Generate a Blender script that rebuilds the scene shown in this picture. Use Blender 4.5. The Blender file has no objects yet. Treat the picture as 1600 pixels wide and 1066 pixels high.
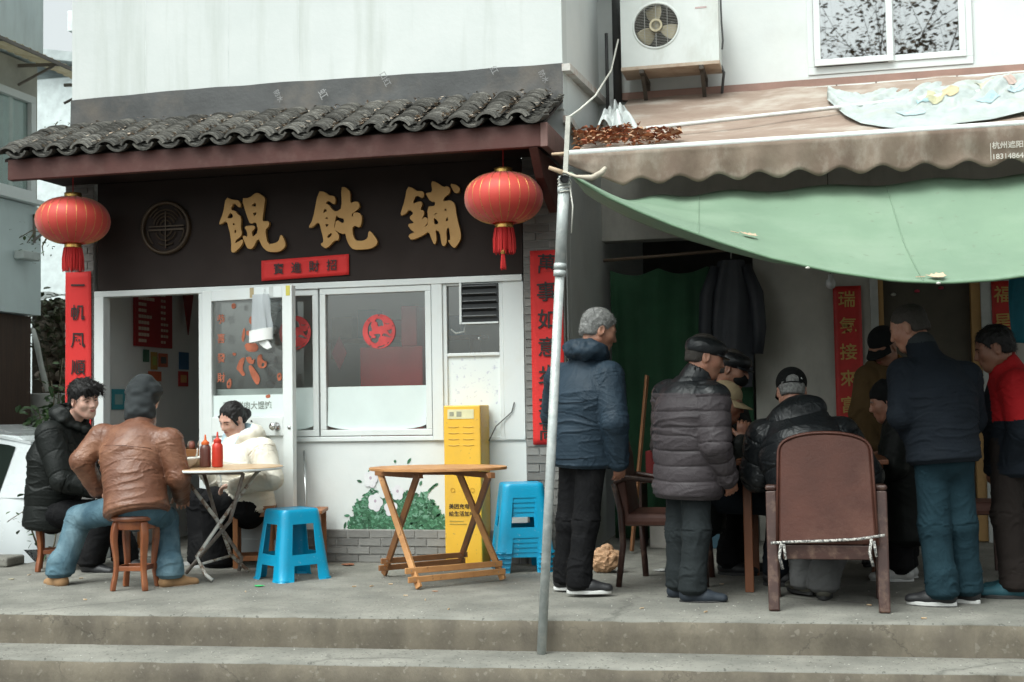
import bpy, bmesh, math, random
import numpy as np
from mathutils import Vector, Matrix, noise as mnoise

random.seed(7)
rng = np.random.default_rng(11)
SC = bpy.context.scene
COL = SC.collection
R = math.radians

# ------------------------------------------------------------------ camera
F_PX, YAW, PITCH, ROLL, DIST, EYE = 2000.0, R(13.3), R(2.92), R(-0.95), 9.06, 1.10
CAM = np.array([DIST*math.sin(YAW), -DIST*math.cos(YAW), EYE])
_f = np.array([-math.sin(YAW), math.cos(YAW), 0.0]); _r = np.array([math.cos(YAW), math.sin(YAW), 0.0]); _u = np.array([0, 0, 1.0])
FWD = _f*math.cos(PITCH)+_u*math.sin(PITCH); _u2 = _u*math.cos(PITCH)-_f*math.sin(PITCH)
RGT = _r*math.cos(ROLL)+_u2*math.sin(ROLL); UPV = _u2*math.cos(ROLL)-_r*math.sin(ROLL)
cd = bpy.data.cameras.new('camera'); cam = bpy.data.objects.new('camera', cd); COL.objects.link(cam)
cd.sensor_width = 36.0; cd.lens = 36.0*F_PX/1600.0; cd.clip_start = 0.1; cd.clip_end = 2000
cam.matrix_world = Matrix(((RGT[0], UPV[0], -FWD[0], CAM[0]), (RGT[1], UPV[1], -FWD[1], CAM[1]), (RGT[2], UPV[2], -FWD[2], CAM[2]), (0, 0, 0, 1)))
SC.camera = cam
cd.dof.use_dof = True; cd.dof.focus_distance = 7.6; cd.dof.aperture_fstop = 4.5

# ------------------------------------------------------------------ sky, sun, exposure
SUN_EL, SUN_AZ = R(58), R(205)          # soft light from high behind the camera
w = bpy.data.worlds.new('World'); SC.world = w; w.use_nodes = True
nt = w.node_tree; nt.nodes.clear()
wo = nt.nodes.new('ShaderNodeOutputWorld'); bg = nt.nodes.new('ShaderNodeBackground'); sky = nt.nodes.new('ShaderNodeTexSky')
sky.sky_type = 'NISHITA'; sky.sun_disc = False; sky.sun_elevation = SUN_EL; sky.sun_rotation = SUN_AZ
sky.air_density = 1.0; sky.dust_density = 6.0; sky.ozone_density = 1.2
hs = nt.nodes.new('ShaderNodeHueSaturation'); hs.inputs['Saturation'].default_value = 0.10
nt.links.new(sky.outputs[0], hs.inputs['Color']); nt.links.new(hs.outputs[0], bg.inputs[0]); bg.inputs[1].default_value = 0.15
nt.links.new(bg.outputs[0], wo.inputs[0])
sd = bpy.data.lights.new('sun', 'SUN'); sun = bpy.data.objects.new('sun', sd); COL.objects.link(sun)
sd.energy = 0.7; sd.angle = R(45); sd.color = (1.0, 0.97, 0.92)
# the sun stands towards -Y (behind the camera), a little to the left
sdir = Vector((math.sin(SUN_AZ)*math.cos(SUN_EL), math.cos(SUN_AZ)*math.cos(SUN_EL), math.sin(SUN_EL)))
sun.rotation_euler = sdir.to_track_quat('Z', 'Y').to_euler()
SC.view_settings.view_transform = 'Standard'; SC.view_settings.look = 'None'; SC.view_settings.gamma = 1.0
SC.view_settings.use_curve_mapping = False; SC.view_settings.exposure = 0.88
SC.view_settings.use_white_balance = True; SC.view_settings.white_balance_temperature = 6320; SC.view_settings.white_balance_tint = 2.0
SC.render.engine = 'CYCLES'
SC.cycles.use_denoising = True; SC.cycles.max_bounces = 8; SC.cycles.diffuse_bounces = 6; SC.cycles.glossy_bounces = 3
SC.cycles.transparent_max_bounces = 12; SC.cycles.transmission_bounces = 3; SC.cycles.caustics_reflective = False; SC.cycles.caustics_refractive = False

# ------------------------------------------------------------------ helpers
def ray(px, py): return FWD*F_PX+RGT*(px-800)-UPV*(py-533)
def oY(px, py, Y=0.0): d = ray(px, py); return Vector(CAM+d*(Y-CAM[1])/d[1])
def oX(px, py, X): d = ray(px, py); return Vector(CAM+d*(X-CAM[0])/d[0])
def oZ(px, py, Z=0.0): d = ray(px, py); return Vector(CAM+d*(Z-CAM[2])/d[2])
def oP(px, py, p0, n):
    d = ray(px, py); n = np.array(n); return Vector(CAM+d*(((np.array(p0)-CAM)@n)/(d@n)))

def lin(h):
    h = h.lstrip('#'); c = [int(h[i:i+2], 16)/255 for i in (0, 2, 4)]
    return tuple(x/12.92 if x <= .04045 else ((x+.055)/1.055)**2.4 for x in c)

MATS = {}
def mat(name, color, rough=0.6, var=0.25, vscale=6.0, bump=0.15, bscale=80.0, metal=0.0, color2=None, vmap=(1, 1, 1), sheen=0.0,
        coat=0.0, spec=0.5, stain=None, sscale=3.0, smap=(1, 1, 1), samt=0.6, sss=0.0, ramp=(.35, .7), rvar=0.12, transl=0.0, crease=0.0, cscale=9.0, cmap=(1, 1, 1), crack=None, speck=None, orand=0.0):
    """principled material: two noises for colour, one for stains, one for fine relief"""
    if name in MATS: return MATS[name]
    m = bpy.data.materials.new(name); m.use_nodes = True; t = m.node_tree; N = t.nodes; L = t.links
    b = N['Principled BSDF']; out = N['Material Output']
    tc = N.new('ShaderNodeTexCoord')
    def nz(scale, mp, detail=5, rgh=.6):
        k = N.new('ShaderNodeMapping'); k.inputs['Scale'].default_value = mp; L.new(tc.outputs['Object'], k.inputs[0])
        n = N.new('ShaderNodeTexNoise'); n.inputs['Scale'].default_value = scale; n.inputs['Detail'].default_value = detail
        n.inputs['Roughness'].default_value = rgh; L.new(k.outputs[0], n.inputs['Vector']); return n
    c = tuple(color[:3]); c2 = color2 if color2 else tuple(x*(1-var) for x in c)
    n1 = nz(vscale, vmap); rp = N.new('ShaderNodeValToRGB')
    rp.color_ramp.elements[0].position = ramp[0]; rp.color_ramp.elements[1].position = ramp[1]
    rp.color_ramp.elements[0].color = (*c2, 1); rp.color_ramp.elements[1].color = (*c, 1)
    L.new(n1.outputs[0], rp.inputs[0]); col = rp.outputs[0]
    if stain:
        n2 = nz(sscale, smap, 6, .65); r2 = N.new('ShaderNodeValToRGB')
        r2.color_ramp.elements[0].position = .5; r2.color_ramp.elements[1].position = .72
        r2.color_ramp.elements[0].color = (0, 0, 0, 1); r2.color_ramp.elements[1].color = (samt,)*3+(1,)
        L.new(n2.outputs[0], r2.inputs[0]); mx = N.new('ShaderNodeMix'); mx.data_type = 'RGBA'
        L.new(r2.outputs[0], mx.inputs[0]); L.new(col, mx.inputs[6]); mx.inputs[7].default_value = (*stain[:3], 1); col = mx.outputs[2]
    if orand:
        oi = N.new('ShaderNodeObjectInfo'); mr0 = N.new('ShaderNodeMapRange'); mr0.inputs['To Min'].default_value = 1-orand; mr0.inputs['To Max'].default_value = 1+orand; L.new(oi.outputs['Random'], mr0.inputs[0])
        vs0 = N.new('ShaderNodeVectorMath'); vs0.operation = 'SCALE'; L.new(col, vs0.inputs[0]); L.new(mr0.outputs[0], vs0.inputs['Scale']); col = vs0.outputs[0]
    def over(fac, colr, base):
        mx = N.new('ShaderNodeMix'); mx.data_type = 'RGBA'; L.new(fac, mx.inputs[0]); L.new(base, mx.inputs[6]); mx.inputs[7].default_value = (*colr, 1); return mx.outputs[2]
    if speck:                                   # speck = (scale, threshold, colour, amount)
        n6 = nz(speck[0], (1, 1, 1), 2, .5); r6 = N.new('ShaderNodeValToRGB'); r6.color_ramp.elements[0].position = speck[1]; r6.color_ramp.elements[1].position = speck[1]+.05
        r6.color_ramp.elements[0].color = (0, 0, 0, 1); r6.color_ramp.elements[1].color = (speck[3],)*3+(1,); L.new(n6.outputs[0], r6.inputs[0]); col = over(r6.outputs[0], speck[2], col)
    if crack:                                   # crack = (scale, width, colour)
        n7 = nz(crack[0]*2.5, (1, 1, 1), 5, .7); va = N.new('ShaderNodeVectorMath'); va.operation = 'MULTIPLY_ADD'; va.inputs[1].default_value = (.35,)*3; L.new(n7.outputs[1], va.inputs[0]); L.new(tc.outputs['Object'], va.inputs[2])
        vo_ = N.new('ShaderNodeTexVoronoi'); vo_.feature = 'DISTANCE_TO_EDGE'; vo_.inputs['Scale'].default_value = crack[0]; L.new(va.outputs[0], vo_.inputs['Vector'])
        r7 = N.new('ShaderNodeValToRGB'); r7.color_ramp.elements[0].position = 0; r7.color_ramp.elements[1].position = crack[1]; r7.color_ramp.elements[0].color = (.5,)*3+(1,); r7.color_ramp.elements[1].color = (0, 0, 0, 1)
        L.new(vo_.outputs['Distance'], r7.inputs[0]); n8 = nz(1.3, (1, 1, 1), 2); r8 = N.new('ShaderNodeValToRGB'); r8.color_ramp.elements[0].position = .48; r8.color_ramp.elements[1].position = .56; L.new(n8.outputs[0], r8.inputs[0])
        mm_ = N.new('ShaderNodeMath'); mm_.operation = 'MULTIPLY'; L.new(r7.outputs[0], mm_.inputs[0]); L.new(r8.outputs[0], mm_.inputs[1]); col = over(mm_.outputs[0], crack[2], col)
    L.new(col, b.inputs['Base Color'])
    b.inputs['Metallic'].default_value = metal; b.inputs['Specular IOR Level'].default_value = spec
    if rvar:
        mr = N.new('ShaderNodeMapRange'); mr.inputs['To Min'].default_value = max(.02, rough-rvar); mr.inputs['To Max'].default_value = min(1, rough+rvar)
        n4 = nz(vscale*2.3, vmap, 4); L.new(n4.outputs[0], mr.inputs[0]); L.new(mr.outputs[0], b.inputs['Roughness'])
    else: b.inputs['Roughness'].default_value = rough
    if sheen: b.inputs['Sheen Weight'].default_value = sheen; b.inputs['Sheen Roughness'].default_value = .5
    if coat: b.inputs['Coat Weight'].default_value = coat; b.inputs['Coat Roughness'].default_value = .15
    if sss: b.inputs['Subsurface Weight'].default_value = sss; b.inputs['Subsurface Radius'].default_value = (.012, .005, .003)
    if bump:
        n3 = nz(bscale, vmap, 3); bp = N.new('ShaderNodeBump'); bp.inputs['Strength'].default_value = bump; bp.inputs['Distance'].default_value = .01
        L.new(n3.outputs[0], bp.inputs['Height']); L.new(bp.outputs[0], b.inputs['Normal'])
        if crease:
            n5 = nz(cscale, cmap, 3, .5); n5.inputs['Distortion'].default_value = 1.2
            m1 = N.new('ShaderNodeMath'); m1.operation = 'SUBTRACT'; m1.inputs[1].default_value = .5; L.new(n5.outputs[0], m1.inputs[0])
            m2 = N.new('ShaderNodeMath'); m2.operation = 'ABSOLUTE'; L.new(m1.outputs[0], m2.inputs[0])
            m3 = N.new('ShaderNodeMath'); m3.operation = 'POWER'; m3.inputs[1].default_value = .6; L.new(m2.outputs[0], m3.inputs[0])
            b5 = N.new('ShaderNodeBump'); b5.inputs['Strength'].default_value = crease; b5.inputs['Distance'].default_value = .03; b5.invert = True
            L.new(m3.outputs[0], b5.inputs['Height']); L.new(b5.outputs[0], bp.inputs['Normal'])
    if transl:
        tr = N.new('ShaderNodeBsdfTranslucent'); L.new(col, tr.inputs[0]); ms = N.new('ShaderNodeMixShader'); ms.inputs[0].default_value = transl
        L.new(b.outputs[0], ms.inputs[1]); L.new(tr.outputs[0], ms.inputs[2]); L.new(ms.outputs[0], out.inputs[0])
    MATS[name] = m; return m

def glass_mat(name, tint=(.9, .95, .93), refl=1.0, haze=0.0):
    if name in MATS: return MATS[name]
    m = bpy.data.materials.new(name); m.use_nodes = True; t = m.node_tree; N = t.nodes; L = t.links
    N.remove(N['Principled BSDF']); out = N['Material Output']
    tr = N.new('ShaderNodeBsdfTransparent'); tr.inputs[0].default_value = (*tint, 1)
    gl = N.new('ShaderNodeBsdfGlossy'); gl.inputs['Roughness'].default_value = .015; gl.inputs[0].default_value = (.95, .97, .97, 1)
    fr = N.new('ShaderNodeLayerWeight'); fr.inputs[0].default_value = .5
    pw = N.new('ShaderNodeMath'); pw.operation = 'POWER'; pw.inputs[1].default_value = 4.0; L.new(fr.outputs['Facing'], pw.inputs[0])
    ma = N.new('ShaderNodeMath'); ma.operation = 'MULTIPLY_ADD'; ma.inputs[1].default_value = .9; ma.inputs[2].default_value = .05; L.new(pw.outputs[0], ma.inputs[0])
    mu = N.new('ShaderNodeMath'); mu.operation = 'MULTIPLY'; mu.inputs[1].default_value = refl; mu.use_clamp = True
    L.new(ma.outputs[0], mu.inputs[0]); mx = N.new('ShaderNodeMixShader'); L.new(mu.outputs[0], mx.inputs[0]); L.new(tr.outputs[0], mx.inputs[1]); L.new(gl.outputs[0], mx.inputs[2])
    last = mx.outputs[0]
    if haze:
        df = N.new('ShaderNodeBsdfDiffuse'); df.inputs[0].default_value = (.6, .62, .6, 1)
        tc = N.new('ShaderNodeTexCoord'); n = N.new('ShaderNodeTexNoise'); n.inputs['Scale'].default_value = 3; L.new(tc.outputs['Object'], n.inputs['Vector'])
        mr = N.new('ShaderNodeMapRange'); mr.inputs['To Min'].default_value = haze*.4; mr.inputs['To Max'].default_value = haze*1.6; L.new(n.outputs[0], mr.inputs[0])
        m2 = N.new('ShaderNodeMixShader'); L.new(mr.outputs[0], m2.inputs[0]); L.new(last, m2.inputs[1]); L.new(df.outputs[0], m2.inputs[2]); last = m2.outputs[0]
    L.new(last, out.inputs[0]); MATS[name] = m; return m

def tag(o, label=None, cat=None, group=None, kind=None):
    if label: o['label'] = label
    if cat: o['category'] = cat
    if group: o['group'] = group
    if kind: o['kind'] = kind
    return o

def empty(name, loc, rz=0.0, label=None, cat=None, group=None):
    o = bpy.data.objects.new(name, None); COL.objects.link(o); o.location = loc; o.rotation_euler = (0, 0, rz); o.empty_display_size = .1
    return tag(o, label, cat, group)

def link_mesh(name, me, m=None, parent=None, smooth=False, world=True, bevel=0.0, angle=None):
    if m is not None and not me.materials: me.materials.append(m)
    if smooth: me.polygons.foreach_set('use_smooth', np.ones(len(me.polygons), bool))
    o = bpy.data.objects.new(name, me); COL.objects.link(o)
    if parent is not None:
        o.parent = parent
        if world:
            off = Vector((0, 0, 0)); p = parent; rotz = 0.0
            while p is not None: off += p.location; p = p.parent
            o.location = -off
    if bevel:
        b = o.modifiers.new('bevel', 'BEVEL'); b.width = bevel; b.segments = 2; b.limit_method = 'ANGLE'; b.angle_limit = R(35)
        b.harden_normals = False
    return o

class MB:
    """collects shapes, then links them as one mesh"""
    def __init__(s, T=None): s.v = []; s.f = []; s.T = T
    def add(s, vs, fs):
        n = len(s.v)
        if s.T is not None: vs = [s.T @ Vector(v) for v in vs]
        s.v.extend([tuple(v) for v in vs]); s.f.extend([tuple(i+n for i in f) for f in fs]); return s
    def box(s, x0, x1, y0, y1, z0, z1):
        return s.add([(x0, y0, z0), (x1, y0, z0), (x1, y1, z0), (x0, y1, z0), (x0, y0, z1), (x1, y0, z1), (x1, y1, z1), (x0, y1, z1)],
                     [(0, 3, 2, 1), (4, 5, 6, 7), (0, 1, 5, 4), (1, 2, 6, 5), (2, 3, 7, 6), (3, 0, 4, 7)])
    def bar(s, a, b, wx, wy, up=(0, 0, 1)):
        """rectangular bar from a to b; wx across, wy along up"""
        a = Vector(a); b = Vector(b); d = (b-a).normalized(); u = Vector(up); x = d.cross(u)
        if x.length < 1e-4: x = d.cross(Vector((1, 0, 0)))
        x.normalize(); u = x.cross(d).normalized(); vs = []
        for p in (a, b):
            for sx, sy in ((-1, -1), (1, -1), (1, 1), (-1, 1)): vs.append(p+x*sx*wx/2+u*sy*wy/2)
        return s.add(vs, [(0, 3, 2, 1), (4, 5, 6, 7), (0, 1, 5, 4), (1, 2, 6, 5), (2, 3, 7, 6), (3, 0, 4, 7)])
    def tube(s, pts, r, seg=10, cap=True, flat=1.0):
        pts = [Vector(p) for p in pts]; n = len(pts); rs = r if isinstance(r, (list, tuple)) else [r]*n
        vs = []; fs = []; prev = None
        for i, p in enumerate(pts):
            d = (pts[min(i+1, n-1)]-pts[max(i-1, 0)]).normalized()
            if prev is None:
                x = d.cross(Vector((0, 0, 1)))
                if x.length < .05: x = d.cross(Vector((0, 1, 0)))
            else: x = prev-d*prev.dot(d)
            x.normalize(); y = d.cross(x); prev = x
            for k in range(seg):
                a = 2*math.pi*k/seg; vs.append(p+x*math.cos(a)*rs[i]+y*math.sin(a)*rs[i]*flat)
        for i in range(n-1):
            for k in range(seg):
                k2 = (k+1) % seg; fs.append((i*seg+k, i*seg+k2, (i+1)*seg+k2, (i+1)*seg+k))
        if cap: fs.append(tuple(range(seg))[::-1]); fs.append(tuple((n-1)*seg+k for k in range(seg)))
        return s.add(vs, fs)
    def lathe(s, prof, c=(0, 0, 0), seg=28, cap=True):
        vs = []; fs = []; n = len(prof)
        for r, z in prof:
            for k in range(seg):
                a = 2*math.pi*k/seg; vs.append((c[0]+r*math.cos(a), c[1]+r*math.sin(a), c[2]+z))
        for i in range(n-1):
            for k in range(seg):
                k2 = (k+1) % seg; fs.append((i*seg+k, i*seg+k2, (i+1)*seg+k2, (i+1)*seg+k))
        if cap: fs.append(tuple(range(seg))[::-1]); fs.append(tuple((n-1)*seg+k for k in range(seg)))
        return s.add(vs, fs)
    def grid(s, fn, nu, nv):
        vs = [fn(i/nu, j/nv) for j in range(nv+1) for i in range(nu+1)]
        fs = [(j*(nu+1)+i, j*(nu+1)+i+1, (j+1)*(nu+1)+i+1, (j+1)*(nu+1)+i) for j in range(nv) for i in range(nu)]
        return s.add(vs, fs)
    def prism(s, poly, fn, d0, d1):
        """convex-ish polygon (u,v) extruded between depths d0,d1, fn(u,v,d)->xyz"""
        n = len(poly); vs = [fn(u, v, d0) for u, v in poly]+[fn(u, v, d1) for u, v in poly]
        fs = [tuple(range(n)), tuple(range(2*n-1, n-1, -1))]+[(i, i+n, (i+1) % n+n, (i+1) % n) for i in range(n)]
        return s.add(vs, fs)
    def mesh(s, name):
        me = bpy.data.meshes.new(name); me.from_pydata(s.v, [], s.f); me.update()
        bm = bmesh.new(); bm.from_mesh(me); bmesh.ops.recalc_face_normals(bm, faces=bm.faces); bm.to_mesh(me); bm.free(); return me
    def build(s, name, m, parent=None, smooth=False, world=True, bevel=0.0, solid=0.0, autos=False):
        o = link_mesh(name, s.mesh(name), m, parent, smooth, world, bevel)
        if solid:
            k = o.modifiers.new('solid', 'SOLIDIFY'); k.thickness = solid; k.offset = 0
        if autos:
            o.data.polygons.foreach_set('use_smooth', np.ones(len(o.data.polygons), bool)); o.data.set_sharp_from_angle(angle=R(autos if autos is not True else 40))
        return o

def copy_tree(o, parent=None):
    c = o.copy(); COL.objects.link(c); c.parent = parent
    for ch in o.children: copy_tree(ch, c)
    return c

def curve_mesh(polys, extrude, name='shape', bevel=0.0):
    """filled flat outlines with holes, extruded; lies in XY"""
    c = bpy.data.curves.new(name, 'CURVE'); c.dimensions = '2D'; c.fill_mode = 'BOTH'; c.extrude = extrude; c.bevel_depth = bevel
    for p in polys:
        s = c.splines.new('POLY'); s.points.add(len(p)-1)
        for i, (x, y) in enumerate(p): s.points[i].co = (x, y, 0, 1)
        s.use_cyclic_u = True
    o = bpy.data.objects.new(name, c); COL.objects.link(o); bpy.context.view_layer.update()
    me = bpy.data.meshes.new_from_object(o.evaluated_get(bpy.context.evaluated_depsgraph_get())); bpy.data.objects.remove(o); bpy.data.curves.remove(c)
    me.materials.clear(); return me

def text_mesh(body, size, extrude=0.0, offset=0.0, align='CENTER', shear=0.0):
    c = bpy.data.curves.new('text', 'FONT'); c.body = body; c.size = size; c.extrude = extrude; c.offset = offset; c.align_x = align; c.shear = shear
    c.resolution_u = 4
    o = bpy.data.objects.new('text', c); COL.objects.link(o); bpy.context.view_layer.update()
    me = bpy.data.meshes.new_from_object(o.evaluated_get(bpy.context.evaluated_depsgraph_get())); bpy.data.objects.remove(o); bpy.data.curves.remove(c)
    me.materials.clear(); return me

def stand(me, loc, rz=0.0):
    """turn a mesh lying in XY upright, facing -Y, and put it at loc"""
    me.transform(Matrix.Translation(loc) @ Matrix.Rotation(rz, 4, 'Z') @ Matrix.Rotation(R(90), 4, 'X')); return me

def smooth_poly(p, it=2):
    for _ in range(it):
        q = []
        for i in range(len(p)):
            a = p[i]; b = p[(i+1) % len(p)]
            q.append((a[0]*.78+b[0]*.22, a[1]*.78+b[1]*.22)); q.append((a[0]*.22+b[0]*.78, a[1]*.22+b[1]*.78))
        p = q
    return p

def nz3(p, s=1.0): return mnoise.noise(Vector(p)*s)
# ------------------------------------------------------------------ materials of the setting
M_wall = mat('white_plaster', (.63, .65, .635), .75, color2=(.55, .58, .565), vscale=1.2, bump=.12, bscale=25, stain=(.42, .45, .41), sscale=3.4, smap=(1.6, 1.6, .13), samt=.55)
M_wall2 = mat('white_plaster_clean', (.69, .71, .69), .75, color2=(.62, .65, .64), vscale=1.5, bump=.1, bscale=25, stain=(.5, .5, .47), sscale=1.8, samt=.35)
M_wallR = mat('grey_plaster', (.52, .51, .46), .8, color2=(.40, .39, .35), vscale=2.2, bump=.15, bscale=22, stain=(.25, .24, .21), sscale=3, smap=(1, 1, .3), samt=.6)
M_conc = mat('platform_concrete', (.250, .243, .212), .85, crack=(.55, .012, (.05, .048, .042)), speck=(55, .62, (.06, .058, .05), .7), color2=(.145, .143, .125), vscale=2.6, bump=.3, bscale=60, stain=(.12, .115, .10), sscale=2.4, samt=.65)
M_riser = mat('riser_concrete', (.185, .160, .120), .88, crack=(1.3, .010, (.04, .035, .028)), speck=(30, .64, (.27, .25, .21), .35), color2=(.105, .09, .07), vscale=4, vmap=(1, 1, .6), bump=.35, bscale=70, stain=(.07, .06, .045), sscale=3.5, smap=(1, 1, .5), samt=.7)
M_street = mat('asphalt', (.11, .11, .105), .9, vscale=3, bump=.4, bscale=150)
M_tile = mat('grey_roof_tile', (.105, .10, .09), .9, color2=(.035, .035, .032), vscale=16, bump=.5, bscale=110, stain=(.20, .19, .165), sscale=11, samt=.7, spec=.2, orand=.4)
M_redwood = mat('red_brown_beam', (.092, .034, .028), .55, color2=(.07, .026, .021), spec=.3, vscale=5, vmap=(.3, 1, 1), bump=.1, bscale=60, stain=(.2, .13, .11), sscale=6, samt=.25)
M_dark = mat('dark_brown_board', (.028, .019, .016), .7, spec=.25, var=.25, vscale=2, bump=.05, bscale=50)
M_flash = mat('bitumen_felt', (.070, .072, .072), .6, color2=(.045, .046, .046), vscale=3, bump=.25, bscale=30, stain=(.16, .13, .10), sscale=2.5, samt=.5)
M_alu = mat('white_aluminium', (.70, .735, .725), .35, var=.06, vscale=3, bump=.02, stain=(.55, .55, .5), sscale=6, samt=.3)
M_brick = mat('grey_brick', (.24, .235, .22), .85, color2=(.17, .165, .155), vscale=8, bump=.3, bscale=90, orand=.22)
M_mortar = mat('mortar', (.34, .33, .31), .9, bump=.3, bscale=90)
M_glass = glass_mat('window_glass', (.93, .94, .93), 1.9, .02)
M_glass2 = glass_mat('upstairs_glass', (.25, .27, .27), 9.0, 0)
M_room = mat('room_wall', (.82, .82, .78), .8, var=.12, vscale=2, bump=.05)
M_film = mat('frosted_film', (.66, .74, .72), .5, var=.06, vscale=4, bump=.05)
M_bark = mat('bark', (.16, .13, .10), .9, var=.4, vscale=12, bump=.5, bscale=40)
M_brown_can = mat('faded_brown_canvas', (.33, .26, .21), .85, color2=(.225, .16, .122), vscale=2.2, bump=.2, bscale=50, stain=(.46, .43, .38), sscale=2.2, samt=.7, crease=.3, cscale=2.5)

# ------------------------------------------------------------------ ground
def edge1(x): return -2.315+.0654*x
def edge2(x): return -2.69+.0747*x
XL, XR = -14.0, 9.0
b = MB(); b.box(-150, 150, -150, 60, -.60, -.34); tag(b.build('street', M_street), kind='structure')
def slab(name, e, z0, z1, m_top, m_side, back=None, n=90):
    """paving slab whose front edge is slightly worn and chipped"""
    me = MB(); rows = []
    xs = [XL+(XR-XL)*i/n/1.0 for i in range(n*4//4+1)]
    xs = np.linspace(XL, XR, 460)
    prof = lambda x, k: nz3((x*3.1, k*5.0, .3))*.009+nz3((x*11, k, 4.3))*.007+max(0, nz3((x*23, k*.6, 8.3))-.25)*.03
    vs = []; L = 6
    for x in xs:
        e0 = e(x); c = .012+.010*max(0, nz3((x*4, 2, z1)))
        vs += [(x, back(x), z1), (x, e0+.35, z1), (x, e0+c+prof(x, 1), z1-.001), (x, e0+prof(x, 2), z1-c), (x, e0+.004+prof(x, 3), (z0+z1)/2), (x, e0+.008+prof(x, 5), z0)]
    fs = []
    for i in range(len(xs)-1):
        for k in range(L-1): fs.append((i*L+k, i*L+k+1, (i+1)*L+k+1, (i+1)*L+k))
    mesh = bpy.data.meshes.new(name); mesh.from_pydata(vs, [], fs); mesh.materials.append(m_top); mesh.materials.append(m_side)
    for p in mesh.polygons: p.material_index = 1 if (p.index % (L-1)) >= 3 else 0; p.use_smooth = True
    mesh.update(); o = bpy.data.objects.new(name, mesh); COL.objects.link(o); return tag(o, kind='structure')
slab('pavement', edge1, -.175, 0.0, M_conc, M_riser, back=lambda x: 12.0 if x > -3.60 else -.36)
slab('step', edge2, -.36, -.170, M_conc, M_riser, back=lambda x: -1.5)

# ------------------------------------------------------------------ wonton shop: building
SX0, SX1 = -3.49, .40
shop = empty('shop_building', (-1.55, .8, 0), 0, 'white two storey shop house with tiled eave above the glazed wonton shop front', 'building')
b = MB(); b.box(SX0, SX1, 0, .18, 3.20, 7.5); b.build('upper_wall', M_wall, shop)
b = MB(); b.box(SX1-.18, SX1, .18, 4.6, 0, 7.5); b.box(SX1-.18, SX1-.001, .045, .18, 0, 3.199); b.build('side_wall', M_wall2, shop)
b = MB(); b.box(SX0, SX0+.16, .18, 4.0, -.4, 7.5); b.build('side_wall', M_wall2, shop)
b = MB(); b.box(SX0+.16, SX1-.18, 3.3, 3.45, 2.35, 7.5); b.box(SX0+.16, SX1-.18, 3.3, 3.45, 0, .8); b.box(SX0+.16, -.80, 3.3, 3.45, .8, 2.35); b.box(-.02, SX1-.18, 3.3, 3.45, .8, 2.35); b.build('back_wall', M_room, shop)  # opening in this wall is added, out of view, to daylight the room
b = MB(); b.box(SX0+.16, SX1-.18, .18, 3.3, 2.55, 2.65); b.build('ceiling', M_room, shop)
b = MB(); b.box(SX0+.16, SX1-.18, .05, 3.3, 0, .012); b.build('shop_floor', M_conc, shop)
b = MB(); b.box(SX0-.12, SX1+.10, -.10, .2, 4.68, 4.80); b.box(SX0-.16, SX1+.14, -.14, .2, 4.80, 4.88); b.build('cornice', mat('stained_cornice', (.42, .40, .36), .8, bump=.2), shop)
# plaster joint lines on the upper wall: thin raised seams
sm = mat('plaster_seam', (.70, .735, .72), .8, bump=.1)
for x in (-2.86, -2.17, -1.6): b = MB(); b.box(x, x+.004, -.0015, 0, 3.54, 4.68); b.build('wall_joint', sm, shop)
# side wall mouldings over the awning corner
for (y0, z0, y1, z1) in ((-.02, 3.49, 1.7, 3.62), (-.02, 3.12, 1.2, 3.02)):
    b = MB(); b.bar((SX1+.03, y0, z0), (SX1+.03, y1, z1), .06, .05); b.build('flashing_strip', mat('rusty_white_sheet', (.62, .60, .56), .6, stain=(.35, .16, .08), sscale=9, samt=.8), shop)
# bitumen felt flashing
fl = MB()
fl.grid(lambda u, v: (SX0-.005+(SX1-SX0+.01)*u, -.012-.012*(1-v)**2-.006*nz3((u*9, v*2, 1)), 3.24+(3.535-3.24+.012*math.sin(u*5))*v+.008*nz3((u*12, 3, v))), 60, 6)
flash = fl.build('felt_flashing', M_flash, shop, smooth=True)
for (px, py, s, body) in ((500, 150, .075, '虹'), (598, 126, .06, '口红'), (768, 112, .06, '红'), (432, 152, .05, '防水'), (846, 122, .05, '防水')):
    p = oY(px, py, -.045); me = text_mesh(body, s); me.transform(Matrix.Rotation(R(-62), 4, 'Z')); stand(me, p)
    link_mesh('felt_print', me, mat('felt_print', (.30, .30, .30), .7), flash)
# shop-front frame (white aluminium), brick piers, plinth
b = MB()
b.box(-3.27, .09, -.05, .05, 1.985, 2.03); b.box(-3.27, -3.19, -.05, .05, 0, 1.985); b.build('frame', M_alu, shop, bevel=.004)
b = MB(); b.box(-2.40, -2.33, -.045, .055, 0, 1.985); b.build('door_post', M_alu, shop, bevel=.004)
b = MB(); b.box(-2.33, .095, -.02, .10, .22, .865); b.build('window_wall', M_wall2, shop)
b = MB(); b.box(-2.33, .095, -.032, -.018, .862, .874); b.build('ledge_joint', sm, shop)
b = MB(); b.box(-.055, .095, -.035, .09, .866, 1.985); b.build('post_panel', M_alu, shop, bevel=.004)
b = MB(); b.box(-.58, -.50, -.045, .05, .866, 1.985); b.build('mullion', M_alu, shop, bevel=.004)
b = MB(); b.box(-2.33, -.58, -.04, .045, .866, .90); b.build('sill', M_alu, shop, bevel=.004)
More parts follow.
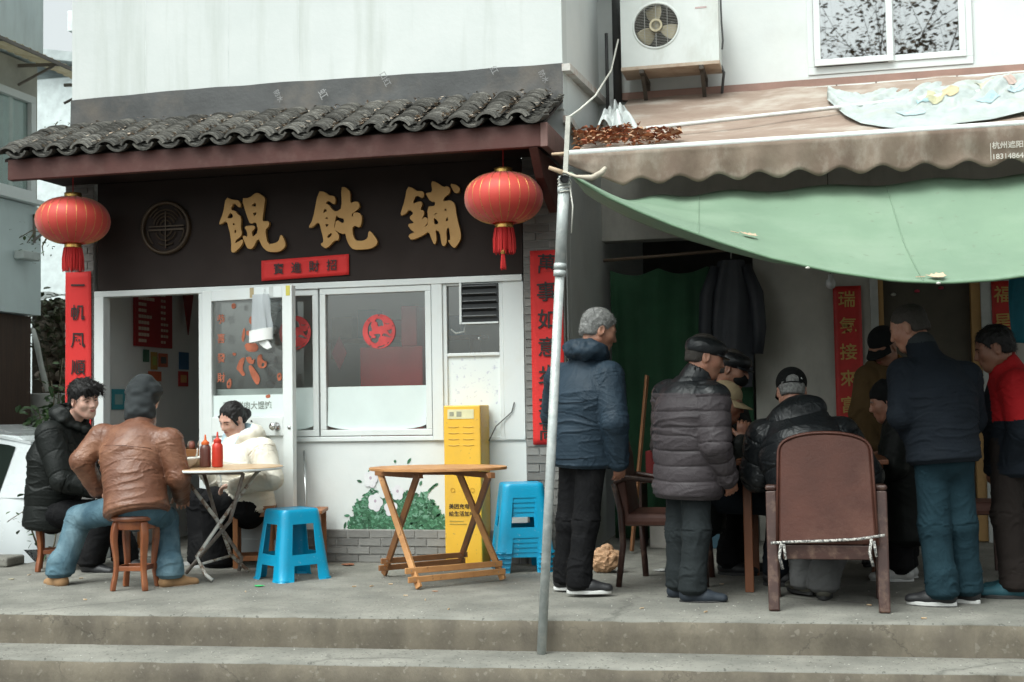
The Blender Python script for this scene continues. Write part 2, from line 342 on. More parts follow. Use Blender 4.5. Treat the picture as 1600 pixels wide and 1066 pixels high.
def bricks(x0, x1, z0, z1, y, parent, bw=.195, bh=.058, d=.05, j=.010, back=.04, yb=None):
    m_full = MB().box(-bw/2+j/2, bw/2-j/2, 0, d, -bh/2+j/2, bh/2-j/2).mesh('brick'); m_full.materials.append(M_brick)
    cache = {}
    rows = int(round((z1-z0)/bh))
    for r in range(rows):
        x = x0-(bw/2 if r % 2 else 0)
        while x < x1-.01:
            a = max(x, x0); c = min(x+bw, x1)
            if c-a > .03:
                key = round(c-a, 3)
                if key not in cache:
                    mm = MB().box(-key/2+j/2, key/2-j/2, 0, d, -bh/2+j/2, bh/2-j/2).mesh('brick'); mm.materials.append(M_brick); cache[key] = mm
                o = bpy.data.objects.new('brick', cache[key]); COL.objects.link(o); o.parent = parent
                o.location = Vector(((a+c)/2, y+random.uniform(-.003, .003), z0+(r+.5)*bh))-parent.location
                o.rotation_euler = (random.uniform(-.01, .01), random.uniform(-.006, .006), random.uniform(-.008, .008))
            x += bw
    MB().box(x0+.002, x1-.002, y+.008, y+d+back, z0, z1).build('mortar_bed', M_mortar, parent)
pr = empty('brick_pier', (.25, -.02, 0), 0, 'grey brick pier right of the shop window behind the steel pole', 'pillar')
bricks(.10, .395, 0, 2.90, -.05, pr)
pl = empty('brick_pier', (-3.38, -.02, 0), 0, 'grey brick pier at the left corner of the shop front', 'pillar')
bricks(-3.52, -3.272, 0, 2.90, -.05, pl)
pb = empty('brick_plinth', (-1.1, -.04, 0), 0, 'low grey brick plinth under the painted flower mural', 'wall')
bricks(-2.33, .098, 0, .232, -.07, pb, bw=.17)
# ------------------------------------------------------------------ tiled eave
eave = empty('tiled_eave', (-1.6, -.35, 2.8), 0, 'curved grey clay tile eave with red brown fascia over the shop sign', 'roof')
EY, EZ, TY, TZ = -.72, 2.955, -.02, 3.285
ang = math.atan2(TZ-EZ, TY-EY); slen = math.hypot(TZ-EZ, TY-EY)
EX0, EX1 = -3.60, .40
b = MB(); b.box(EX0+.03, EX1-.02, -.70, -.64, 2.795, 2.945); fas = b.build('fascia', M_redwood, eave, bevel=.005)
b = MB(); b.box(EX1-.02, EX1+.03, -.71, -.03, 2.79, 2.95); b.build('verge_board', mat('faded_red_board', (.25, .14, .12), .7, var=.3), eave, bevel=.005)
b = MB(); b.add([(EX0, -.69, 2.93), (EX1, -.69, 2.93), (EX1, 0, 3.25), (EX0, 0, 3.25), (EX0, -.69, 2.95), (EX1, -.69, 2.95), (EX1, 0, 3.27), (EX0, 0, 3.27)],
    [(0, 1, 2, 3), (4, 5, 6, 7), (0, 1, 5, 4), (1, 2, 6, 5), (2, 3, 7, 6), (3, 0, 4, 7)]); b.build('roof_deck', M_dark, eave)
b = MB(); b.box(EX0+.05, EX1-.05, -.66, -.02, 2.86, 2.89); b.build('soffit', M_dark, eave)
b = MB(); b.add([(.30, -.70, 2.79), (.36, -.70, 2.79), (.36, -.06, 2.79), (.30, -.06, 2.79), (.30, -.52, 2.62), (.36, -.52, 2.62), (.36, -.06, 2.45), (.30, -.06, 2.45)],
    [(0, 1, 2, 3), (4, 5, 6, 7), (0, 1, 5, 4), (1, 2, 6, 5), (2, 3, 7, 6), (3, 0, 4, 7)]); b.build('bracket', M_redwood, eave, bevel=.004)
M_rim = mat('worn_lit_tile_rim', (.20, .19, .17), .9, color2=(.09, .088, .08), vscale=22, bump=.4, bscale=110, spec=.2, orand=.5)  # pale front rims: edge wear plus light caught there, put into the colour
def arc_tile(rad, half, length, th, convex):
    m = MB(); n = 8; vs = []
    for j, y in enumerate((0, .020, length)):
        for rr in (rad, rad-th):
            for i in range(n+1):
                a = -half+2*half*i/n; tw = 1.0-.04*j
                z = rr*math.cos(a)-rad*math.cos(half)
                if not convex: z = -(rr*math.cos(a)-rad*math.cos(half))
                vs.append((rr*math.sin(a)*tw, y, z))
    W = n+1; fs = []
    for i in range(n):
        fs += [(i, i+1, 2*W+i+1, 2*W+i), (W+i, 3*W+i, 3*W+i+1, W+i+1), (2*W+i, 2*W+i+1, 4*W+i+1, 4*W+i), (3*W+i, 5*W+i, 5*W+i+1, 3*W+i+1), (i, W+i, W+i+1, i+1), (4*W+i, 4*W+i+1, 5*W+i+1, 5*W+i)]
    fs += [(0, 2*W, 3*W, W), (n, W+n, 3*W+n, 2*W+n), (2*W, 4*W, 5*W, 3*W), (2*W+n, 3*W+n, 5*W+n, 4*W+n)]
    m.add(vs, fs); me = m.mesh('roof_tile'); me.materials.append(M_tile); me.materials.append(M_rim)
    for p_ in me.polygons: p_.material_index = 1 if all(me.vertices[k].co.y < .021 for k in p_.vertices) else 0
    return me
NC, NR = 20, 11
pitch = (EX1-EX0-.02)/NC
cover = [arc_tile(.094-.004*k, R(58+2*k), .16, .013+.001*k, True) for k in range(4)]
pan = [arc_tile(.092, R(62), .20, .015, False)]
pans = MB()
for c in range(NC):
    wob = .012*math.sin(c*1.7)+random.uniform(-.006, .006)
    for r in range(NR):
        s = -.03+(slen-.12)*r/(NR-1)
        for kind in (0, 1):
            x = EX0+.05+pitch*(c+(.5 if kind else 0.0))
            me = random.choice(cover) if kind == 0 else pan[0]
            lift = .044 if kind == 0 else .046
            tilt = ang-R(10.5)+random.uniform(-.05, .05)
            yy = EY+s*math.cos(ang)-math.sin(ang)*lift; zz = EZ+s*math.sin(ang)+math.cos(ang)*lift+random.uniform(-.004, .004)
            lc = Vector((x+wob*(r/NR)+random.uniform(-.007, .007), yy+random.uniform(-.01, .01), zz)); rt = (tilt, random.uniform(-.08, .08), random.uniform(-.06, .06))
            if kind:
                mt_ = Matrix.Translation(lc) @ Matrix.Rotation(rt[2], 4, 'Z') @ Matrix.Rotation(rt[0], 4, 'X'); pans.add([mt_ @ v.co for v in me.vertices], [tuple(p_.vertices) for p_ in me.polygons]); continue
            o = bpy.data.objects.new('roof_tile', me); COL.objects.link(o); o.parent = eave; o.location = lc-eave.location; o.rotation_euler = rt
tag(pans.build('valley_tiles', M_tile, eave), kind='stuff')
# straw and dead leaves caught between the tiles
sm_ = MB()
for i in range(800):
    c = random.randrange(NC); s = random.random()**1.3*slen; x = EX0+.05+pitch*(c+.5)+random.gauss(0, .022)
    p = Vector((x, EY+s*math.cos(ang), EZ+s*math.sin(ang)+.052+random.uniform(0, .03))); a = random.uniform(0, 6.28); l = random.uniform(.008, .026); wd = random.uniform(.004, .013)
    d = Vector((math.cos(a), math.sin(a)*.8, random.uniform(-.3, .5)))*l; q = Vector((-math.sin(a), math.cos(a), .3))*wd
    sm_.add([p-d-q*.3, p+q, p+d, p-q], [(0, 1, 2, 3)])
tag(sm_.build('straw_litter', mat('dry_straw', (.50, .45, .37), .9, color2=(.28, .19, .13), vscale=25), eave), kind='stuff')

# ------------------------------------------------------------------ right-hand house
WY = 1.60
house = empty('shop_building', (3.0, WY+1, 0), 0, 'white house wall with upstairs window and air conditioner behind the awning', 'building')
HX1 = 8.5
b = MB(); b.box(SX1, HX1, WY, WY+.2, 3.45, 7.5); b.build('upper_wall', M_wall2, house)
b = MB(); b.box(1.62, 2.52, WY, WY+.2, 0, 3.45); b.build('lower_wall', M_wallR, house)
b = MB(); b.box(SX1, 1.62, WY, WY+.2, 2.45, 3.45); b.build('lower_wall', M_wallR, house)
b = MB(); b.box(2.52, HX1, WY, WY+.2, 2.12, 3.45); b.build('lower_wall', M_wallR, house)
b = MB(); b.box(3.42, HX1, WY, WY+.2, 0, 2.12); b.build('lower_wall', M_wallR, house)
b = MB(); b.box(SX1-.2, HX1, WY+2.6, WY+2.8, 0, 3.4); b.build('back_wall', mat('dim_wall', (.22, .21, .19), .9), house)
b = MB(); b.box(SX1-.2, HX1, WY+.2, WY+2.6, 2.9, 3.0); b.build('ceiling', M_wallR, house)
# downpipe
b = MB(); b.tube([(SX1+.17, WY-.09, 3.5), (SX1+.17, WY-.09, 7.4)], .035); b.build('downpipe', mat('dark_pipe', (.06, .06, .06), .5), house, smooth=True)
b = MB(); b.tube([(SX1+.09, WY-.12, 3.4), (SX1+.09, WY-.12, 4.15)], .014); b.build('conduit', mat('dark_pipe', (.06, .06, .06), .5), house, smooth=True)
b = MB(); b.box(SX1-.05, SX1+.13, -.2, WY, 4.62, 4.70); b.build('eave_board', mat('grey_board', (.25, .22, .19), .8), house)
# upstairs window
W0 = oY(1263, 118, WY); W1 = oY(1520, 92, WY)
wx0, wx1, wz = W0.x, W1.x, 3.70
win = MB(); win.box(wx0, wx1, WY-.03, WY, wz, wz+.06); win.box(wx0, wx0+.05, WY-.03, WY, wz+.06, wz+1.3); win.box(wx1-.05, wx1, WY-.03, WY, wz+.06, wz+1.3); win.box(wx0, wx1, WY-.03, WY, wz+1.3, wz+1.36)
wf = win.build('window', M_alu, house, bevel=.004)
xm = (wx0+wx1)/2+.0
for (a, c, y) in ((wx0+.05, xm+.03, WY-.05), (xm-.01, wx1-.05, WY-.022)):
    f = MB(); t = .05; f.box(a, c, y-.02, y, wz+.06, wz+.06+t); f.box(a, a+t, y-.02, y, wz+.06+t, wz+1.3-t); f.box(c-t, c, y-.02, y, wz+.06+t, wz+1.3-t); f.box(a, c, y-.02, y, wz+1.3-t, wz+1.3)
    f.build('sash', M_alu, wf, bevel=.003)
    g = MB(); g.box(a+t, c-t, y-.012, y-.008, wz+.06+t, wz+1.3-t); g.build('pane', M_glass2, wf)
b = MB(); b.box(wx0+.03, wx1-.03, WY-.018, WY-.004, wz+.05, wz+1.31); b.build('dark_room', mat('dark_room', (.05, .05, .05), .9), wf)
b = MB(); b.box(wx0-.06, wx1+.06, WY-.02, WY, wz-.05, wz-.003); b.build('window_sill', M_wall2, house)
# ground-floor door, its frame, and opening to the curtain
dx0, dx1 = 2.58, 3.34
b = MB(); b.box(2.52, dx0, WY-.02, WY+.12, 0, 2.12); b.box(dx1, 3.42, WY-.02, WY+.12, 0, 2.12); b.box(dx0, dx1, WY-.02, WY+.12, 2.05, 2.12)
dfm = b.build('door_frame', mat('pale_door_frame', (.50, .52, .50), .5), house, bevel=.004)
b = MB(); b.box(dx0, dx0+.04, WY+.0, WY+.10, .01, 2.05); b.box(dx1-.07, dx1, WY+.0, WY+.10, .01, 2.05); b.build('door_stop', mat('ochre_wood', (.42, .25, .09), .6), house)
b = MB(); b.box(dx0+.04, dx1-.07, WY+.085, WY+.12, .01, 2.05); dr = b.build('door', mat('dark_olive_door', (.075, .065, .045), .5), house)
for i, (x, z, c) in enumerate(((2.70, 1.93, 'white'), (2.88, 1.95, 'pink'), (3.06, 1.97, 'pink'))):
    k = MB(); k.lathe([(.002, -.012), (.018, -.008), (.022, 0), (.016, .01), (.002, .014)], (x, WY+.07, z), 10)
    k.build('rosette', mat('rosette_'+c, (.5, .05, .09) if c == 'pink' else (.5, .5, .45), .6), dr, smooth=True)

# ------------------------------------------------------------------ left neighbour across the alley
nb = empty('neighbour_house', (-6, 1, 0), 0, 'pale grey neighbour house with jutting window bay and corrugated canopy at the far left', 'building')
M_blue = mat('pale_blue_render', (.60, .67, .67), .7, color2=(.52, .59, .60), vscale=1.5, bump=.1, stain=(.33, .36, .36), sscale=4, smap=(1, 1, .2), samt=.5)
M_sheet = mat('pale_blue_sheet', (.60, .69, .69), .5, var=.1, vscale=1.5, bump=.05, stain=(.45, .5, .5), sscale=5, smap=(1, 1, .2), samt=.4)
b = MB(); b.box(-9, -5.02, -1.5, 1.93, 4.42, 8.5); b.build('upper_wall', M_blue, nb)
b = MB(); b.box(-9, -5.05, -1.5, 1.88, 3.06, 4.40); b.build('bay_wall', mat('bay_render', (.50, .50, .46), .8, var=.2), nb)
b = MB(); b.box(-9, -5.01, -1.5, 1.885, 2.03, 3.05); b.build('shutter_box', M_sheet, nb)
b = MB(); b.box(-9, -5.10, -1.5, 1.86, -.4, 2.02); b.build('lower_wall', mat('dark_brown_cladding', (.075, .045, .03), .7, color2=(.05, .03, .022), vscale=6, vmap=(1, 8, .4)), nb)
wn = MB(); y0, y1, z0, z1 = -1.2, 1.76, 3.11, 4.08; t = .07
wn.box(-5.05, -4.98, y0, y1, z0, z0+t); wn.box(-5.05, -4.98, y0, y1, z1-t, z1); wn.box(-5.05, -4.98, y1-t, y1, z0+t, z1-t); wn.box(-5.05, -4.98, y0, y0+t, z0+t, z1-t); wn.box(-5.05, -4.99, .30, .36, z0+t, z1-t)
wno = wn.build('window', M_alu, nb, bevel=.004)
b = MB(); b.box(-5.03, -5.025, y0+t, y1-t, z0+t, z1-t); b.build('pane', glass_mat('neighbour_glass', (.8, .9, .88), 2.0, .12), wno)
b = MB(); b.grid(lambda u, v: (-5.04+.02*math.sin(u*70), y0+.1+(y1-y0-.2)*u, z0+t+(z1-z0-2*t)*v), 90, 2); b.build('curtain', mat('pale_curtain', (.55, .63, .60), .8), wno, smooth=True)
b = MB(); b.box(-5.12, -4.93, -1.5, 1.84, 3.06, 3.10); b.build('window_sill', M_alu, nb)
# corrugated canopy on brackets
b = MB(); b.grid(lambda u, v: (-5.02+.42*v, -1.5+4.1*u, 4.43-.10*v+.014*math.sin(u*230)), 300, 2)
cn = b.build('canopy', mat('yellowed_sheet', (.55, .50, .36), .6, color2=(.38, .32, .2), vscale=5, transl=.4), nb, smooth=True)
for y in (-.2, .7, 1.55, 2.3):
    b = MB(); b.bar((-5.03, y, 4.33), (-4.6, y, 4.31), .02, .03); b.bar((-5.03, y, 4.15), (-4.66, y, 4.30), .018, .02); b.build('canopy_bracket', mat('old_iron', (.2, .18, .16), .7), cn)
b = MB(); b.bar((-4.6, -1.5, 4.315), (-4.6, 2.6, 4.315), .02, .03); b.build('canopy_rail', mat('old_iron', (.2, .18, .16), .7), cn)
# bracket and meter box under the bay
b = MB(); b.bar((-5.0, 1.75, 2.95), (-4.62, 1.75, 2.98), .02, .025); b.bar((-5.0, 1.75, 2.72), (-4.64, 1.75, 2.96), .018, .02); b.bar((-4.99, 1.75, 2.7), (-4.99, 1.75, 2.97), .02, .02); b.build('shelf_bracket', mat('old_iron', (.2, .18, .16), .7), nb)
b = MB(); b.box(-5.0, -4.9, 1.45, 1.72, 2.52, 2.60); b.build('lamp_box', mat('pale_box', (.5, .54, .52), .5), nb, bevel=.01)
# far houses at the end of the alley
fh = empty('far_house', (-5.5, 9, 0), 0, 'distant pale house with balcony ledge seen through the gap at the top left', 'building')
b = MB(); b.box(-11, -3.6, 9, 12, 0, 6.4); b.build('wall', mat('far_wall', (.70, .77, .77), .8), fh)
b = MB(); b.add([(-11, 8.7, 6.9), (-3.4, 8.7, 5.6), (-3.4, 12.2, 5.6), (-11, 12.2, 6.9), (-11, 8.7, 7.05), (-3.4, 8.7, 5.75), (-3.4, 12.2, 5.75), (-11, 12.2, 7.05)],
    [(0, 1, 2, 3), (4, 5, 6, 7), (0, 1, 5, 4), (1, 2, 6, 5), (2, 3, 7, 6), (3, 0, 4, 7)]); b.build('roof', mat('far_roof', (.45, .5, .5), .7), fh)
fb = empty('far_house', (-5.5, 14, 0), 0, 'farther white block with a projecting ledge above the alley', 'building')
b = MB(); b.box(-12, -7.6, 14, 16, 0, 13); b.build('wall', mat('far_white', (.78, .84, .83), .8), fb)
b = MB(); b.box(-12, -6.6, 13.3, 16, 8.6, 9.0); b.build('ledge', mat('far_white', (.78, .84, .83), .8), fb)
b = MB(); b.box(-8.6, -7.4, 13.4, 13.9, 9.0, 9.5); b.build('tank', mat('far_grey', (.35, .35, .34), .8), fb, bevel=.03)
# rubble wall behind the alley
rw = empty('rubble_wall', (-4.4, 3.4, 0), 0, 'rough rubble stone wall at the end of the narrow alley', 'wall')
M_stone = mat('rubble_stone', (.30, .25, .19), .9, color2=(.17, .13, .10), vscale=7, bump=.5, bscale=40)
stones = []
for k in range(6):
    bm = bmesh.new(); bmesh.ops.create_icosphere(bm, subdivisions=2, radius=1.0)
    for v in bm.verts: v.co *= 1+.28*nz3(v.co*1.4+Vector((k*7, 0, 0)))
    me = bpy.data.meshes.new('stone'); bm.to_mesh(me); bm.free(); me.materials.append(M_stone); stones.append(me)
z = -.36
while z < 2.25:
    hgt = random.uniform(.09, .15); x = -6.0+random.uniform(0, .1)
    while x < -3.3:
        wd = random.uniform(.12, .24); o = bpy.data.objects.new('stone', random.choice(stones)); COL.objects.link(o); o.parent = rw
        o.location = Vector((x+wd/2, 3.35+random.uniform(-.03, .03), z+hgt/2))-rw.location; o.scale = (wd*.56, .12, hgt*.56); o.rotation_euler = (0, random.uniform(-.2, .2), 0); x += wd
    z += hgt
b = MB(); b.box(-6.1, -3.3, 3.37, 3.6, -.4, 2.3); b.build('wall_core', mat('earth_core', (.10, .085, .065), .95), rw)
b = MB(); b.grid(lambda u, v: (-6.2+3.0*u, 3.1+.5*v, 2.32+.10*v+.02*math.sin(u*40)), 60, 3); b.build('coping', mat('grey_coping', (.5, .53, .5), .8), rw, smooth=True)
# ------------------------------------------------------------------ signboard
M_gold = mat('gold_lettering', (.50, .29, .095), .42, color2=(.40, .22, .065), vscale=3, bump=.03, metal=.25)
M_bronze = mat('dull_bronze', (.06, .038, .02), .5, var=.3, vscale=8, metal=.3)
sg = empty('signboard', (-1.57, -.03, 2.03), 0, 'dark brown shop signboard with three large gold brush characters and a round emblem', 'sign')
b = MB(); b.box(-3.24, .098, -.05, .03, 2.034, 2.855); b.build('board', M_dark, sg, bevel=.003)
G1 = [[(140,135),(230,175),(330,180),(365,235),(350,300),(255,210),(205,325),(290,345),(310,390),(370,430),(360,610),(380,660),(370,720),(285,785),(275,840),(385,770),(400,800),(370,870),(265,970),(220,960),(225,820),(200,660),(150,480),(50,550),(40,520),(100,370)],
 [(205,360),(255,410),(235,450),(185,458),(155,445)],[(260,515),(278,545),(265,570),(238,545)],[(280,615),(300,640),(295,670),(275,685),(262,650)],
 [(375,150),(490,150),(590,70),(640,75),(728,140),(725,200),(690,460),(695,500),(770,495),(795,520),(780,580),(728,630),(770,850),(870,835),(940,800),(965,700),(1000,730),(1040,830),(1030,890),(960,950),(880,962),(770,955),(690,880),(628,740),(540,915),(470,910),(430,830),(390,730),(420,715),(465,745),(465,660),(415,575),(560,560),(582,600),(525,650),(540,745),(630,660),(600,500),(510,540),(470,450)],
 [(590,205),(600,285),(515,260)],[(540,345),(560,370),(608,360),(600,395),(560,425)]]
G2 = [[(180,145),(270,150),(340,205),(420,215),(440,260),(430,345),(325,275),(285,325),(350,355),(380,410),(450,455),(540,395),(525,80),(590,80),(665,150),(658,325),(740,295),(790,305),(805,370),(770,420),(680,480),(690,545),(710,500),(710,465),(790,462),(840,520),(830,630),(800,690),(730,655),(690,690),(700,800),(740,890),(850,895),(925,860),(945,735),(1000,780),(1075,890),(1060,950),(980,1005),(850,1020),(710,1020),(650,960),(605,850),(590,775),(530,785),(410,710),(490,790),(490,860),(465,885),(430,875),(300,1015),(210,945),(265,905),(240,780),(190,590),(90,685),(30,690),(100,570)],
 [(270,398),(325,432),(245,480)],[(310,525),(340,565),(270,555)],[(280,632),(350,640),(300,690)],[(375,762),(390,805),(325,862),(310,815)],
 [(450,490),(490,540),(560,545),(575,600),(550,632),(450,570),(430,700),(412,695)],]
G3 = [[(170,120),(250,140),(310,190),(400,190),(425,225),(400,298),(300,235),(240,385),(370,338),(400,380),(360,470),(415,480),(425,530),(380,630),(430,580),(475,600),(480,650),(410,750),(490,690),(470,420),(590,415),(590,345),(520,340),(455,240),(460,215),(552,205),(530,40),(600,50),(715,130),(770,110),(820,150),(810,220),(715,290),(710,345),(820,325),(890,380),(910,560),(980,830),(970,930),(890,1045),(850,1030),(780,930),(825,930),(800,720),(755,770),(765,960),(730,1020),(690,1000),(662,800),(590,765),(610,900),(600,970),(575,992),(545,930),(495,790),(400,860),(230,930),(180,855),(300,800),(240,790),(170,690),(265,675),(270,660),(195,590),(270,520),(200,460),(130,540),(60,555),(120,370)],
 [(755,440),(770,490),(715,480)],[(610,508),(620,535),(560,552)],[(565,575),(645,650),(630,690),(575,695)],[(780,562),(790,640),(735,648)],
 [(815,75),(900,88),(965,140),(955,200),(905,220),(870,190)]]
for (g, ox, oy) in ((G1, 340, 295), (G2, 480, 285), (G3, 620, 280)):
    k = 120/1163.0; P = []
    for poly in g:
        q = []
        for (u, v) in poly: p = oY(ox+u*k, oy+v*k, -.075); q.append((p.x, p.z))
        P.append(smooth_poly(q, 1))
    me = curve_mesh(P, .014, 'character', .002); me.transform(Matrix.Translation((0, -.075, 0)) @ Matrix.Rotation(R(90), 4, 'X'))
    link_mesh('character', me, M_gold, sg)
# round emblem: ring with arcs, a water line and a spine
ec = oY(259, 356, -.065); er = .205
def ring(r0, r1, n=64, ang0=0, ang1=2*math.pi):
    return [(r1*math.cos(ang0+(ang1-ang0)*i/n), r1*math.sin(ang0+(ang1-ang0)*i/n)) for i in range(n+1)]+[(r0*math.cos(ang1-(ang1-ang0)*i/n), r0*math.sin(ang1-(ang1-ang0)*i/n)) for i in range(n+1)]
em = MB()
def arcbar(r, a0, a1, cy, th=.006, n=14):
    em.tube([(ec.x+r*math.cos(R(a0+(a1-a0)*i/n)), -.066, ec.z+cy+r*math.sin(R(a0+(a1-a0)*i/n))) for i in range(n+1)], th, 6)
for r, a0, a1 in ((.045, 10, 170), (.075, 18, 175), (.10, 25, 172), (.125, 35, 150), (.15, 20, 60), (.15, 115, 150)): arcbar(r, a0, a1, .012)
for r, a0, a1 in ((.05, 190, 350), (.085, 195, 345), (.12, 240, 300), (.15, 182, 225), (.15, 318, 358)): arcbar(r, a0, a1, -.012)
em.box(ec.x-.14, ec.x+.15, -.071, -.058, ec.z+.006, ec.z+.016); em.box(ec.x-.14, ec.x+.15, -.071, -.058, ec.z-.022, ec.z-.008)
em.box(ec.x-.004, ec.x+.004, -.072, -.058, ec.z-.155, ec.z+.125)
emb = MB(); emb.lathe([(er-.028, -.02), (er-.028, .018), (er-.018, .026), (er-.004, .022), (er, .01), (er, -.02)], (0, 0, 0), 56, cap=False)
emb.v = [(ec.x+x, -.06-z, ec.z+y) for x, y, z in emb.v]
ebo = emb.build('emblem', M_bronze, sg, smooth=True)
em.build('emblem_pattern', M_bronze, ebo)
# ------------------------------------------------------------------ red paper: couplets and lintel slip
M_red = mat('red_paper', (.66, .022, .020), .7, color2=(.56, .014, .014), vscale=2.5, bump=.12, bscale=12, sheen=.1)
M_ink = mat('black_ink', (.012, .011, .010), .6, var=.2)
M_goldink = mat('gold_ink', (.55, .36, .10), .5, var=.2)
def paper(x0, x1, z0, z1, y, amp=.004, seed=0, nx=6, nz=30):
    m = MB()
    m.grid(lambda u, v: (x0+(x1-x0)*u, y-.004-abs(amp*nz3((u*1.5+seed, v*5, seed)))-.006*(abs(u-.5)*2)**6*(.5+.5*nz3((seed, v*4, 3))), z0+(z1-z0)*v), nx, nz); return m
def couplet(name, label, x0, x1, z0, z1, y, body, size, ink, m=None, skew=0.0, zs=None, parent=None):
    e = empty(name, ((x0+x1)/2, y, z0), 0, label, 'couplet', 'red paper couplets'); paper(x0, x1, z0, z1, y, seed=x0).build('paper', m or M_red, e, smooth=True, solid=.0015)
    n = len(body)
    for i, ch in enumerate(body):
        me = text_mesh(ch, size, 0, size*.012); zc = zs[i] if zs else z1-(z1-z0)*(i+.5)/n
        cx = (x0+x1)/2+random.uniform(-.006, .006)
        me.transform(Matrix.Rotation(R(random.uniform(-3, 3)), 4, 'Z')); stand(me, (cx, y-.014, zc-size*.37)); link_mesh('character', me, ink, e)
    return e
couplet('couplet', 'red paper couplet with black characters on the left brick pier', -3.505, -3.285, .72, 2.185, -.056, '一帆風順年年好', .125, M_ink)
couplet('couplet', 'red paper couplet with black characters beside the steel pole', .155, .385, .83, 2.19, -.056, '萬事如意步步高', .145, M_ink)
hp0 = oY(409, 405, -.055); hp1 = oY(546, 431, -.055)
lb = empty('lintel_banner', ((hp0.x+hp1.x)/2, -.055, hp1.z), 0, 'small red paper lintel slip with four black characters under the gold lettering', 'banner')
m = paper(hp0.x, hp1.x, hp1.z-.005, hp0.z-.005, -.055, seed=5, nx=20, nz=5); m.v = [(x, y, z+.02*(x-hp0.x)/(hp1.x-hp0.x)-.008) for x, y, z in m.v]; m.build('paper', M_red, lb, smooth=True, solid=.0015)
for i, ch in enumerate('寶進財招'):
    me = text_mesh(ch, .085, 0, .0012); stand(me, (hp0.x+.14+(hp1.x-hp0.x-.27)*i/3, -.071, (hp0.z+hp1.z)/2-.036+.004*i)); link_mesh('character', me, M_ink, lb)

# ------------------------------------------------------------------ lanterns
M_lan = mat('lantern_silk', (.72, .075, .05), .5, color2=(.66, .06, .045), vscale=2, bump=.08, bscale=300, sheen=.35, transl=.22)
M_brass = mat('lantern_gold', (.75, .48, .14), .3, metal=.85, var=.2, vscale=30)
M_tass = mat('tassel', (.60, .02, .02), .7, color2=(.42, .012, .012), vscale=40, vmap=(6, 6, .3))
def lantern(px, py, Y, label, tail):
    c = oY(px, py, Y); w2, h2 = .268, .175
    e = empty('red_lantern', (c.x, c.y, c.z-h2), 0, label, 'lantern', 'red lanterns under the eave')
    m = MB(); nv, ns = 22, 72; vs = []
    for j in range(nv+1):
        t = -math.pi/2+math.pi*j/nv; t = max(-1.36, min(1.36, t*.985)); rr = w2*math.cos(t)**.80; z = h2*math.sin(t)
        for k in range(ns):
            a = 2*math.pi*k/ns; sc = 1-.007*abs(math.cos(a*12))**4*math.cos(t); vs.append((c.x+rr*sc*math.cos(a), c.y+rr*sc*math.sin(a), c.z+z))
    m.add(vs, [(j*ns+k, j*ns+(k+1) % ns, (j+1)*ns+(k+1) % ns, (j+1)*ns+k) for j in range(nv) for k in range(ns)]); sh = m.build('shade', M_lan, e, smooth=True)
    for k in range(24):
        a = math.pi*2*(k+.5)/24; pts = []
        for j in range(23):
            t = -1.30+2.6*j/22; rr = w2*math.cos(t*.985)**.80*.992+.0005; pts.append((c.x+rr*math.cos(a), c.y+rr*math.sin(a), c.z+h2*math.sin(t*.985)))
        r = MB(); r.tube(pts, .0022, 5, cap=False); r.build('gold_rib', M_brass, sh, smooth=True)
    for zz, r0 in ((h2*.97, .062), (-h2*.99-.03, .060)):
        k = MB(); k.lathe([(r0, 0), (r0+.003, .005), (r0-.002, .01), (r0+.003, .017), (r0-.002, .024), (r0+.002, .034)], (c.x, c.y, c.z+zz), 30); k.build('gold_collar', M_brass, e, smooth=True)
    ts = MB()
    for k in range(150):
        a = random.uniform(0, 6.283); rr = .064*math.sqrt(random.uniform(.45, 1)); L = .165+random.uniform(-.02, .012); x = c.x+rr*math.cos(a); y = c.y+rr*math.sin(a); z = c.z-h2*.99-.03
        ts.tube([(x*1, y, z), (x+.012*math.cos(a), y+.012*math.sin(a), z-L*.5), (x+.012*math.cos(a)+random.uniform(-.005, .005), y+.012*math.sin(a), z-L)], [.0035, .004, .003], 5)
    ts.build('tassel', M_tass, e)
    if tail:
        z = c.z-h2*.99-.03-.165
        k = MB(); k.lathe([(.003, .02), (.016, .012), (.020, 0), (.016, -.014), (.004, -.02)], (c.x, c.y-.045, z), 12); k.build('gold_bead', M_brass, e, smooth=True)
        ts = MB()
        for q in range(40):
            a = random.uniform(0, 6.28); rr = .020*math.sqrt(random.random()); ts.tube([(c.x+rr*math.cos(a)*.5, c.y-.045+rr*math.sin(a)*.5, z-.015), (c.x+rr*math.cos(a), c.y-.045+rr*math.sin(a), z-.115+random.uniform(-.01, .01))], [.003, .0025], 5)
        ts.build('small_tassel', M_tass, e)
    k = MB(); k.tube([(c.x, c.y, c.z+h2*.97+.03), (c.x, c.y, 2.862)], .004, 6); k.build('hanging_cord', M_tass, e)
    return e
lantern(114, 345, -.40, 'red silk lantern with gold ribs hanging at the left end of the eave', False)
lantern(787, 310, -.45, 'red silk lantern with gold bead tassel hanging beside the third gold character', True)

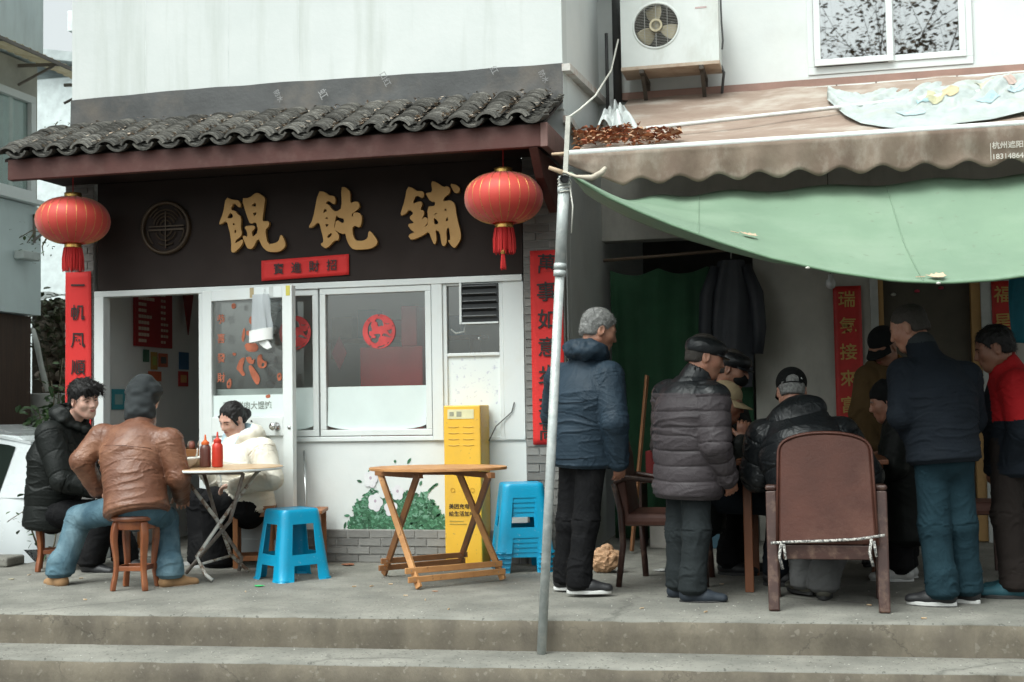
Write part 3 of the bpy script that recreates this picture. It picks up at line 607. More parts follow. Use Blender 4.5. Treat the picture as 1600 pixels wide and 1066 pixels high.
# ------------------------------------------------------------------ glazing, door, stickers
def pane_unit(name, x0, x1, z0, z1, y, label, t=.045, film=None):
    e = empty(name, ((x0+x1)/2, y, z0), 0, label, 'window')
    f = MB(); f.box(x0, x1, y-.03, y+.03, z0, z0+t); f.box(x0, x1, y-.03, y+.03, z1-t, z1); f.box(x0, x0+t, y-.03, y+.03, z0+t, z1-t); f.box(x1-t, x1, y-.03, y+.03, z0+t, z1-t); f.build('frame', M_alu, e, bevel=.004)
    g = MB(); g.box(x0+t, x1-t, y-.004, y+.002, z0+t, z1-t); g.build('pane', M_glass, e)
    if film:
        k = MB(); n = 24
        k.grid(lambda u, v: (x0+t+.004+(x1-x0-2*t-.008)*u, y-.007-.012*max(0, (abs(u-.5)*2)**8)*max(0, 1-2*v), z0+t+(.03*(abs(u-.5)*2)**5)*(1-v)+(film-z0-t)*v), 24, 8); k.build('frosted_film', M_film, e, smooth=True)
    return e
e1 = pane_unit('shop_window', -1.435, -.585, .905, 1.983, -.01, 'large fixed shop window with frosted lower film and round red horse sticker', film=1.262)
e2 = pane_unit('shop_window', -2.325, -1.45, .905, 1.983, -.005, 'left shop window partly covered by the open door', film=1.262)
M_stk = mat('red_sticker', (.62, .07, .07), .5, var=.3, vscale=12)
M_ora = mat('orange_sticker', (.44, .125, .06), .6, var=.5, vscale=14)
def sticker(parent, px, py, rad, y):
    c = oY(px, py, y); n = 48
    P = [[(rad*math.cos(2*math.pi*i/n), rad*math.sin(2*math.pi*i/n)) for i in range(n)]]
    k = rad/400.0; cx, cy = 490, 575
    H = [[(440,270),(560,300),(610,400),(600,460),(540,440),(500,470),(460,450),(450,360),(390,335)],
         [(330,340),(290,420),(330,540),(300,570),(255,560),(255,650),(310,690),(300,740),(260,720),(215,600),(225,450),(280,360)],
         [(350,650),(450,625),(520,640),(530,670),(480,750),(480,800),(400,855),(330,820),(270,760),(330,720),(400,735),(420,690)],
         [(590,620),(680,640),(740,690),(800,705),(770,725),(690,710),(610,680),(560,690)], [(680,540),(740,560),(820,510),(800,620),(760,650),(720,600)], [(620,370),(690,400),(760,380),(730,420),(650,410)],
         [(420,945),(620,890),(660,880),(600,930),(480,970)], [(470,190),(520,180),(510,215),(480,215)], [(230,320),(260,290),(270,310),(240,350)], [(820,430),(850,440),(845,490),(825,470)], [(250,870),(300,890),(330,920),(290,915)], [(690,850),(740,820),(740,840),(700,880)]]
    for h in H: P.append(smooth_poly([((u-cx)*k, -(v-cy)*k) for u, v in h], 1))
    me = curve_mesh(P, .0006, 'sticker'); stand(me, (c.x, y, c.z)); return link_mesh('horse_sticker', me, M_stk, parent)
sticker(e1, 592, 518, .125, -.018)
sticker(e2, 461, 520, .125, -.014)
# narrow window with extractor box, patterned panel
e3 = empty('vent_window', (-.28, 0, .88), 0, 'narrow window holding a black extractor louvre above a speckled panel', 'window')
b = MB(); b.box(-.50, -.47, -.03, .03, .872, 1.983); b.box(-.085, -.056, -.03, .03, .872, 1.983); b.box(-.47, -.085, -.03, .03, .872, .89); b.box(-.47, -.085, -.03, .03, 1.462, 1.485); b.box(-.47, -.085, -.03, .03, 1.968, 1.983); b.build('frame', M_alu, e3, bevel=.003)
b = MB(); b.box(-.47, -.085, -.002, .004, 1.485, 1.968); b.build('pane', M_glass, e3)
b = MB(); b.box(-.47, -.085, -.012, .01, .89, 1.462)
b.build('speckled_panel', mat('speckled_laminate', (.72, .77, .76), .4, color2=(.50, .52, .60), vscale=34, ramp=(.30, .42), bump=.03), e3)
bx = MB(); bx.box(-.372, -.368+.012, -.045, -.004, 1.69, 1.985); bx.box(-.36, -.088, -.045, -.004, 1.69, 1.702); bx.build('vent_trim', M_alu, e3)
bx = MB(); bx.box(-.36, -.088, -.03, .18, 1.702, 1.975); vb = bx.build('extractor_box', mat('black_plastic', (.03, .033, .035), .45), e3)
for i in range(5):
    z = 1.715+i*.053; b = MB(); b.bar((-.35, -.042, z+.02), (-.098, -.042, z+.02), .05, .006, up=(0, .5, 1)); b.build('louvre', mat('black_plastic2', (.05, .055, .058), .4), vb)
cb = MB(); cb.tube([(-.46, .04, 1.66), (-.42, .03, 1.63), (-.36, .03, 1.64), (-.345, .03, 1.70)], .006, 6); cb.build('cable', M_alu, e3, smooth=True)
cb = MB(); cb.lathe([(.002, 0), (.016, .004), (.014, .02), (.003, .026)], (0, 0, 0), 10); cb.v = [(-.25+x, .05-z, 1.59+y) for x, y, z in cb.v]; cb.build('knob', mat('chrome', (.7, .7, .7), .2, metal=1, bump=0), e3, smooth=True)
# open door, hinged at x=-2.36, swung right round so its free edge stands out
hx, hy = -2.345, -.055; fx, fy = -1.565, -.21; L = math.hypot(fx-hx, fy-hy); da = math.atan2(fy-hy, fx-hx)
door = empty('glazed_door', (hx, hy, 0), da, 'white aluminium door swung open outwards with orange new year stickers on its glass', 'door')
def dbox(x0, x1, z0, z1, y0=-.025, y1=.025): return MB().box(x0, x1, y0, y1, z0, z1)
b = MB(); b.box(0, .08, -.025, .025, .03, 2.0); b.box(L-.085, L, -.025, .025, .03, 2.0); b.box(.08, L-.085, -.025, .025, 1.915, 2.0); b.box(.08, L-.085, -.025, .025, .915, 1.055); b.box(.08, L-.085, -.025, .025, .03, .17); b.build('frame', M_alu, door, world=False, bevel=.005)
b = MB(); b.box(.08, L-.085, -.008, .008, .17, .915); b.build('lower_panel', M_wall2, door, world=False)
b = MB(); b.box(.08, L-.085, -.003, .003, 1.055, 1.915); b.build('pane', M_glass, door, world=False)
b = MB(); b.box(.082, L-.087, -.007, -.0035, 1.057, 1.215); b.build('frosted_film', M_film, door, world=False)
me = text_mesh('荠菜鲜肉大馄饨', .062, 0, .0006, 'LEFT'); stand(me, (.17, -.009, 1.115)); link_mesh('lettering', me, mat('grey_print', (.22, .25, .22), .7), door, world=False)
for i, ch in enumerate('恭喜發財'):
    me = text_mesh(ch, .075, 0, .001); stand(me, (.155, -.006, 1.755-.145*i)); link_mesh('orange_character', me, M_ora, door, world=False)
def patch(pts, name='orange_sticker', m=None, k=(.79/1.0)):
    # pts in pixels of the door crop; mapped on the door leaf by proportion
    P = []
    for poly in pts:
        P.append(smooth_poly([((u-20)/660.0*L+.0, 1.055+(1030-v)/990.0*.90) for u, v in poly], 1))
    me = curve_mesh(P, .0005, 'patch'); me.transform(Matrix.Translation((0, -.007, 0)) @ Matrix.Rotation(R(90), 4, 'X')); link_mesh(name, me, m or M_ora, door, world=False)
patch([[(360,230),(390,210),(420,240),(415,275),(385,295),(358,270)]])
patch([[(300,400),(315,320),(330,310),(325,400),(315,430)]]); patch([[(335,330),(420,345),(425,375),(340,380)]]); patch([[(320,440),(400,430),(430,470),(415,510),(340,505)]])
patch([[(230,110),(255,105),(262,140),(240,155),(228,140)]])
patch([[(260,640),(290,560),(330,545),(305,640),(330,690),(310,705),(280,660)]]); patch([[(350,620),(375,610),(440,720),(425,775),(405,770),(370,700)]]); patch([[(420,540),(450,525),(455,580),(490,590),(480,640),(430,645),(415,600)], [(450,600),(470,600),(465,630),(447,630)]])
patch([[(330,550),(370,545),(380,580),(400,560),(390,610),(350,600)]]); patch([[(190,740),(220,710),(228,760),(215,800),(190,795)], [(200,750),(212,745),(212,770),(200,775)]]); patch([[(560,690),(590,680),(595,740),(565,750)], [(570,700),(582,698),(582,720),(570,722)]]); patch([[(475,860),(510,850),(512,880),(480,885)]]); patch([[(235,505),(262,515),(255,535),(235,530)]])
# door handle, tape pieces
kn = MB(); kn.lathe([(.004, 0), (.028, .002), (.028, .008), (.012, .012), (.012, .035), (.026, .042), (.03, .056), (.022, .068), (.004, .07)], (0, 0, 0), 18); kn.v = [(L-.135+x, -.025-z, .985+y) for x, y, z in kn.v]
kn.build('door_knob', mat('chrome', (.7, .7, .7), .2, metal=1, bump=0), door, smooth=True, world=False)
kn = MB(); kn.lathe([(.004, 0), (.014, .002), (.012, .006), (.003, .008)], (0, 0, 0), 12); kn.v = [(L-.03+x, -.025-z, .975+y) for x, y, z in kn.v]; kn.build('lock', mat('chrome', (.7, .7, .7), .2, metal=1, bump=0), door, smooth=True, world=False)
for x, c in ((.43, (.45, .36, .2)), (.60, (.6, .62, .6)), (L-.05, (.62, .55, .1))):
    b = MB(); b.box(x, x+.035, -.027, -.0255, 1.925, 1.998); b.build('tape', mat('tape%d' % int(x*100), c, .5), door, world=False)
# takeaway bags hung on the door
T = Matrix.Translation((hx, hy, 0)) @ Matrix.Rotation(da, 4, 'Z')
bag = empty('plastic_bag', T @ Vector((.56, -.06, 1.62)), 0, 'bundle of white takeaway bags hanging from the top of the open door', 'bag')
m = MB()
def bagf(u, v):
    a = u*2*math.pi; r = (.075+.012*math.sin(a*5+v*3)+.01*nz3((math.cos(a)*2, math.sin(a)*2, v*3)))*(1-.25*v)
    p = T @ Vector((.565+r*math.cos(a)*1.15, -.075+.03*math.sin(a), 1.66+.28*v)); return p
m.grid(bagf, 40, 14); mm = mat('thin_plastic', (.70, .74, .76), .3, var=.1, vscale=12, vmap=(3, 3, .4), bump=.5, bscale=25, transl=.5); m.build('bag_body', mm, bag, smooth=True)
m = MB()
def roll(u, v):
    a = u*2*math.pi; p = Vector((.565+.095*math.cos(a)+.005*math.sin(3*a), -.08+.045*math.sin(a), 1.60+.085*v+.012*math.cos(a))); return T @ p
m.grid(roll, 30, 5); m.build('rolled_hem', mat('white_plastic_hem', (.80, .82, .80), .45, var=.08, bump=.2, bscale=20), bag, smooth=True)
m = MB(); m.add([T @ Vector(p) for p in ((.55, -.10, 1.60), (.63, -.10, 1.61), (.665, -.095, 1.55), (.63, -.10, 1.535), (.60, -.10, 1.55), (.57, -.10, 1.57), (.55, -.08, 1.60), (.63, -.08, 1.61), (.665, -.08, 1.55), (.63, -.08, 1.535), (.60, -.08, 1.55), (.57, -.08, 1.57))], [tuple(range(6)), tuple(range(11, 5, -1))]+[(i, i+6, (i+1) % 6+6, (i+1) % 6) for i in range(6)]); m.build('hem_tail', mat('white_plastic_hem', (.8, .82, .8), .45), bag, bevel=.006)
m = MB(); m.tube([T @ Vector((.565, -.05, 1.93)), T @ Vector((.565, -.032, 1.985))], .004, 5); m.build('string', M_alu, bag)

# ------------------------------------------------------------------ things inside the shop
M_menu = mat('menu_red', (.30, .012, .014), .55, var=.15); M_menutx = mat('menu_print', (.62, .52, .42), .6)
mn = empty('menu_board', (-2.9, 1.6, 1.5), 0, 'dark red menu board with rows of pale print seen through the doorway', 'sign')
LW = -3.322
a0 = oX(208, 455, LW); a1 = oX(266, 545, LW)
MB().box(LW, LW+.02, a0.y, a1.y, a1.z, a0.z+.12).build('board', M_menu, mn)
row = MB()
for r in range(12):
    z = a0.z+.05-r*.05; yy_ = a0.y+.05; sw = (a1.y-a0.y)/14
    if z < a1.z+.03: break
    for k in range(random.randint(3, 6)): row.box(LW+.02, LW+.023, yy_, yy_+sw*.8, z-.013, z+.013); yy_ += sw
    yy_ = a0.y+(a1.y-a0.y)*.68
    for k in range(random.randint(2, 3)): row.box(LW+.02, LW+.023, yy_, yy_+sw*.7, z-.011, z+.011); yy_ += sw
row.build('print_rows', M_menutx, mn)
def poster(px0, py0, px1, py1, Y, name, label, c, c2=None):
    p = oX(px0, py0, LW); q = oX(px1, py1, LW); e = empty(name, (LW, p.y, q.z), 0, label, 'poster')
    MB().box(LW-.004, LW+.002, p.y, q.y, q.z, p.z).build('sheet', mat(name+label[:14], c, .5, var=.2), e)
    if c2: MB().box(LW+.002, LW+.004, p.y+(q.y-p.y)*.2, q.y-(q.y-p.y)*.2, q.z+(p.z-q.z)*.25, p.z-(p.z-q.z)*.25).build('picture', mat(name+label[:14]+'p', c2, .5), e)
poster(224, 546, 233, 566, 1.2, 'small_poster', 'small green card under the menu board', (.05, .14, .09))
poster(236, 550, 246, 578, 1.2, 'small_poster', 'small yellow card under the menu board', (.4, .25, .05), (.3, .4, .1))
poster(248, 552, 262, 574, 1.2, 'small_poster', 'small orange card with dark picture under the menu board', (.5, .12, .06), (.05, .07, .07))
poster(232, 580, 252, 596, 1.2, 'small_poster', 'orange card pinned low on the white wall', (.55, .12, .04))
poster(175, 608, 195, 640, 1.2, 'small_poster', 'teal picture leaflet at the left inside wall', (.05, .3, .36), (.3, .45, .45))
poster(280, 550, 295, 578, 3.28, 'wall_poster', 'blue poster on the back wall of the shop', (.03, .12, .25))
poster(279, 580, 294, 604, 3.28, 'wall_poster', 'red poster below the blue one on the back wall', (.45, .02, .02), (.6, .3, .1))
b = MB(); pa = oX(293, 460, LW+.05); Y_ = pa.y; b.add([(pa.x, Y_-.12, pa.z+.1), (pa.x, Y_+.12, pa.z+.1), (pa.x, Y_, pa.z-.36), (pa.x+.01, Y_-.12, pa.z+.1), (pa.x+.01, Y_+.12, pa.z+.1), (pa.x+.01, Y_, pa.z-.36)], [(0, 1, 2), (5, 4, 3), (0, 3, 4, 1), (1, 4, 5, 2), (2, 5, 3, 0)])
tag(b.build('pennant', mat('pennant_red', (.22, .02, .02), .7)), 'dark red hanging pennant inside the doorway', 'pennant')
rq0 = oY(562, 543, .40); rq1 = oY(660, 543, .40); rq2 = oY(626, 478, .42); b = MB(); b.box(rq0.x, rq1.x, .40, .75, .012, rq0.z); b.box(rq2.x, rq1.x-.05, .42, .70, rq0.z, rq2.z); tag(b.build('red_cabinet', mat('red_cabinet', (.50, .035, .035), .5, var=.3, vscale=3), bevel=.01), 'large red cabinet standing inside behind the big window', 'cabinet')
b = MB(); b.box(-.55, -.1, .5, 1.0, .012, 1.15); tag(b.build('stove_counter', mat('steel_counter', (.4, .4, .38), .35, metal=.6), bevel=.01), 'steel cooking counter behind the shop window', 'counter')
b = MB(); q = oY(530, 552, .3); b.add([(q.x-.06, .3, q.z), (q.x, .3, q.z+.13), (q.x+.06, .3, q.z), (q.x, .3, q.z-.13), (q.x-.06, .31, q.z), (q.x, .31, q.z+.13), (q.x+.06, .31, q.z), (q.x, .31, q.z-.13)], [(0, 1, 2, 3), (7, 6, 5, 4), (0, 4, 5, 1), (1, 5, 6, 2), (2, 6, 7, 3), (3, 7, 4, 0)])
tag(b.build('fortune_diamond', mat('dark_red_card', (.28, .015, .02), .6)), 'dark red diamond shaped paper inside the big window', 'decoration')
# shelf with goods behind the big window
isf = empty('wall_shelf', (-.95, 1.5, 1.75), 0, 'wooden wall shelf high up behind the big window', 'shelf'); MB().box(-2.2, -.75, 2.0, 2.25, 1.70, 1.73).build('board', mat('shelf_wood', (.35, .24, .15), .6), isf)
for x in (-2.15, -.85): MB().box(x, x+.03, 2.0, 2.25, 1.55, 1.70).build('bracket', mat('shelf_wood', (.35, .24, .15), .6), isf)
for i, (dx, w3_, h3_, c3_, nm_) in enumerate(((-2.15, .2, .20, (.5, .42, .3), 'tan'), (-1.90, .18, .26, (.04, .22, .26), 'teal'), (-1.66, .22, .16, (.42, .05, .04), 'red'), (-1.38, .16, .24, (.55, .52, .42), 'cream'), (-1.15, .2, .18, (.08, .18, .3), 'blue'))):
    b = MB(); b.box(dx, dx+w3_, 2.03, 2.2, 1.732, 1.73+h3_); tag(b.build('carton', mat('carton_'+nm_, c3_, .6, var=.3), bevel=.006), '%s carton on the shelf behind the big window' % nm_, 'carton')
# counter just inside the doorway with trays
ct = empty('wood_counter', (-2.9, .75, 0), 0, 'orange wooden counter with trays just inside the doorway', 'counter')
M_owood = mat('orange_wood', (.44, .19, .065), .5, color2=(.32, .125, .04), vscale=5, vmap=(1, 1, 6), bump=.1, bscale=40)
MB().box(-3.28, -2.55, .55, 1.0, .74, .80).build('top', M_owood, ct, bevel=.006)
for x in (-3.24, -2.59):
    for y in (.59, .96): MB().box(x-.02, x+.02, y-.02, y+.02, .012, .74).build('leg', M_owood, ct)
for k in range(5):
    q = oY(284+k*8, 690, .68); b = MB(); b.lathe([(.002, 0), (.022, .004), (.027, .03), (.02, .055), (.004, .062)], (q.x, .68+.06*(k % 2), .802), 14)
    tag(b.build('food_packet', mat('pink_packet%d' % (k % 2), ((.6, .25, .2), (.6, .5, .4))[k % 2], .4), smooth=True), ('leftmost', 'second', 'middle', 'fourth', 'rightmost')[k]+' small wrapped food packet on the doorway counter', 'packet', 'packets on the doorway counter')
# bottle crate under the counter
cr = empty('bottle_crate', (-2.35, .2, 0), 0, 'blue and white drinks pack on the floor inside the doorway', 'crate'); M_cr = mat('crate_blue', (.03, .13, .38), .4)
for i in range(3): MB().lathe([(.03, 0), (.034, .01), (.034, .16), (.012, .21), (.012, .235)], (-2.45+.075*i, .2, .012), 14).build('bottle', M_cr, cr, smooth=True)
for i in range(3): MB().lathe([(.03, 0), (.034, .01), (.034, .16), (.012, .21), (.012, .235)], (-2.45+.075*i, .2, .26), 14).build('bottle', M_cr, cr, smooth=True)
MB().box(-2.49, -2.26, .16, .24, .248, .258).build('shelf', M_alu, cr)

# ------------------------------------------------------------------ yellow charging cabinet
M_yel = mat('yellow_enamel', (.80, .46, .04), .45, var=.10, vscale=3, bump=.03, coat=.1, stain=(.50, .30, .07), sscale=4, smap=(1, 1, .5), samt=.4, speck=(40, .69, (.25, .17, .08), .5))
M_yel2 = mat('yellow_slot', (.60, .34, .02), .5)
yc = empty('charging_cabinet', (-.30, -.2, 0), 0, 'tall yellow power bank cabinet standing against the white wall', 'cabinet')
yx0, yx1, yy0, yy1 = -.428, -.165, -.29, -.04
MB().box(yx0, yx1, yy0, yy1, .02, 1.112).build('body', M_yel, yc, bevel=.008)
MB().box(yx0-.01, yx1+.01, yy0-.01, yy1, .002, .022).build('base', M_yel2, yc)
for r in range(4):
    for c in range(2):
        x = yx0+.035+c*.105; z = .965-r*.042
        k = MB(); k.tube([(x, yy0-.001, z), (x+.035, yy0-.001, z-.004), (x+.075, yy0-.001, z)], .003, 6); k.build('slot', M_yel2, yc)
MB().box(yx0+.03, yx1-.045, yy0-.003, yy0-.0005, 1.02, 1.085).build('notice', mat('cream_notice', (.78, .74, .45), .5), yc)
MB().box(yx0+.045, yx0+.075, yy0-.005, yy0-.0035, 1.04, 1.068).build('notice_print', mat('notice_print', (.35, .35, .25), .5), yc)
MB().box(yx0+.095, yx0+.13, yy0-.005, yy0-.0035, 1.035, 1.07).build('notice_print', mat('notice_print', (.35, .35, .25), .5), yc)
for i, (tx, z) in enumerate((('美团充电', .395), ('给生活加电', .345))):
    me = text_mesh(tx, .037, 0, .0006, 'LEFT'); stand(me, (yx0+.03, yy0-.003, z+.01)); link_mesh('lettering', me, M_ink, yc)
for z, w_ in ((.315, .10), (.295, .12)): MB().box(yx0+.035, yx0+.035+w_, yy0-.003, yy0-.0005, z, z+.006).build('fine_print', mat('fine_print', (.5, .36, .06), .5), yc)
for x in (yx0+.06, yx0+.20):
    me = curve_mesh([[(.016*math.cos(t*math.pi/8), .016*math.sin(t*math.pi/8)) for t in range(16)], [(.012*math.cos(t*math.pi/8), .012*math.sin(t*math.pi/8)) for t in range(16)]], .0006); stand(me, (x, yy0-.003, .53)); link_mesh('icon', me, M_yel2, yc)
cb = MB(); cb.tube([(yx1+.01, -.10, .86), (yx1+.05, -.05, .96), (.0, -.045, 1.06), (.02, -.045, 1.13)], .004, 6); tag(cb.build('loose_cable', mat('grey_cable', (.12, .12, .12), .6), smooth=True), 'thin dark cable rising behind the yellow cabinet', 'cable')
# ------------------------------------------------------------------ flower mural painted on the wall
mu = empty('flower_mural', (-1.0, -.022, .25), 0, 'painted mural of white lotus flowers and green leaves low on the white wall', 'mural')
mg = [mat('mural_green%d' % i, c, .8, var=.3, vscale=14, bump=.05) for i, c in enumerate(((.055, .17, .085), (.10, .26, .15), (.20, .38, .27), (.035, .11, .055)))]
def mpt(u, v): return oY(530+u*170/1394.0, 710+v*130/1066.0, -.0225)
def leaf2(m, c, l, w_, a, y):
    pts = []; n = 5
    for i in range(n): t = i/n; pts.append((t*2*l-l, w_*math.sin(math.pi*(t*.9+.05))))
    for i in range(n): t = 1-i/n; pts.append((t*2*l-l, -w_*math.sin(math.pi*(t*.9+.05))))
    ca, sa = math.cos(a), math.sin(a)
    m.add([(c.x+u*ca-v*sa, y, c.z+u*sa+v*ca) for u, v in pts], [tuple(range(len(pts)))])
ms = [MB() for _ in mg]; cnt = 0
for i in range(5200):
    u = random.uniform(120, 1390); v = random.uniform(300, 985)
    top = 980
    if u < 600: top = 430+abs(u-430)*1.1 if u > 260 else 560+(260-u)*2.2
    elif u < 1130: top = 480 if u < 900 else 500
    else: top = 560+abs(u-1180)*1.4
    top += 60*nz3((u*.02, 3.0, 1.0))+40*nz3((u*.07, 1.0, 7.0))
    if v < top: continue
    if random.random() > .40+(v-top)/350.0+.5*nz3((u*.012, v*.012, 2.0)): continue
    p = mpt(u, v); cnt += 1; k = random.choices((0, 1, 2, 3), (4, 4, 2, 3))[0] if v < 820 else random.choices((0, 1, 2, 3), (5, 3, 1, 5))[0]
    leaf2(ms[k], p, random.uniform(.008, .026), random.uniform(.004, .011), random.uniform(-.6, 3.6), -.0225-.00002*(i % 150)-.0005)
for (u, v, a, l) in ((895, 85, 1.0, .026), (715, 90, 1.5, .012), (190, 690, -.8, .022), (100, 785, .1, .024), (200, 795, 1.3, .022), (75, 910, 1.3, .028), (118, 885, 1.5, .026), (285, 700, 1.9, .03), (280, 760, 1.0, .03), (1200, 420, .8, .03), (1160, 460, .9, .03), (1240, 390, .6, .02), (1230, 750, -.5, .02), (1045, 370, 1.2, .02), (260, 345, -.3, .022), (390, 215, .2, .014)):
    leaf2(ms[random.choice((0, 1, 3))], mpt(u, v), l, .010, a, -.0235)
for m_, g in zip(ms, mg): tag(m_.build('painted_leaves', g, mu), kind='stuff')
M_pet = mat('mural_white', (.71, .72, .72), .8, color2=(.64, .62, .65), vscale=14)
M_pc = mat('mural_lilac', (.52, .42, .50), .8)
for (u, v, r) in ((405, 320, .058), (465, 615, .062), (750, 490, .052), (665, 690, .055)):
    p = mpt(u, v); P = [(r*(.78+.22*abs(math.cos(2.5*t+u)))*math.cos(t)*.95, r*(.8+.2*abs(math.cos(2.5*t+u)))*math.sin(t)*1.1) for t in [i*2*math.pi/60 for i in range(60)]]
    me = curve_mesh([P], .0004); stand(me, (p.x, -.0275, p.z)); fo = link_mesh('painted_flower', me, M_pet, mu)
    me = curve_mesh([[(.010*math.cos(t*.6), .012*math.sin(t*.6)) for t in range(10)]], .0003); stand(me, (p.x, -.0285, p.z+.01)); link_mesh('flower_heart', me, M_pc, fo)
# ------------------------------------------------------------------ furniture materials
M_bluep = mat('blue_plastic', (.014, .34, .58), .36, var=.10, vscale=3, bump=.03, coat=.08, transl=.06, stain=(.03, .24, .40), sscale=5, samt=.5, speck=(60, .68, (.25, .48, .60), .5))
M_stoolw = mat('varnished_red_wood', (.27, .085, .028), .34, stain=(.40, .17, .06), sscale=9, samt=.4, color2=(.15, .042, .016), vscale=7, vmap=(1, 1, .35), bump=.12, bscale=30, coat=.3)
M_lightw = mat('pale_orange_wood', (.52, .27, .105), .5, color2=(.38, .175, .062), vscale=8, vmap=(1, 1, 1), bump=.12, bscale=60, stain=(.28, .13, .05), sscale=7, samt=.5, speck=(35, .66, (.16, .08, .035), .6))
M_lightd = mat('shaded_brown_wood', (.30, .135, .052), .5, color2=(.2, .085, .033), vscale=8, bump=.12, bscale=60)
M_plainw = mat('plain_brown_wood', (.36, .15, .055), .5, color2=(.25, .095, .035), vscale=6, vmap=(1, 1, .4), bump=.12, bscale=40)
M_iron = mat('worn_painted_iron', (.55, .54, .50), .5, color2=(.20, .13, .09), vscale=22, ramp=(.42, .52), bump=.25, bscale=90)
M_rust = mat('rusty_iron', (.16, .11, .085), .7, color2=(.26, .24, .22), vscale=30, bump=.3, bscale=90)

# blue plastic stool, built once in local coordinates
def blue_stool_meshes():
    h = .455; T_, B_ = .138, .192
    def half(z): return B_+(T_-B_)*z/h
    legs = []
    m = MB()
    def ringpt(a0, z, inset=0.0):
        """rounded-square outline point; a0 in 0..1 around"""
        s = half(z)-inset; r = .045; n = 4; k = a0*4; side = int(k) % 4; f = k-int(k)
        L_ = 2*(s-r); arc = math.pi/2*r; tot = L_+arc; d = f*tot
        if d < L_: x, y = -(s-r)+d, -s
        else: a = (d-L_)/r; x, y = (s-r)+r*math.sin(a), -(s-r)-r*math.cos(a)
        c, sn = math.cos(side*math.pi/2), math.sin(side*math.pi/2); return (x*c-y*sn, x*sn+y*c, z)
    N = 80
    zs = [0, .012, .10, .115, .155, .168, .362, .375, .41, .435, .448, .455]
    def solid(i, j):
        f = ((i+.5)/N*4) % 1.0; z = (zs[j]+zs[j+1])/2
        s = half(z); r = .045; L_ = 2*(s-r); tot = L_+math.pi/2*r; d = f*tot
        open_ = .052 < d+.0 < L_-.052+.0
        if z < .10 and open_: return False
        if .168 < z < .362 and .036 < d < L_-.036: return False
        return True
    vs = []; idx = {}
    for lay in (0, 1):
        for j, z in enumerate(zs):
            ins = .005*lay+(.006 if j == len(zs)-1 else 0)+(.002 if j == len(zs)-2 else 0)-(.006 if z < .012 else 0)
            for i in range(N): idx[(lay, j, i)] = len(vs); vs.append(ringpt(i/N, z, ins))
    fs = []
    for j in range(len(zs)-1):
        for i in range(N):
            if not solid(i, j): continue
            i2 = (i+1) % N
            fs.append((idx[0, j, i], idx[0, j, i2], idx[0, j+1, i2], idx[0, j+1, i])); fs.append((idx[1, j, i], idx[1, j+1, i], idx[1, j+1, i2], idx[1, j, i2]))
            if j == 0 or not solid(i, j-1): fs.append((idx[0, j, i], idx[1, j, i], idx[1, j, i2], idx[0, j, i2]))
            if j < len(zs)-2 and not solid(i, j+1): fs.append((idx[0, j+1, i], idx[0, j+1, i2], idx[1, j+1, i2], idx[1, j+1, i]))
            if not solid((i-1) % N, j): fs.append((idx[0, j, i], idx[0, j+1, i], idx[1, j+1, i], idx[1, j, i]))
            if not solid(i2, j): fs.append((idx[0, j, i2], idx[1, j, i2], idx[1, j+1, i2], idx[0, j+1, i2]))
    m.add(vs, fs); legs_me = m.mesh('body')
    t = MB(); vs = [ringpt(i/N, .4545, .010) for i in range(N)]+[ringpt(i/N, .449, .05) for i in range(N)]+[ringpt(i/N, .440, .007) for i in range(N)]
    t.add(vs, [(i, (i+1) % N, N+(i+1) % N, N+i) for i in range(N)]+[tuple(range(N, 2*N))]+[tuple(range(2*N, 3*N))]+[(i, 2*N+i, 2*N+(i+1) % N, (i+1) % N) for i in range(N)]); top_me = t.mesh('seat')
    fr = MB()
    for i in range(N):
        f = (i/N*4) % 1.0
    fls = []
    for q in range(4):
        fl = MB(); fls.append(fl); c, sn = math.cos(q*math.pi/2), math.sin(q*math.pi/2); s = half(0)
        pts = [(s+.006, -s+.055), (s+.006, -s+.03), (s-.03, -s-.006), (s-.055, -s-.006), (s-.055, -s+.010), (s-.010, -s+.055)]
        fl.prism([(x*c-y*sn, x*sn+y*c) for x, y in pts], lambda u, v, d: (u, v, d), 0.0, .012)
    return [legs_me, top_me]+[f_.mesh('foot_rim') for f_ in fls]
bs = blue_stool_meshes()
def blue_stool(loc, rz, label, group=None):
    e = empty('plastic_stool', loc, rz, label, 'stool', group)
    for n, me in zip(('body', 'seat')+('foot_rim',)*4, bs):
        if not me.materials: me.materials.append(M_bluep)
        o = link_mesh(n, me, None, e, world=False); me.polygons.foreach_set('use_smooth', np.ones(len(me.polygons), bool)); me.set_sharp_from_angle(angle=R(38))
    return e
p = oZ(452, 905); blue_stool((p.x, p.y+.05, 0), R(52), 'single bright blue plastic stool standing alone in front of the doorway')
p = oZ(822, 893)
for k, lab in enumerate(('bottom', 'second', 'third', 'fourth', 'topmost')):
    blue_stool((p.x-.055+.002*k, p.y+.10, .001+.032*k), R(18+.6*k), '%s blue plastic stool of the nested stack beside the steel pole' % lab, 'nested blue plastic stools')

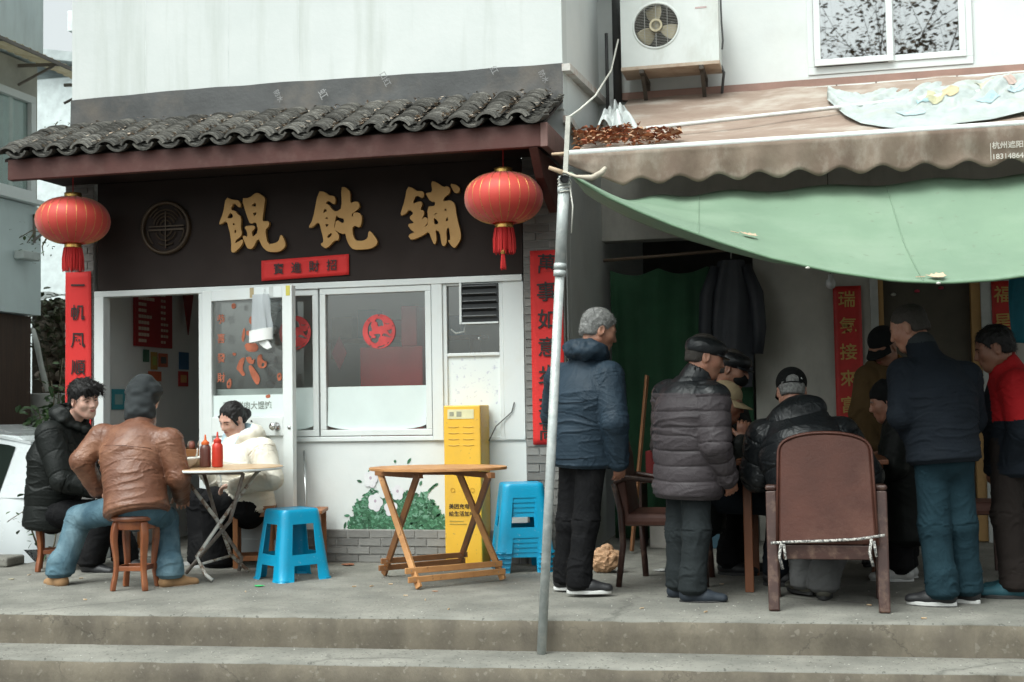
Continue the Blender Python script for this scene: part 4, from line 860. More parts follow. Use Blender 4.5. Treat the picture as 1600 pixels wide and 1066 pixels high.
# carved round stools
def carved_stool(loc, rz, label, h=.46):
    e = empty('carved_stool', loc, rz, label, 'stool', 'carved round wooden stools')
    MB().lathe([(.02, h-.035), (.135, h-.035), (.148, h-.028), (.152, h-.015), (.148, h-.004), (.138, h), (.02, h)], (0, 0, 0), 36).build('seat', M_stoolw, e, world=False, autos=35)
    MB().lathe([(.122, h-.085), (.126, h-.08), (.128, h-.036), (.10, h-.036), (.10, h-.085)], (0, 0, 0), 36, cap=False).build('apron', M_stoolw, e, world=False, autos=35)
    for k in range(4):
        a = R(45+90*k); pts = []; ws = []
        for t, rr, w_ in ((0, .122, .046), (.12, .136, .048), (.28, .140, .046), (.45, .128, .040), (.62, .120, .035), (.78, .128, .034), (.9, .142, .038), (1.0, .146, .036)):
            pts.append((rr*math.cos(a), rr*math.sin(a), (h-.036)*(1-t))); ws.append(w_/2)
        m = MB(); vs = []; tn = Vector((-math.sin(a), math.cos(a), 0)); rd = Vector((math.cos(a), math.sin(a), 0))
        for q, w_ in zip(pts, ws):
            q = Vector(q)
            for sx, sy in ((-1, -1), (1, -1), (1, 1), (-1, 1)): vs.append(q+tn*sx*w_+rd*sy*w_*.8)
        n = len(pts); fs = [(i*4+k2, i*4+(k2+1) % 4, (i+1)*4+(k2+1) % 4, (i+1)*4+k2) for i in range(n-1) for k2 in range(4)]+[(3, 2, 1, 0), tuple((n-1)*4+i for i in range(4))]
        m.add(vs, fs); o = m.build('leg', M_stoolw, e, world=False, bevel=.006)
        s = o.modifiers.new('sub', 'SUBSURF'); s.levels = s.render_levels = 1; o.data.polygons.foreach_set('use_smooth', np.ones(len(o.data.polygons), bool))
    for k in range(4):
        a0, a1 = R(45+90*k), R(135+90*k); MB().bar((.118*math.cos(a0), .118*math.sin(a0), .135), (.118*math.cos(a1), .118*math.sin(a1), .135), .018, .03).build('stretcher', M_stoolw, e, world=False, bevel=.003)
    return e
p = oZ(205, 922); STL = (p.x, p.y+.05); carved_stool((STL[0], STL[1], 0), R(8), 'carved red wood stool under the man in brown leather jacket')
p = oZ(60, 893); STB = (p.x+.06, p.y+.10); carved_stool((STB[0], STB[1], 0), R(30), 'carved red wood stool under the man in black jacket')
# plain square stools
def square_stool(loc, rz, w_, h, label, m, name='wooden_stool'):
    e = empty(name, loc, rz, label, 'stool'); s = w_/2
    MB().box(-s, s, -s, s, h-.028, h).build('seat', m, e, world=False, bevel=.006)
    for x in (-1, 1):
        for y in (-1, 1): MB().box(x*(s-.03)-.017, x*(s-.03)+.017, y*(s-.03)-.017, y*(s-.03)+.017, 0, h-.028).build('leg', m, e, world=False, bevel=.003)
    for q in (-1, 1):
        MB().box(-s+.047, s-.047, q*(s-.03)-.01, q*(s-.03)+.01, h-.075, h-.03).build('apron', m, e, world=False, bevel=.002)
        MB().box(q*(s-.03)-.01, q*(s-.03)+.01, -s+.047, s-.047, .05, .085).build('stretcher', m, e, world=False, bevel=.002)
        MB().box(-s+.047, s-.047, q*(s-.03)-.01, q*(s-.03)+.01, .05, .085).build('stretcher', m, e, world=False, bevel=.002)
p = oZ(400, 885); WST = (p.x-.02, p.y+.02); square_stool((WST[0], WST[1], 0), R(20), .30, .43, 'plain brown wooden stool under the woman in cream jacket', M_plainw)
p = oZ(497, 878); square_stool((p.x-.03, -.30, 0), R(14), .34, .40, 'plain orange wooden stool standing empty by the white wall', M_plainw)
# thin metal rod leaning on the wall
p = oY(478, 792, -.35); q = oY(469, 715, -.12); b = MB(); b.tube([(p.x, -.35, .405), (q.x, -.045, .80)], .007, 8); tag(b.build('metal_rod', mat('steel_rod', (.6, .62, .62), .3, metal=.8), smooth=True), 'thin steel rod leaning against the white wall above the empty wooden stool', 'rod')

# folding wooden table in the middle
tb = empty('folding_table', (-.15, -1.2, 0), 0, 'empty round folding wooden table with crossed slat legs before the yellow cabinet', 'table')
c0 = oY(684, 736, -1.20); c0.z = 0; TH = .735
rr = .435
n = 8; w_ = 2*rr/n; sq = .72
for i in range(n):
    y0 = -rr+i*w_; y1 = y0+w_-.003; P = []
    for y in (y0, y1): P.append((y, math.sqrt(max(0, rr*rr-y*y))))
    ym = (y0+y1)/2; xm_ = math.sqrt(max(0, rr*rr-ym*ym)); poly = [(-P[0][1], y0), (P[0][1], y0), (xm_, ym), (P[1][1], y1), (-P[1][1], y1), (-xm_, ym)]
    MB().prism(poly, lambda u, v, d: (c0.x+u, c0.y+v*sq, d), TH-.018, TH).build('top_slat', M_lightw, tb, bevel=.003)
def slat(a, b_, wx, wy, m=M_lightw, up=(0, 1, 0)): MB().bar(a, b_, wx, wy, up).build('leg', m, tb, bevel=.003)
lx = .27
# front frame: pixel-derived feet, legs crossing front to back
A = [(655, 922), (786, 908), (600, 900), (716, 888)]
f1, f2, f3, f4 = [oZ(*q) for q in A]
tp = lambda x, y: (c0.x+x, c0.y+y, TH-.045)
tx_ = lambda px, y: (oY(px, 745, c0.y+y).x-c0.x, y)
legs = [(tx_(594, .17), f1), (tx_(717, .17), f2), (tx_(652, -.17), f3), (tx_(764, -.17), f4)]
for (t_, f) in legs: slat(tp(*t_), (f.x, f.y, .012), .040, .022, M_lightw if f is f1 or f is f2 else M_lightd, up=(.3, 1, 0))
MB().bar(tp(legs[0][0][0]-.03, .19), tp(legs[2][0][0]+.03, -.19), .03, .034).build('batten', M_lightd, tb, bevel=.002)
MB().bar(tp(legs[1][0][0]-.03, .19), tp(legs[3][0][0]+.03, -.19), .03, .034).build('batten', M_lightd, tb, bevel=.002)
MB().bar(tp(legs[0][0][0], .20), tp(legs[1][0][0], .20), .03, .032).build('batten', M_lightd, tb, bevel=.002)
for z, e in ((.10, .02), (.05, .02)):
    for (g, h_, mm) in ((f1, f2, M_lightw), (f3, f4, M_lightd)):
        ta = [t for t, f in legs if f is g][0]; tb2 = [t for t, f in legs if f is h_][0]
        k = z/(TH-.055); a = g.lerp(Vector(tp(*ta)), k); b2 = h_.lerp(Vector(tp(*tb2)), k); a.z = b2.z = z+.012; d = (b2-a).normalized(); a -= d*.045; b2 += d*.045; off = Vector((0, -.024, 0))
        MB().bar(a+off, b2+off, .018, .036).build('lower_slat', mm, tb, bevel=.003)
        for q in (a+d*.045, b2-d*.045):
            k2 = MB(); k2.lathe([(.001, 0), (.005, .001), (.004, .003), (.001, .004)], (0, 0, 0), 8); k2.v = [(q.x+off.x+x, q.y+off.y-.009-zz, q.z+y) for x, y, zz in k2.v]; k2.build('bolt', M_rust, tb)

# left folding table on bent iron legs
lt = empty('folding_table', (-1.95, -1.35, 0), 0, 'round folding table on bent iron legs shared by the three diners', 'table')
tc = oY(346, 745, -1.05); LT = Vector((tc.x, -1.05, 0)); LH = .735; lr = .40
M_top = mat('laminate_top', (.50, .34, .19), .35, color2=(.42, .27, .14), vscale=6, vmap=(1, 6, 1), bump=.03)
MB().lathe([(.02, LH-.022), (lr-.01, LH-.022), (lr, LH-.012), (lr, LH-.004), (lr-.004, LH), (.02, LH)], tuple(LT), 56).build('table_top', M_top, lt, autos=35)
MB().lathe([(lr+.001, LH-.019), (lr+.003, LH-.012), (lr+.001, LH-.005)], tuple(LT), 56, cap=False).build('edge_band', M_alu, lt, smooth=True)
def itube(pts, r=.0125, m=None, name='leg'): MB().tube(pts, r, 10).build(name, m or M_iron, lt, smooth=True)
for s in (-1, 1):
    a = oZ(332, 908) if s < 0 else oZ(386, 894)
ft = [oZ(332, 910), oZ(388, 895), LT+Vector((-.36, .20, 0)), LT+Vector((-.05, .36, 0))]
ct_ = LT+Vector((.0, 0, .36))
itube([LT+Vector((.20, .12, LH-.04)), LT+Vector((.02, -.02, .40)), Vector((ft[0].x-.12, ft[0].y+.02, .16)), Vector((ft[0].x-.05, ft[0].y, .05)), Vector((ft[0].x, ft[0].y, .012))])
itube([LT+Vector((-.22, -.12, LH-.04)), LT+Vector((-.02, .02, .36)), Vector((ft[1].x-.14, ft[1].y+.02, .12)), Vector((ft[1].x, ft[1].y, .012))])
itube([LT+Vector((.22, -.14, LH-.04)), LT+Vector((.05, .02, .38)), Vector((ft[2].x+.08, ft[2].y, .10)), Vector((ft[2].x, ft[2].y, .012))], m=M_rust)
itube([LT+Vector((-.20, .14, LH-.04)), LT+Vector((-.04, .03, .36)), Vector((ft[3].x+.02, ft[3].y, .10)), Vector((ft[3].x, ft[3].y, .012))], m=M_rust)
itube([Vector((ft[0].x-.10, ft[0].y+.02, .11)), Vector((ft[1].x-.12, ft[1].y+.02, .115))], .009, name='stretcher')
itube([LT+Vector((-.24, -.13, LH-.035)), LT+Vector((.22, -.15, LH-.035))], .010, M_rust, 'brace'); itube([LT+Vector((-.22, .14, LH-.035)), LT+Vector((.22, .12, LH-.035))], .010, M_rust, 'brace')
# sauce bottles and bowls
def bottle(px, label, body, capc, h=.185):
    q = oY(px, 737, LT.y-.08); e = empty('sauce_bottle', (q.x, LT.y-.08, LH), 0, label, 'bottle'); c = (q.x, LT.y-.08, LH+.001)
    MB().lathe([(.020, 0), (.034, .002), (.036, .01), (.036, h*.62), (.033, h*.72), (.022, h*.80), (.018, h*.83)], c, 24).build('body', body, e, smooth=True)
    MB().lathe([(.026, h*.80), (.026, h*.88), (.016, h*.92), (.008, h*.96), (.005, h*1.14), (.002, h*1.15)], c, 20).build('nozzle_cap', capc, e, autos=40)
M_rb = mat('red_squeeze', (.62, .05, .03), .35, var=.15, transl=.15, bump=.02); M_oc = mat('orange_cap', (.75, .16, .04), .35, bump=0)
bottle(340, 'red squeeze bottle of chilli sauce on the diners table', M_rb, M_rb, .20)
bottle(321, 'dark sauce squeeze bottle with orange cap on the diners table', mat('brown_squeeze', (.13, .055, .045), .3, var=.15, bump=.02), M_oc, .185)
M_bowl = mat('bowl_white', (.76, .75, .68), .25, var=.05, bump=0, coat=.3)
for px, dy, lab in ((305, .02, 'white soup bowl in front of the woman'), (292, -.12, 'white soup bowl nearer the man in leather jacket')):
    q = oY(px, 737, LT.y+dy); e = empty('soup_bowl', (q.x, LT.y+dy, LH), 0, lab, 'bowl')
    MB().lathe([(.028, .001), (.032, .006), (.055, .025), (.07, .055), (.073, .064), (.070, .064), (.066, .054), (.05, .028), (.004, .014)], (q.x, LT.y+dy, LH), 28).build('bowl_body', M_bowl, e, smooth=True)
    if px == 305: MB().tube([(q.x, LT.y+dy, LH+.03), (q.x+.02, LT.y+dy-.01, LH+.09), (q.x+.025, LT.y+dy-.015, LH+.125)], [.012, .006, .005], 8, flat=.6).build('spoon', M_bowl, e, smooth=True)

# ------------------------------------------------------------------ air conditioner
AY = 1.18
ac = empty('air_conditioner', (1.05, 1.35, 3.8), 0, 'white outdoor air conditioner unit with yellowed fan on wall brackets', 'air conditioner')
a0 = oY(971, 96, AY); a1 = oY(1124, 96, AY); ax0, ax1 = a0.x, a1.x; az0 = 3.745; az1 = az0+.56
M_ac = mat('ac_white', (.72, .75, .73), .45, color2=(.62, .66, .63), vscale=3, bump=.03, stain=(.42, .40, .34), sscale=5, smap=(1, 1, .4), samt=.45)
M_acb = mat('ac_dirty', (.55, .47, .38), .6, color2=(.40, .30, .22), vscale=8)
fc = oY(1025, 40, AY); frad = .178
n = 40; P = [[(ax0, az0+.03), (ax1, az0+.03), (ax1, az1), (ax0, az1)], [(fc.x+frad*math.cos(i*2*math.pi/n), fc.z+frad*math.sin(i*2*math.pi/n)) for i in range(n)]]
me = curve_mesh(P, .006); me.transform(Matrix.Translation((0, AY, 0)) @ Matrix.Rotation(R(90), 4, 'X')); link_mesh('front_panel', me, M_ac, ac)
m = MB(); m.box(ax0, ax0+.012, AY+.006, AY+.3, az0+.03, az1); m.box(ax1-.012, ax1, AY+.006, AY+.3, az0+.03, az1); m.box(ax0, ax1, AY-.006, AY+.3, az1, az1+.012); m.build('casing', M_ac, ac, bevel=.003)
m = MB(); m.box(ax0-.004, ax1+.004, AY-.01, AY+.3, az0, az0+.029); m.build('base_tray', M_acb, ac, bevel=.004)
m = MB(); m.box(ax0+.012, ax1-.012, AY+.16, AY+.17, az0+.03, az1); m.build('coil', mat('dark_coil', (.06, .055, .045), .7), ac)
m = MB()
for i in range(3):
    th = R(100+120*i)
    def bl(u, v, th=th):
        r_ = .04+(frad-.052)*v; sp = .62-.1*v; a = th+sp*(u-.5)*2*(.55+.45*math.sin(math.pi*(.25+.6*v))); return (fc.x+r_*math.cos(a), AY+.05+.045*(u-.5)-.01*v, fc.z+r_*math.sin(a))
    m.grid(bl, 10, 6)
M_fan = mat('yellowed_plastic', (.52, .47, .33), .5, color2=(.42, .36, .23), vscale=7)
fb_ = m.build('fan_blades', M_fan, ac, smooth=True, solid=.004)
m = MB(); m.lathe([(.004, -.02), (.035, -.018), (.045, 0), (.045, .05)], (0, 0, 0), 24); m.v = [(fc.x+x, AY+.025+z, fc.z+y) for x, y, z in m.v]; m.build('fan_hub', M_fan, ac, smooth=True)
m = MB(); M_gr = mat('grille_wire', (.45, .45, .42), .5)
k = -frad+.012
while k < frad-.01:
    w_ = math.sqrt(frad*frad-k*k); m.tube([(fc.x-w_, AY-.004, fc.z+k), (fc.x+w_, AY-.004, fc.z+k)], .0016, 4, cap=False); k += .0125
for k in (-.09, .0, .09): w_ = math.sqrt(frad*frad-k*k); m.tube([(fc.x+k, AY-.007, fc.z-w_), (fc.x+k, AY-.007, fc.z+w_)], .0025, 4, cap=False)
m.build('grille', M_gr, ac)
m = MB(); m.lathe([(frad-.004, 0), (frad+.012, -.004), (frad+.016, .006), (frad-.004, .03)], (0, 0, 0), 40, cap=False); m.v = [(fc.x+x, AY-.006+z, fc.z+y) for x, y, z in m.v]; m.build('fan_ring', M_ac, ac, smooth=True)
me = curve_mesh([[(.052*math.cos(t*.3142), .052*math.sin(t*.3142)) for t in range(20)], [(.036*math.cos(t*.3142), .036*math.sin(t*.3142)) for t in range(20)]], .004); stand(me, (fc.x, AY-.012, fc.z)); link_mesh('grille_boss', me, M_fan, ac)
for x in (ax0+.16, ax1-.14):
    m = MB(); m.bar((x, AY-.02, az0-.016), (x, WY, az0-.016), .035, .03); m.bar((x, WY-.02, az0-.35), (x, WY-.02, az0-.03), .035, .03); m.bar((x, AY+.05, az0-.03), (x, WY-.02, az0-.30), .03, .02); m.build('bracket', mat('rusty_bracket', (.10, .085, .07), .8, var=.4), ac)
m = MB(); m.tube([(ax1-.02, WY-.1, az0+.1), (ax1+.02, AY+.2, az0-.02), (ax1-.01, WY-.06, az0-.15), (ax1-.0, WY-.05, az0-.34)], .012, 8); m.build('hose', mat('dark_pipe', (.06, .06, .06), .5), ac, smooth=True)
m = MB(); m.tube([(ax1+.018, AY+.06, az1), (ax1+.02, AY+.06, az0+.35), (ax1+.028, AY+.06, az0+.2), (ax1+.02, AY+.06, az0+.13)], .007, 6); m.build('pipe_wrap', mat('dark_pipe', (.06, .06, .06), .5), ac)
MB().box(fc.x+.31, fc.x+.40, AY-.0085, AY-.0065, fc.z+.105, fc.z+.118).build('faded_print', mat('pale_red_print', (.62, .46, .45), .6), ac)

# ------------------------------------------------------------------ awning over the card players
AW = empty('awning', (2.4, 0, 2.6), 0, 'faded brown canvas awning with white rail and scalloped valance', 'awning')
FY, FZ, BY, BZ = -1.20, 2.62, WY-.02, 3.62
awx0, awx1 = .66, 6.4  # unseen right end lengthened to keep side light off the players
def awp(x, s, lift=0.0):
    """point on the awning: s=0 front, 1 wall"""
    return Vector((x, FY+(BY-FY)*s, FZ+(BZ-FZ)*s+lift))
awn = Vector((0, -(BZ-FZ), (BY-FY))).normalized()
def onaw(px, py): return oP(px, py, (0, FY, FZ), tuple(awn))
MB().grid(lambda u, v: awp(awx0+(awx1-awx0)*u, v, -.05*math.sin(math.pi*v)*(.6+.4*math.sin(u*13))+.012*nz3((u*20, v*5, 2))), 100, 16).build('canvas', M_brown_can, AW, smooth=True)
M_rail = mat('white_rail', (.70, .72, .70), .35, var=.1, vscale=6, stain=(.35, .3, .25), sscale=8, samt=.5)
MB().tube([(awx0-.0, FY-.01, FZ+.012), (awx1, FY-.01, FZ+.03)], .021, 12).build('front_rail', M_rail, AW, smooth=True)
q0 = onaw(1010, 208); q1 = onaw(1400, 165); dq = (q1-q0)/(q1.x-q0.x)
MB().tube([q0+Vector((0, 0, .03))-dq*.0, q0+dq*(awx1-q0.x)+Vector((0, 0, .03))], .014, 10).build('middle_rail', M_rail, AW, smooth=True)
def val(u, v):
    x = awx0+(awx1-awx0)*u; per = .232; sc = .5-.5*math.cos((x-awx0)/per*2*math.pi+.6)
    drop = .165+.05*u+.04*sc
    if x < awx0+.38: drop = min(drop, .06+.17*((x-awx0)/.38))
    return (x, FY-.035+.018*math.sin((x*2*math.pi)/per+1.0)*(v)+.01*nz3((x*2, v*2, 4)), FZ+.018*u-drop*v)
vo = MB().grid(val, 330, 8).build('valance', mat('mottled_valance', (.22, .17, .13), .85, color2=(.135, .095, .07), vscale=4.5, vmap=(1, 1, .7), bump=.2, bscale=60, stain=(.37, .33, .275), sscale=4, smap=(1, 1, .6), samt=.75), AW, smooth=True, solid=.002)
for tx, px, py, s in (('杭州遮阳篷', 1550, 232, .042), ('18314864', 1550, 249, .042)):
    q = oY(px, py, FY-.062); me = text_mesh(tx, s, 0, .0004, 'LEFT'); stand(me, q); link_mesh('valance_print', me, mat('pale_print', (.62, .58, .52), .7), vo)
q = oY(1547, 224, FY-.06); MB().box(q.x, q.x+.003, FY-.064, FY-.062, q.z-.10, q.z).build('print_border', mat('pale_print', (.62, .58, .52), .7), vo)
for x in (1.2, 3.6, 5.8):
    m = MB(); m.tube([(x, FY+.02, FZ-.02), (x+.3, FY+1.3, FZ+.20), (x-.1, BY-.02, BZ-.45)], .016, 8); m.build('folding_arm', M_rail, AW, smooth=True)
b = MB(); b.box(SX1+.2, awx1, WY-.06, WY, 3.60, 3.66); b.build('wall_rail', mat('brown_rail', (.33, .2, .16), .7), AW)
# bright strip and its hooks under the window
RY = WY-.12; q0 = oY(1255, 142, RY)
st = empty('banner_rail', (q0.x, RY, q0.z), 0, 'white rail below the upstairs window that carries the old banner', 'rail')
MB().bar((q0.x, RY, q0.z), (awx1, RY, q0.z+.03), .02, .045).build('rail', M_alu, st, bevel=.002)
for i in range(4): MB().box(q0.x+.25+.30*i, q0.x+.262+.30*i, RY-.02, RY-.012, q0.z-.07, q0.z+.03).build('clip', M_rust, st)
# crumpled printed banner draped on the awning
M_ban = mat('old_banner', (.58, .63, .61), .45, color2=(.46, .51, .50), vscale=5, bump=.15, bscale=18, stain=(.50, .50, .36), sscale=3.2, samt=.5, crease=.4, cscale=5, transl=.25)
bn = empty('old_banner', (3.1, .6, 3.3), 0, 'crumpled white printed plastic banner lying on the brown awning', 'banner')
bt_x = [1292, 1320, 1345, 1380, 1420, 1460, 1500, 1550, 1600, 1700]; bt_t = [150, 147, 145, 141, 137, 133, 129, 122, 116, 106]; bt_b = [158, 183, 196, 202, 206, 204, 196, 190, 178, 168]
def banf(u, v):
    px = 1292+(1700-1292)*u; top = oY(px, float(np.interp(px, bt_x, bt_t)), RY-.03); bot = onaw(px+8*(1-v), float(np.interp(px, bt_x, bt_b)))+awn*.014
    p = top.lerp(bot, v); k = math.sin(math.pi*min(1, v*1.05))**.6
    cr = (abs(nz3((u*6.0+v*1.5, v*1.6-u*2.5, 1)))-.22)*.10+(abs(nz3((u*19+v*4, v*5+u*6, 3)))-.2)*.045+(abs(nz3((u*41+v*7, v*11-u*9, 5)))-.2)*.015
    return tuple(p+awn*(cr*k+.06*k))
MB().grid(banf, 150, 44).build('sheet', M_ban, bn, smooth=True, solid=.002)
def bpatch(u0, v0, ru, rv, c, k):
    m_ = MB(); m_.grid(lambda a, r: tuple(Vector(banf(u0+ru*r*math.cos(a*6.283)*(.8+.3*math.sin(a*19+k)), v0+rv*r*math.sin(a*6.283)*(.8+.3*math.sin(a*13+k))))+awn*.006), 18, 4); m_.build('printed_patch', mat('banner_ink%d' % k, c, .5, var=.4, vscale=12), bn, smooth=True)
for k, (u0, v0, ru, rv, c) in enumerate(((.40, .55, .045, .14, (.52, .50, .30)), (.46, .50, .04, .16, (.58, .47, .26)), (.36, .62, .03, .10, (.36, .54, .56)), (.60, .35, .04, .10, (.56, .54, .38)), (.70, .40, .03, .10, (.58, .42, .36)), (.62, .70, .05, .07, (.40, .56, .60)), (.32, .80, .06, .06, (.46, .60, .61)), (.72, .62, .04, .09, (.42, .54, .58)))): bpatch(u0, v0, ru, rv, c, k)
# crumpled white sheet and dead leaves at the left end of the awning
cs = empty('crumpled_sheet', (.9, .4, 3.2), 0, 'crumpled grey plastic sheet stuffed into the corner of the awning', 'sheet')
cA, cB, cC, cD = oX(945, 175, .62), oY(975, 170, .9), oP(1000, 212, (0, FY, FZ), tuple(awn)), oP(930, 212, (0, FY, FZ), tuple(awn))
def csf(u, v):
    p = (cA.lerp(cB, u)).lerp(cD.lerp(cC, u), v); k = (abs(nz3((u*2.6+1, v*2.8, 5)))-.15)*.22*math.sin(math.pi*min(1, max(0, u)))**.5
    return (p.x, p.y-k*.6, p.z+k*.8+.03)
MB().grid(csf, 40, 40).build('sheet', mat('grey_plastic', (.55, .58, .57), .4, var=.2, vscale=6, bump=.15, bscale=20), cs, smooth=True, solid=.002)
lv = [MB() for _ in range(3)]
def leafquad(m, p, l, nrm_amp=.6):
    a = random.uniform(0, 6.28); d = Vector((math.cos(a), math.sin(a), random.uniform(-.4, .5))).normalized()*l; s = Vector((-math.sin(a), math.cos(a), random.uniform(-.6, .6))).normalized()*l*.55
    c = Vector((0, 0, random.uniform(.2, .5)*l)); m.add([p-d, p-d*.3+s+c, p+d*.5+s*.7+c*.5, p+d, p+d*.4-s*.7+c*.6, p-d*.4-s+c], [(0, 1, 2, 3), (0, 3, 4, 5)])
for i in range(700):
    px = random.uniform(897, 1062); py = random.uniform(212, 234)-(px-897)*.06+random.gauss(0, 2)
    if px > 1000 and py < 214: continue
    p = onaw(px, py)+awn*random.uniform(.01, .06); leafquad(lv[i % 3], p, random.uniform(.012, .035))
for i, c in enumerate(((.30, .085, .035), (.42, .17, .07), (.45, .27, .16))): tag(lv[i].build('leaf_litter', mat('dead_leaf%d' % i, c, .8, var=.4, vscale=20)), 'drift of rust brown dead leaves on the left end of the awning' , 'leaves', kind='stuff')
# ------------------------------------------------------------------ steel pole with wooden pegs, rope
pol = empty('steel_pole', oZ(846, 1022, -.17), 0, 'mottled galvanised steel pole leaning at the platform edge holding the green tarpaulin', 'pole')
pb0 = oZ(846, 1022, -.170); py_ = pb0.y
pt = oY(882, 276, py_)
M_galv = mat('galvanised', (.50, .53, .52), .5, color2=(.36, .39, .38), vscale=16, bump=.15, bscale=60, metal=.2, stain=(.62, .62, .58), sscale=22, samt=.7)
dpo = (pt-pb0)
MB().tube([pb0, pb0+dpo*.80], .0245, 16).build('lower_tube', M_galv, pol, smooth=True)
MB().tube([pb0+dpo*.80, pb0+dpo*1.0], .030, 16).build('upper_tube', M_galv, pol, smooth=True)
for t in (.795, .81, .97): MB().tube([pb0+dpo*(t-.006), pb0+dpo*(t+.006)], .0335, 16).build('coupling', M_galv, pol, smooth=True)
MB().tube([pt+Vector((.002, -.02, -.02)), pt+Vector((.012, -.055, -.02))], .028, 16, cap=False).build('pipe_socket', M_galv, pol, smooth=True)
b = MB(); b.tube([pt+Vector((.002, -.02, -.02)), pt+Vector((.010, -.045, -.02))], .020, 14); b.build('socket_hole', mat('black_hole', (.01, .01, .01), .9), pol)
top2 = oY(888, 182, py_+.12)
MB().bar(pt+Vector((0, 0, -.06)), top2, .026, .012, up=(0, 1, 0)).build('wood_lath', mat('grey_lath', (.46, .45, .40), .8, var=.3, vscale=12), pol, bevel=.002)
M_peg = mat('bamboo', (.52, .38, .25), .6, var=.25, vscale=12)
a = oY(858, 262, py_+.02); c = oY(900, 275, py_+.02); d = oY(946, 262, py_+.03)
MB().tube([a, oY(880, 270, py_+.015)], [.010, .013], 8).build('bamboo_peg', M_peg, pol, smooth=True)
a2 = oY(862, 241, py_+.1); c2 = oY(888, 240, py_+.1); MB().tube([a2, c2], [.007, .011], 8).build('bamboo_peg', M_peg, pol, smooth=True)
M_rope = mat('white_rope', (.66, .65, .58), .8)
MB().tube([oY(880, 268, py_), oY(900, 276, py_-.01), oY(925, 278, py_-.01), oY(940, 270, py_), oY(946, 262, py_+.02)], [.006, .008, .016, .016, .010], 8).build('rolled_hem', mat('tarp_roll', (.56, .50, .40), .8, var=.3), pol, smooth=True)
for k in range(5): z = -.03-.018*k; MB().tube([pt+Vector((.034*math.cos(t*.7), .034*math.sin(t*.7), z+.003*t)) for t in range(10)], .004, 5).build('rope_lashing', M_rope, pol, smooth=True)
MB().tube([pt+Vector((.03, -.02, -.05)), pt+Vector((.045, -.02, -.16)), pt+Vector((.035, -.02, -.30))], .004, 5).build('rope_tail', M_rope, pol, smooth=True)
cbl = [oY(966, 62, 1.1), oY(955, 110, .8), oY(930, 150, .2), oY(905, 172, -.8), oY(888, 184, py_+.12)]
m = MB(); m.tube(cbl, .007, 8); tag(m.build('white_cord', M_rope, smooth=True), 'white cord running from the pole top up past the air conditioner', 'cord')

# ------------------------------------------------------------------ green tarpaulin
tarp = empty('green_tarpaulin', (2.4, -1.8, 1.7), 0, 'pale green tarpaulin sagging from the awning to the steel pole', 'tarpaulin')
fe = [(889, 268), (905, 279), (950, 304), (1000, 327), (1050, 348), (1120, 374), (1200, 400), (1300, 423), (1400, 437), (1480, 440), (1560, 435), (1600, 429)]
FE = [oY(px, py, py_+.02) for px, py in fe]; FE += [Vector((3.4, py_+.02, 1.69)), Vector((4.1, py_+.02, 1.81)), Vector((4.9, py_+.02, 2.02)), Vector((5.6, py_+.02, 2.28))]
fex = np.array([p.x for p in FE]); fez = np.array([p.z for p in FE])
TX0, TX1 = float(fex[0]), 5.6  # right end stretched out of view too, for more shade beneath
tzt = oY(1300, 296, FY+.16).z
def tarpf(u, v):
    x = TX0+(TX1-TX0)*u**1.15; zf = float(np.interp(x, fex, fez)); yf = py_+.02+.05*math.sin(u*math.pi)
    xt = .80+(TX1-.80)*u**1.15; yt, zt = FY+.16, tzt+.02*math.sin(u*3)
    p = Vector((x+(xt-x)*(1-v), yt+(yf-yt)*v, zt+(zf-zt)*v)); sag = .07*math.sin(math.pi*v)*math.sin(math.pi*min(1, u*1.02))
    fold = .020*math.exp(-u*5.5)*math.sin(v*16+u*9)*(1-.3*v)+.012*math.sin(u*60+1.5*math.sin(u*9))*(1-v)**2+.010*nz3((u*5, v*3, 7))
    return (p.x, p.y, p.z-sag+fold)
M_tarp = mat('green_tarp', (.205, .30, .205), .6, color2=(.175, .26, .18), vscale=1.6, bump=.08, bscale=300, stain=(.28, .36, .27), sscale=1.5, samt=.45, transl=.08, crease=.16, cscale=2.2, cmap=(1, .6, .6), speck=(16, .68, (.16, .20, .14), .5))
MB().grid(tarpf, 150, 36).build('sheet', M_tarp, tarp, smooth=True, solid=.003)
for uu in (.17, .41, .66): MB().tube([Vector(tarpf(uu+.01*j/20, j/20))+Vector((0, -.002, .003)) for j in range(21)], .0035, 5).build('seam', M_tarp, tarp, smooth=True)
MB().tube([Vector(tarpf(i/80, 1))+Vector((0, 0, -.004)) for i in range(81)], .007, 6).build('hem', mat('green_hem', (.13, .22, .13), .7), tarp, smooth=True)
def flapf(u, v):
    p = Vector(tarpf(.001+.32*u, 1)); d = .30*(1-u)**.8*math.sin(math.pi*min(1, .12+u*.88))**.4; return (p.x+.25*d*v, p.y+d*v, p.z-.06*v*(1-u)-.004-.10*d*v)
MB().grid(flapf, 40, 5).build('turned_flap', M_tarp, tarp, smooth=True, solid=.003)
pol2 = empty('steel_pole', (5.6, py_, 0), 0, 'second galvanised pole at the far right end of the tarpaulin', 'pole'); MB().tube([(5.62, py_, 0), (5.6, py_, 2.32)], .025, 12).build('tube', M_galv, pol2, smooth=True); MB().tube([(5.6, py_, 2.26), (5.6, py_, 2.30)], .031, 12).build('coupling', M_galv, pol2, smooth=True)
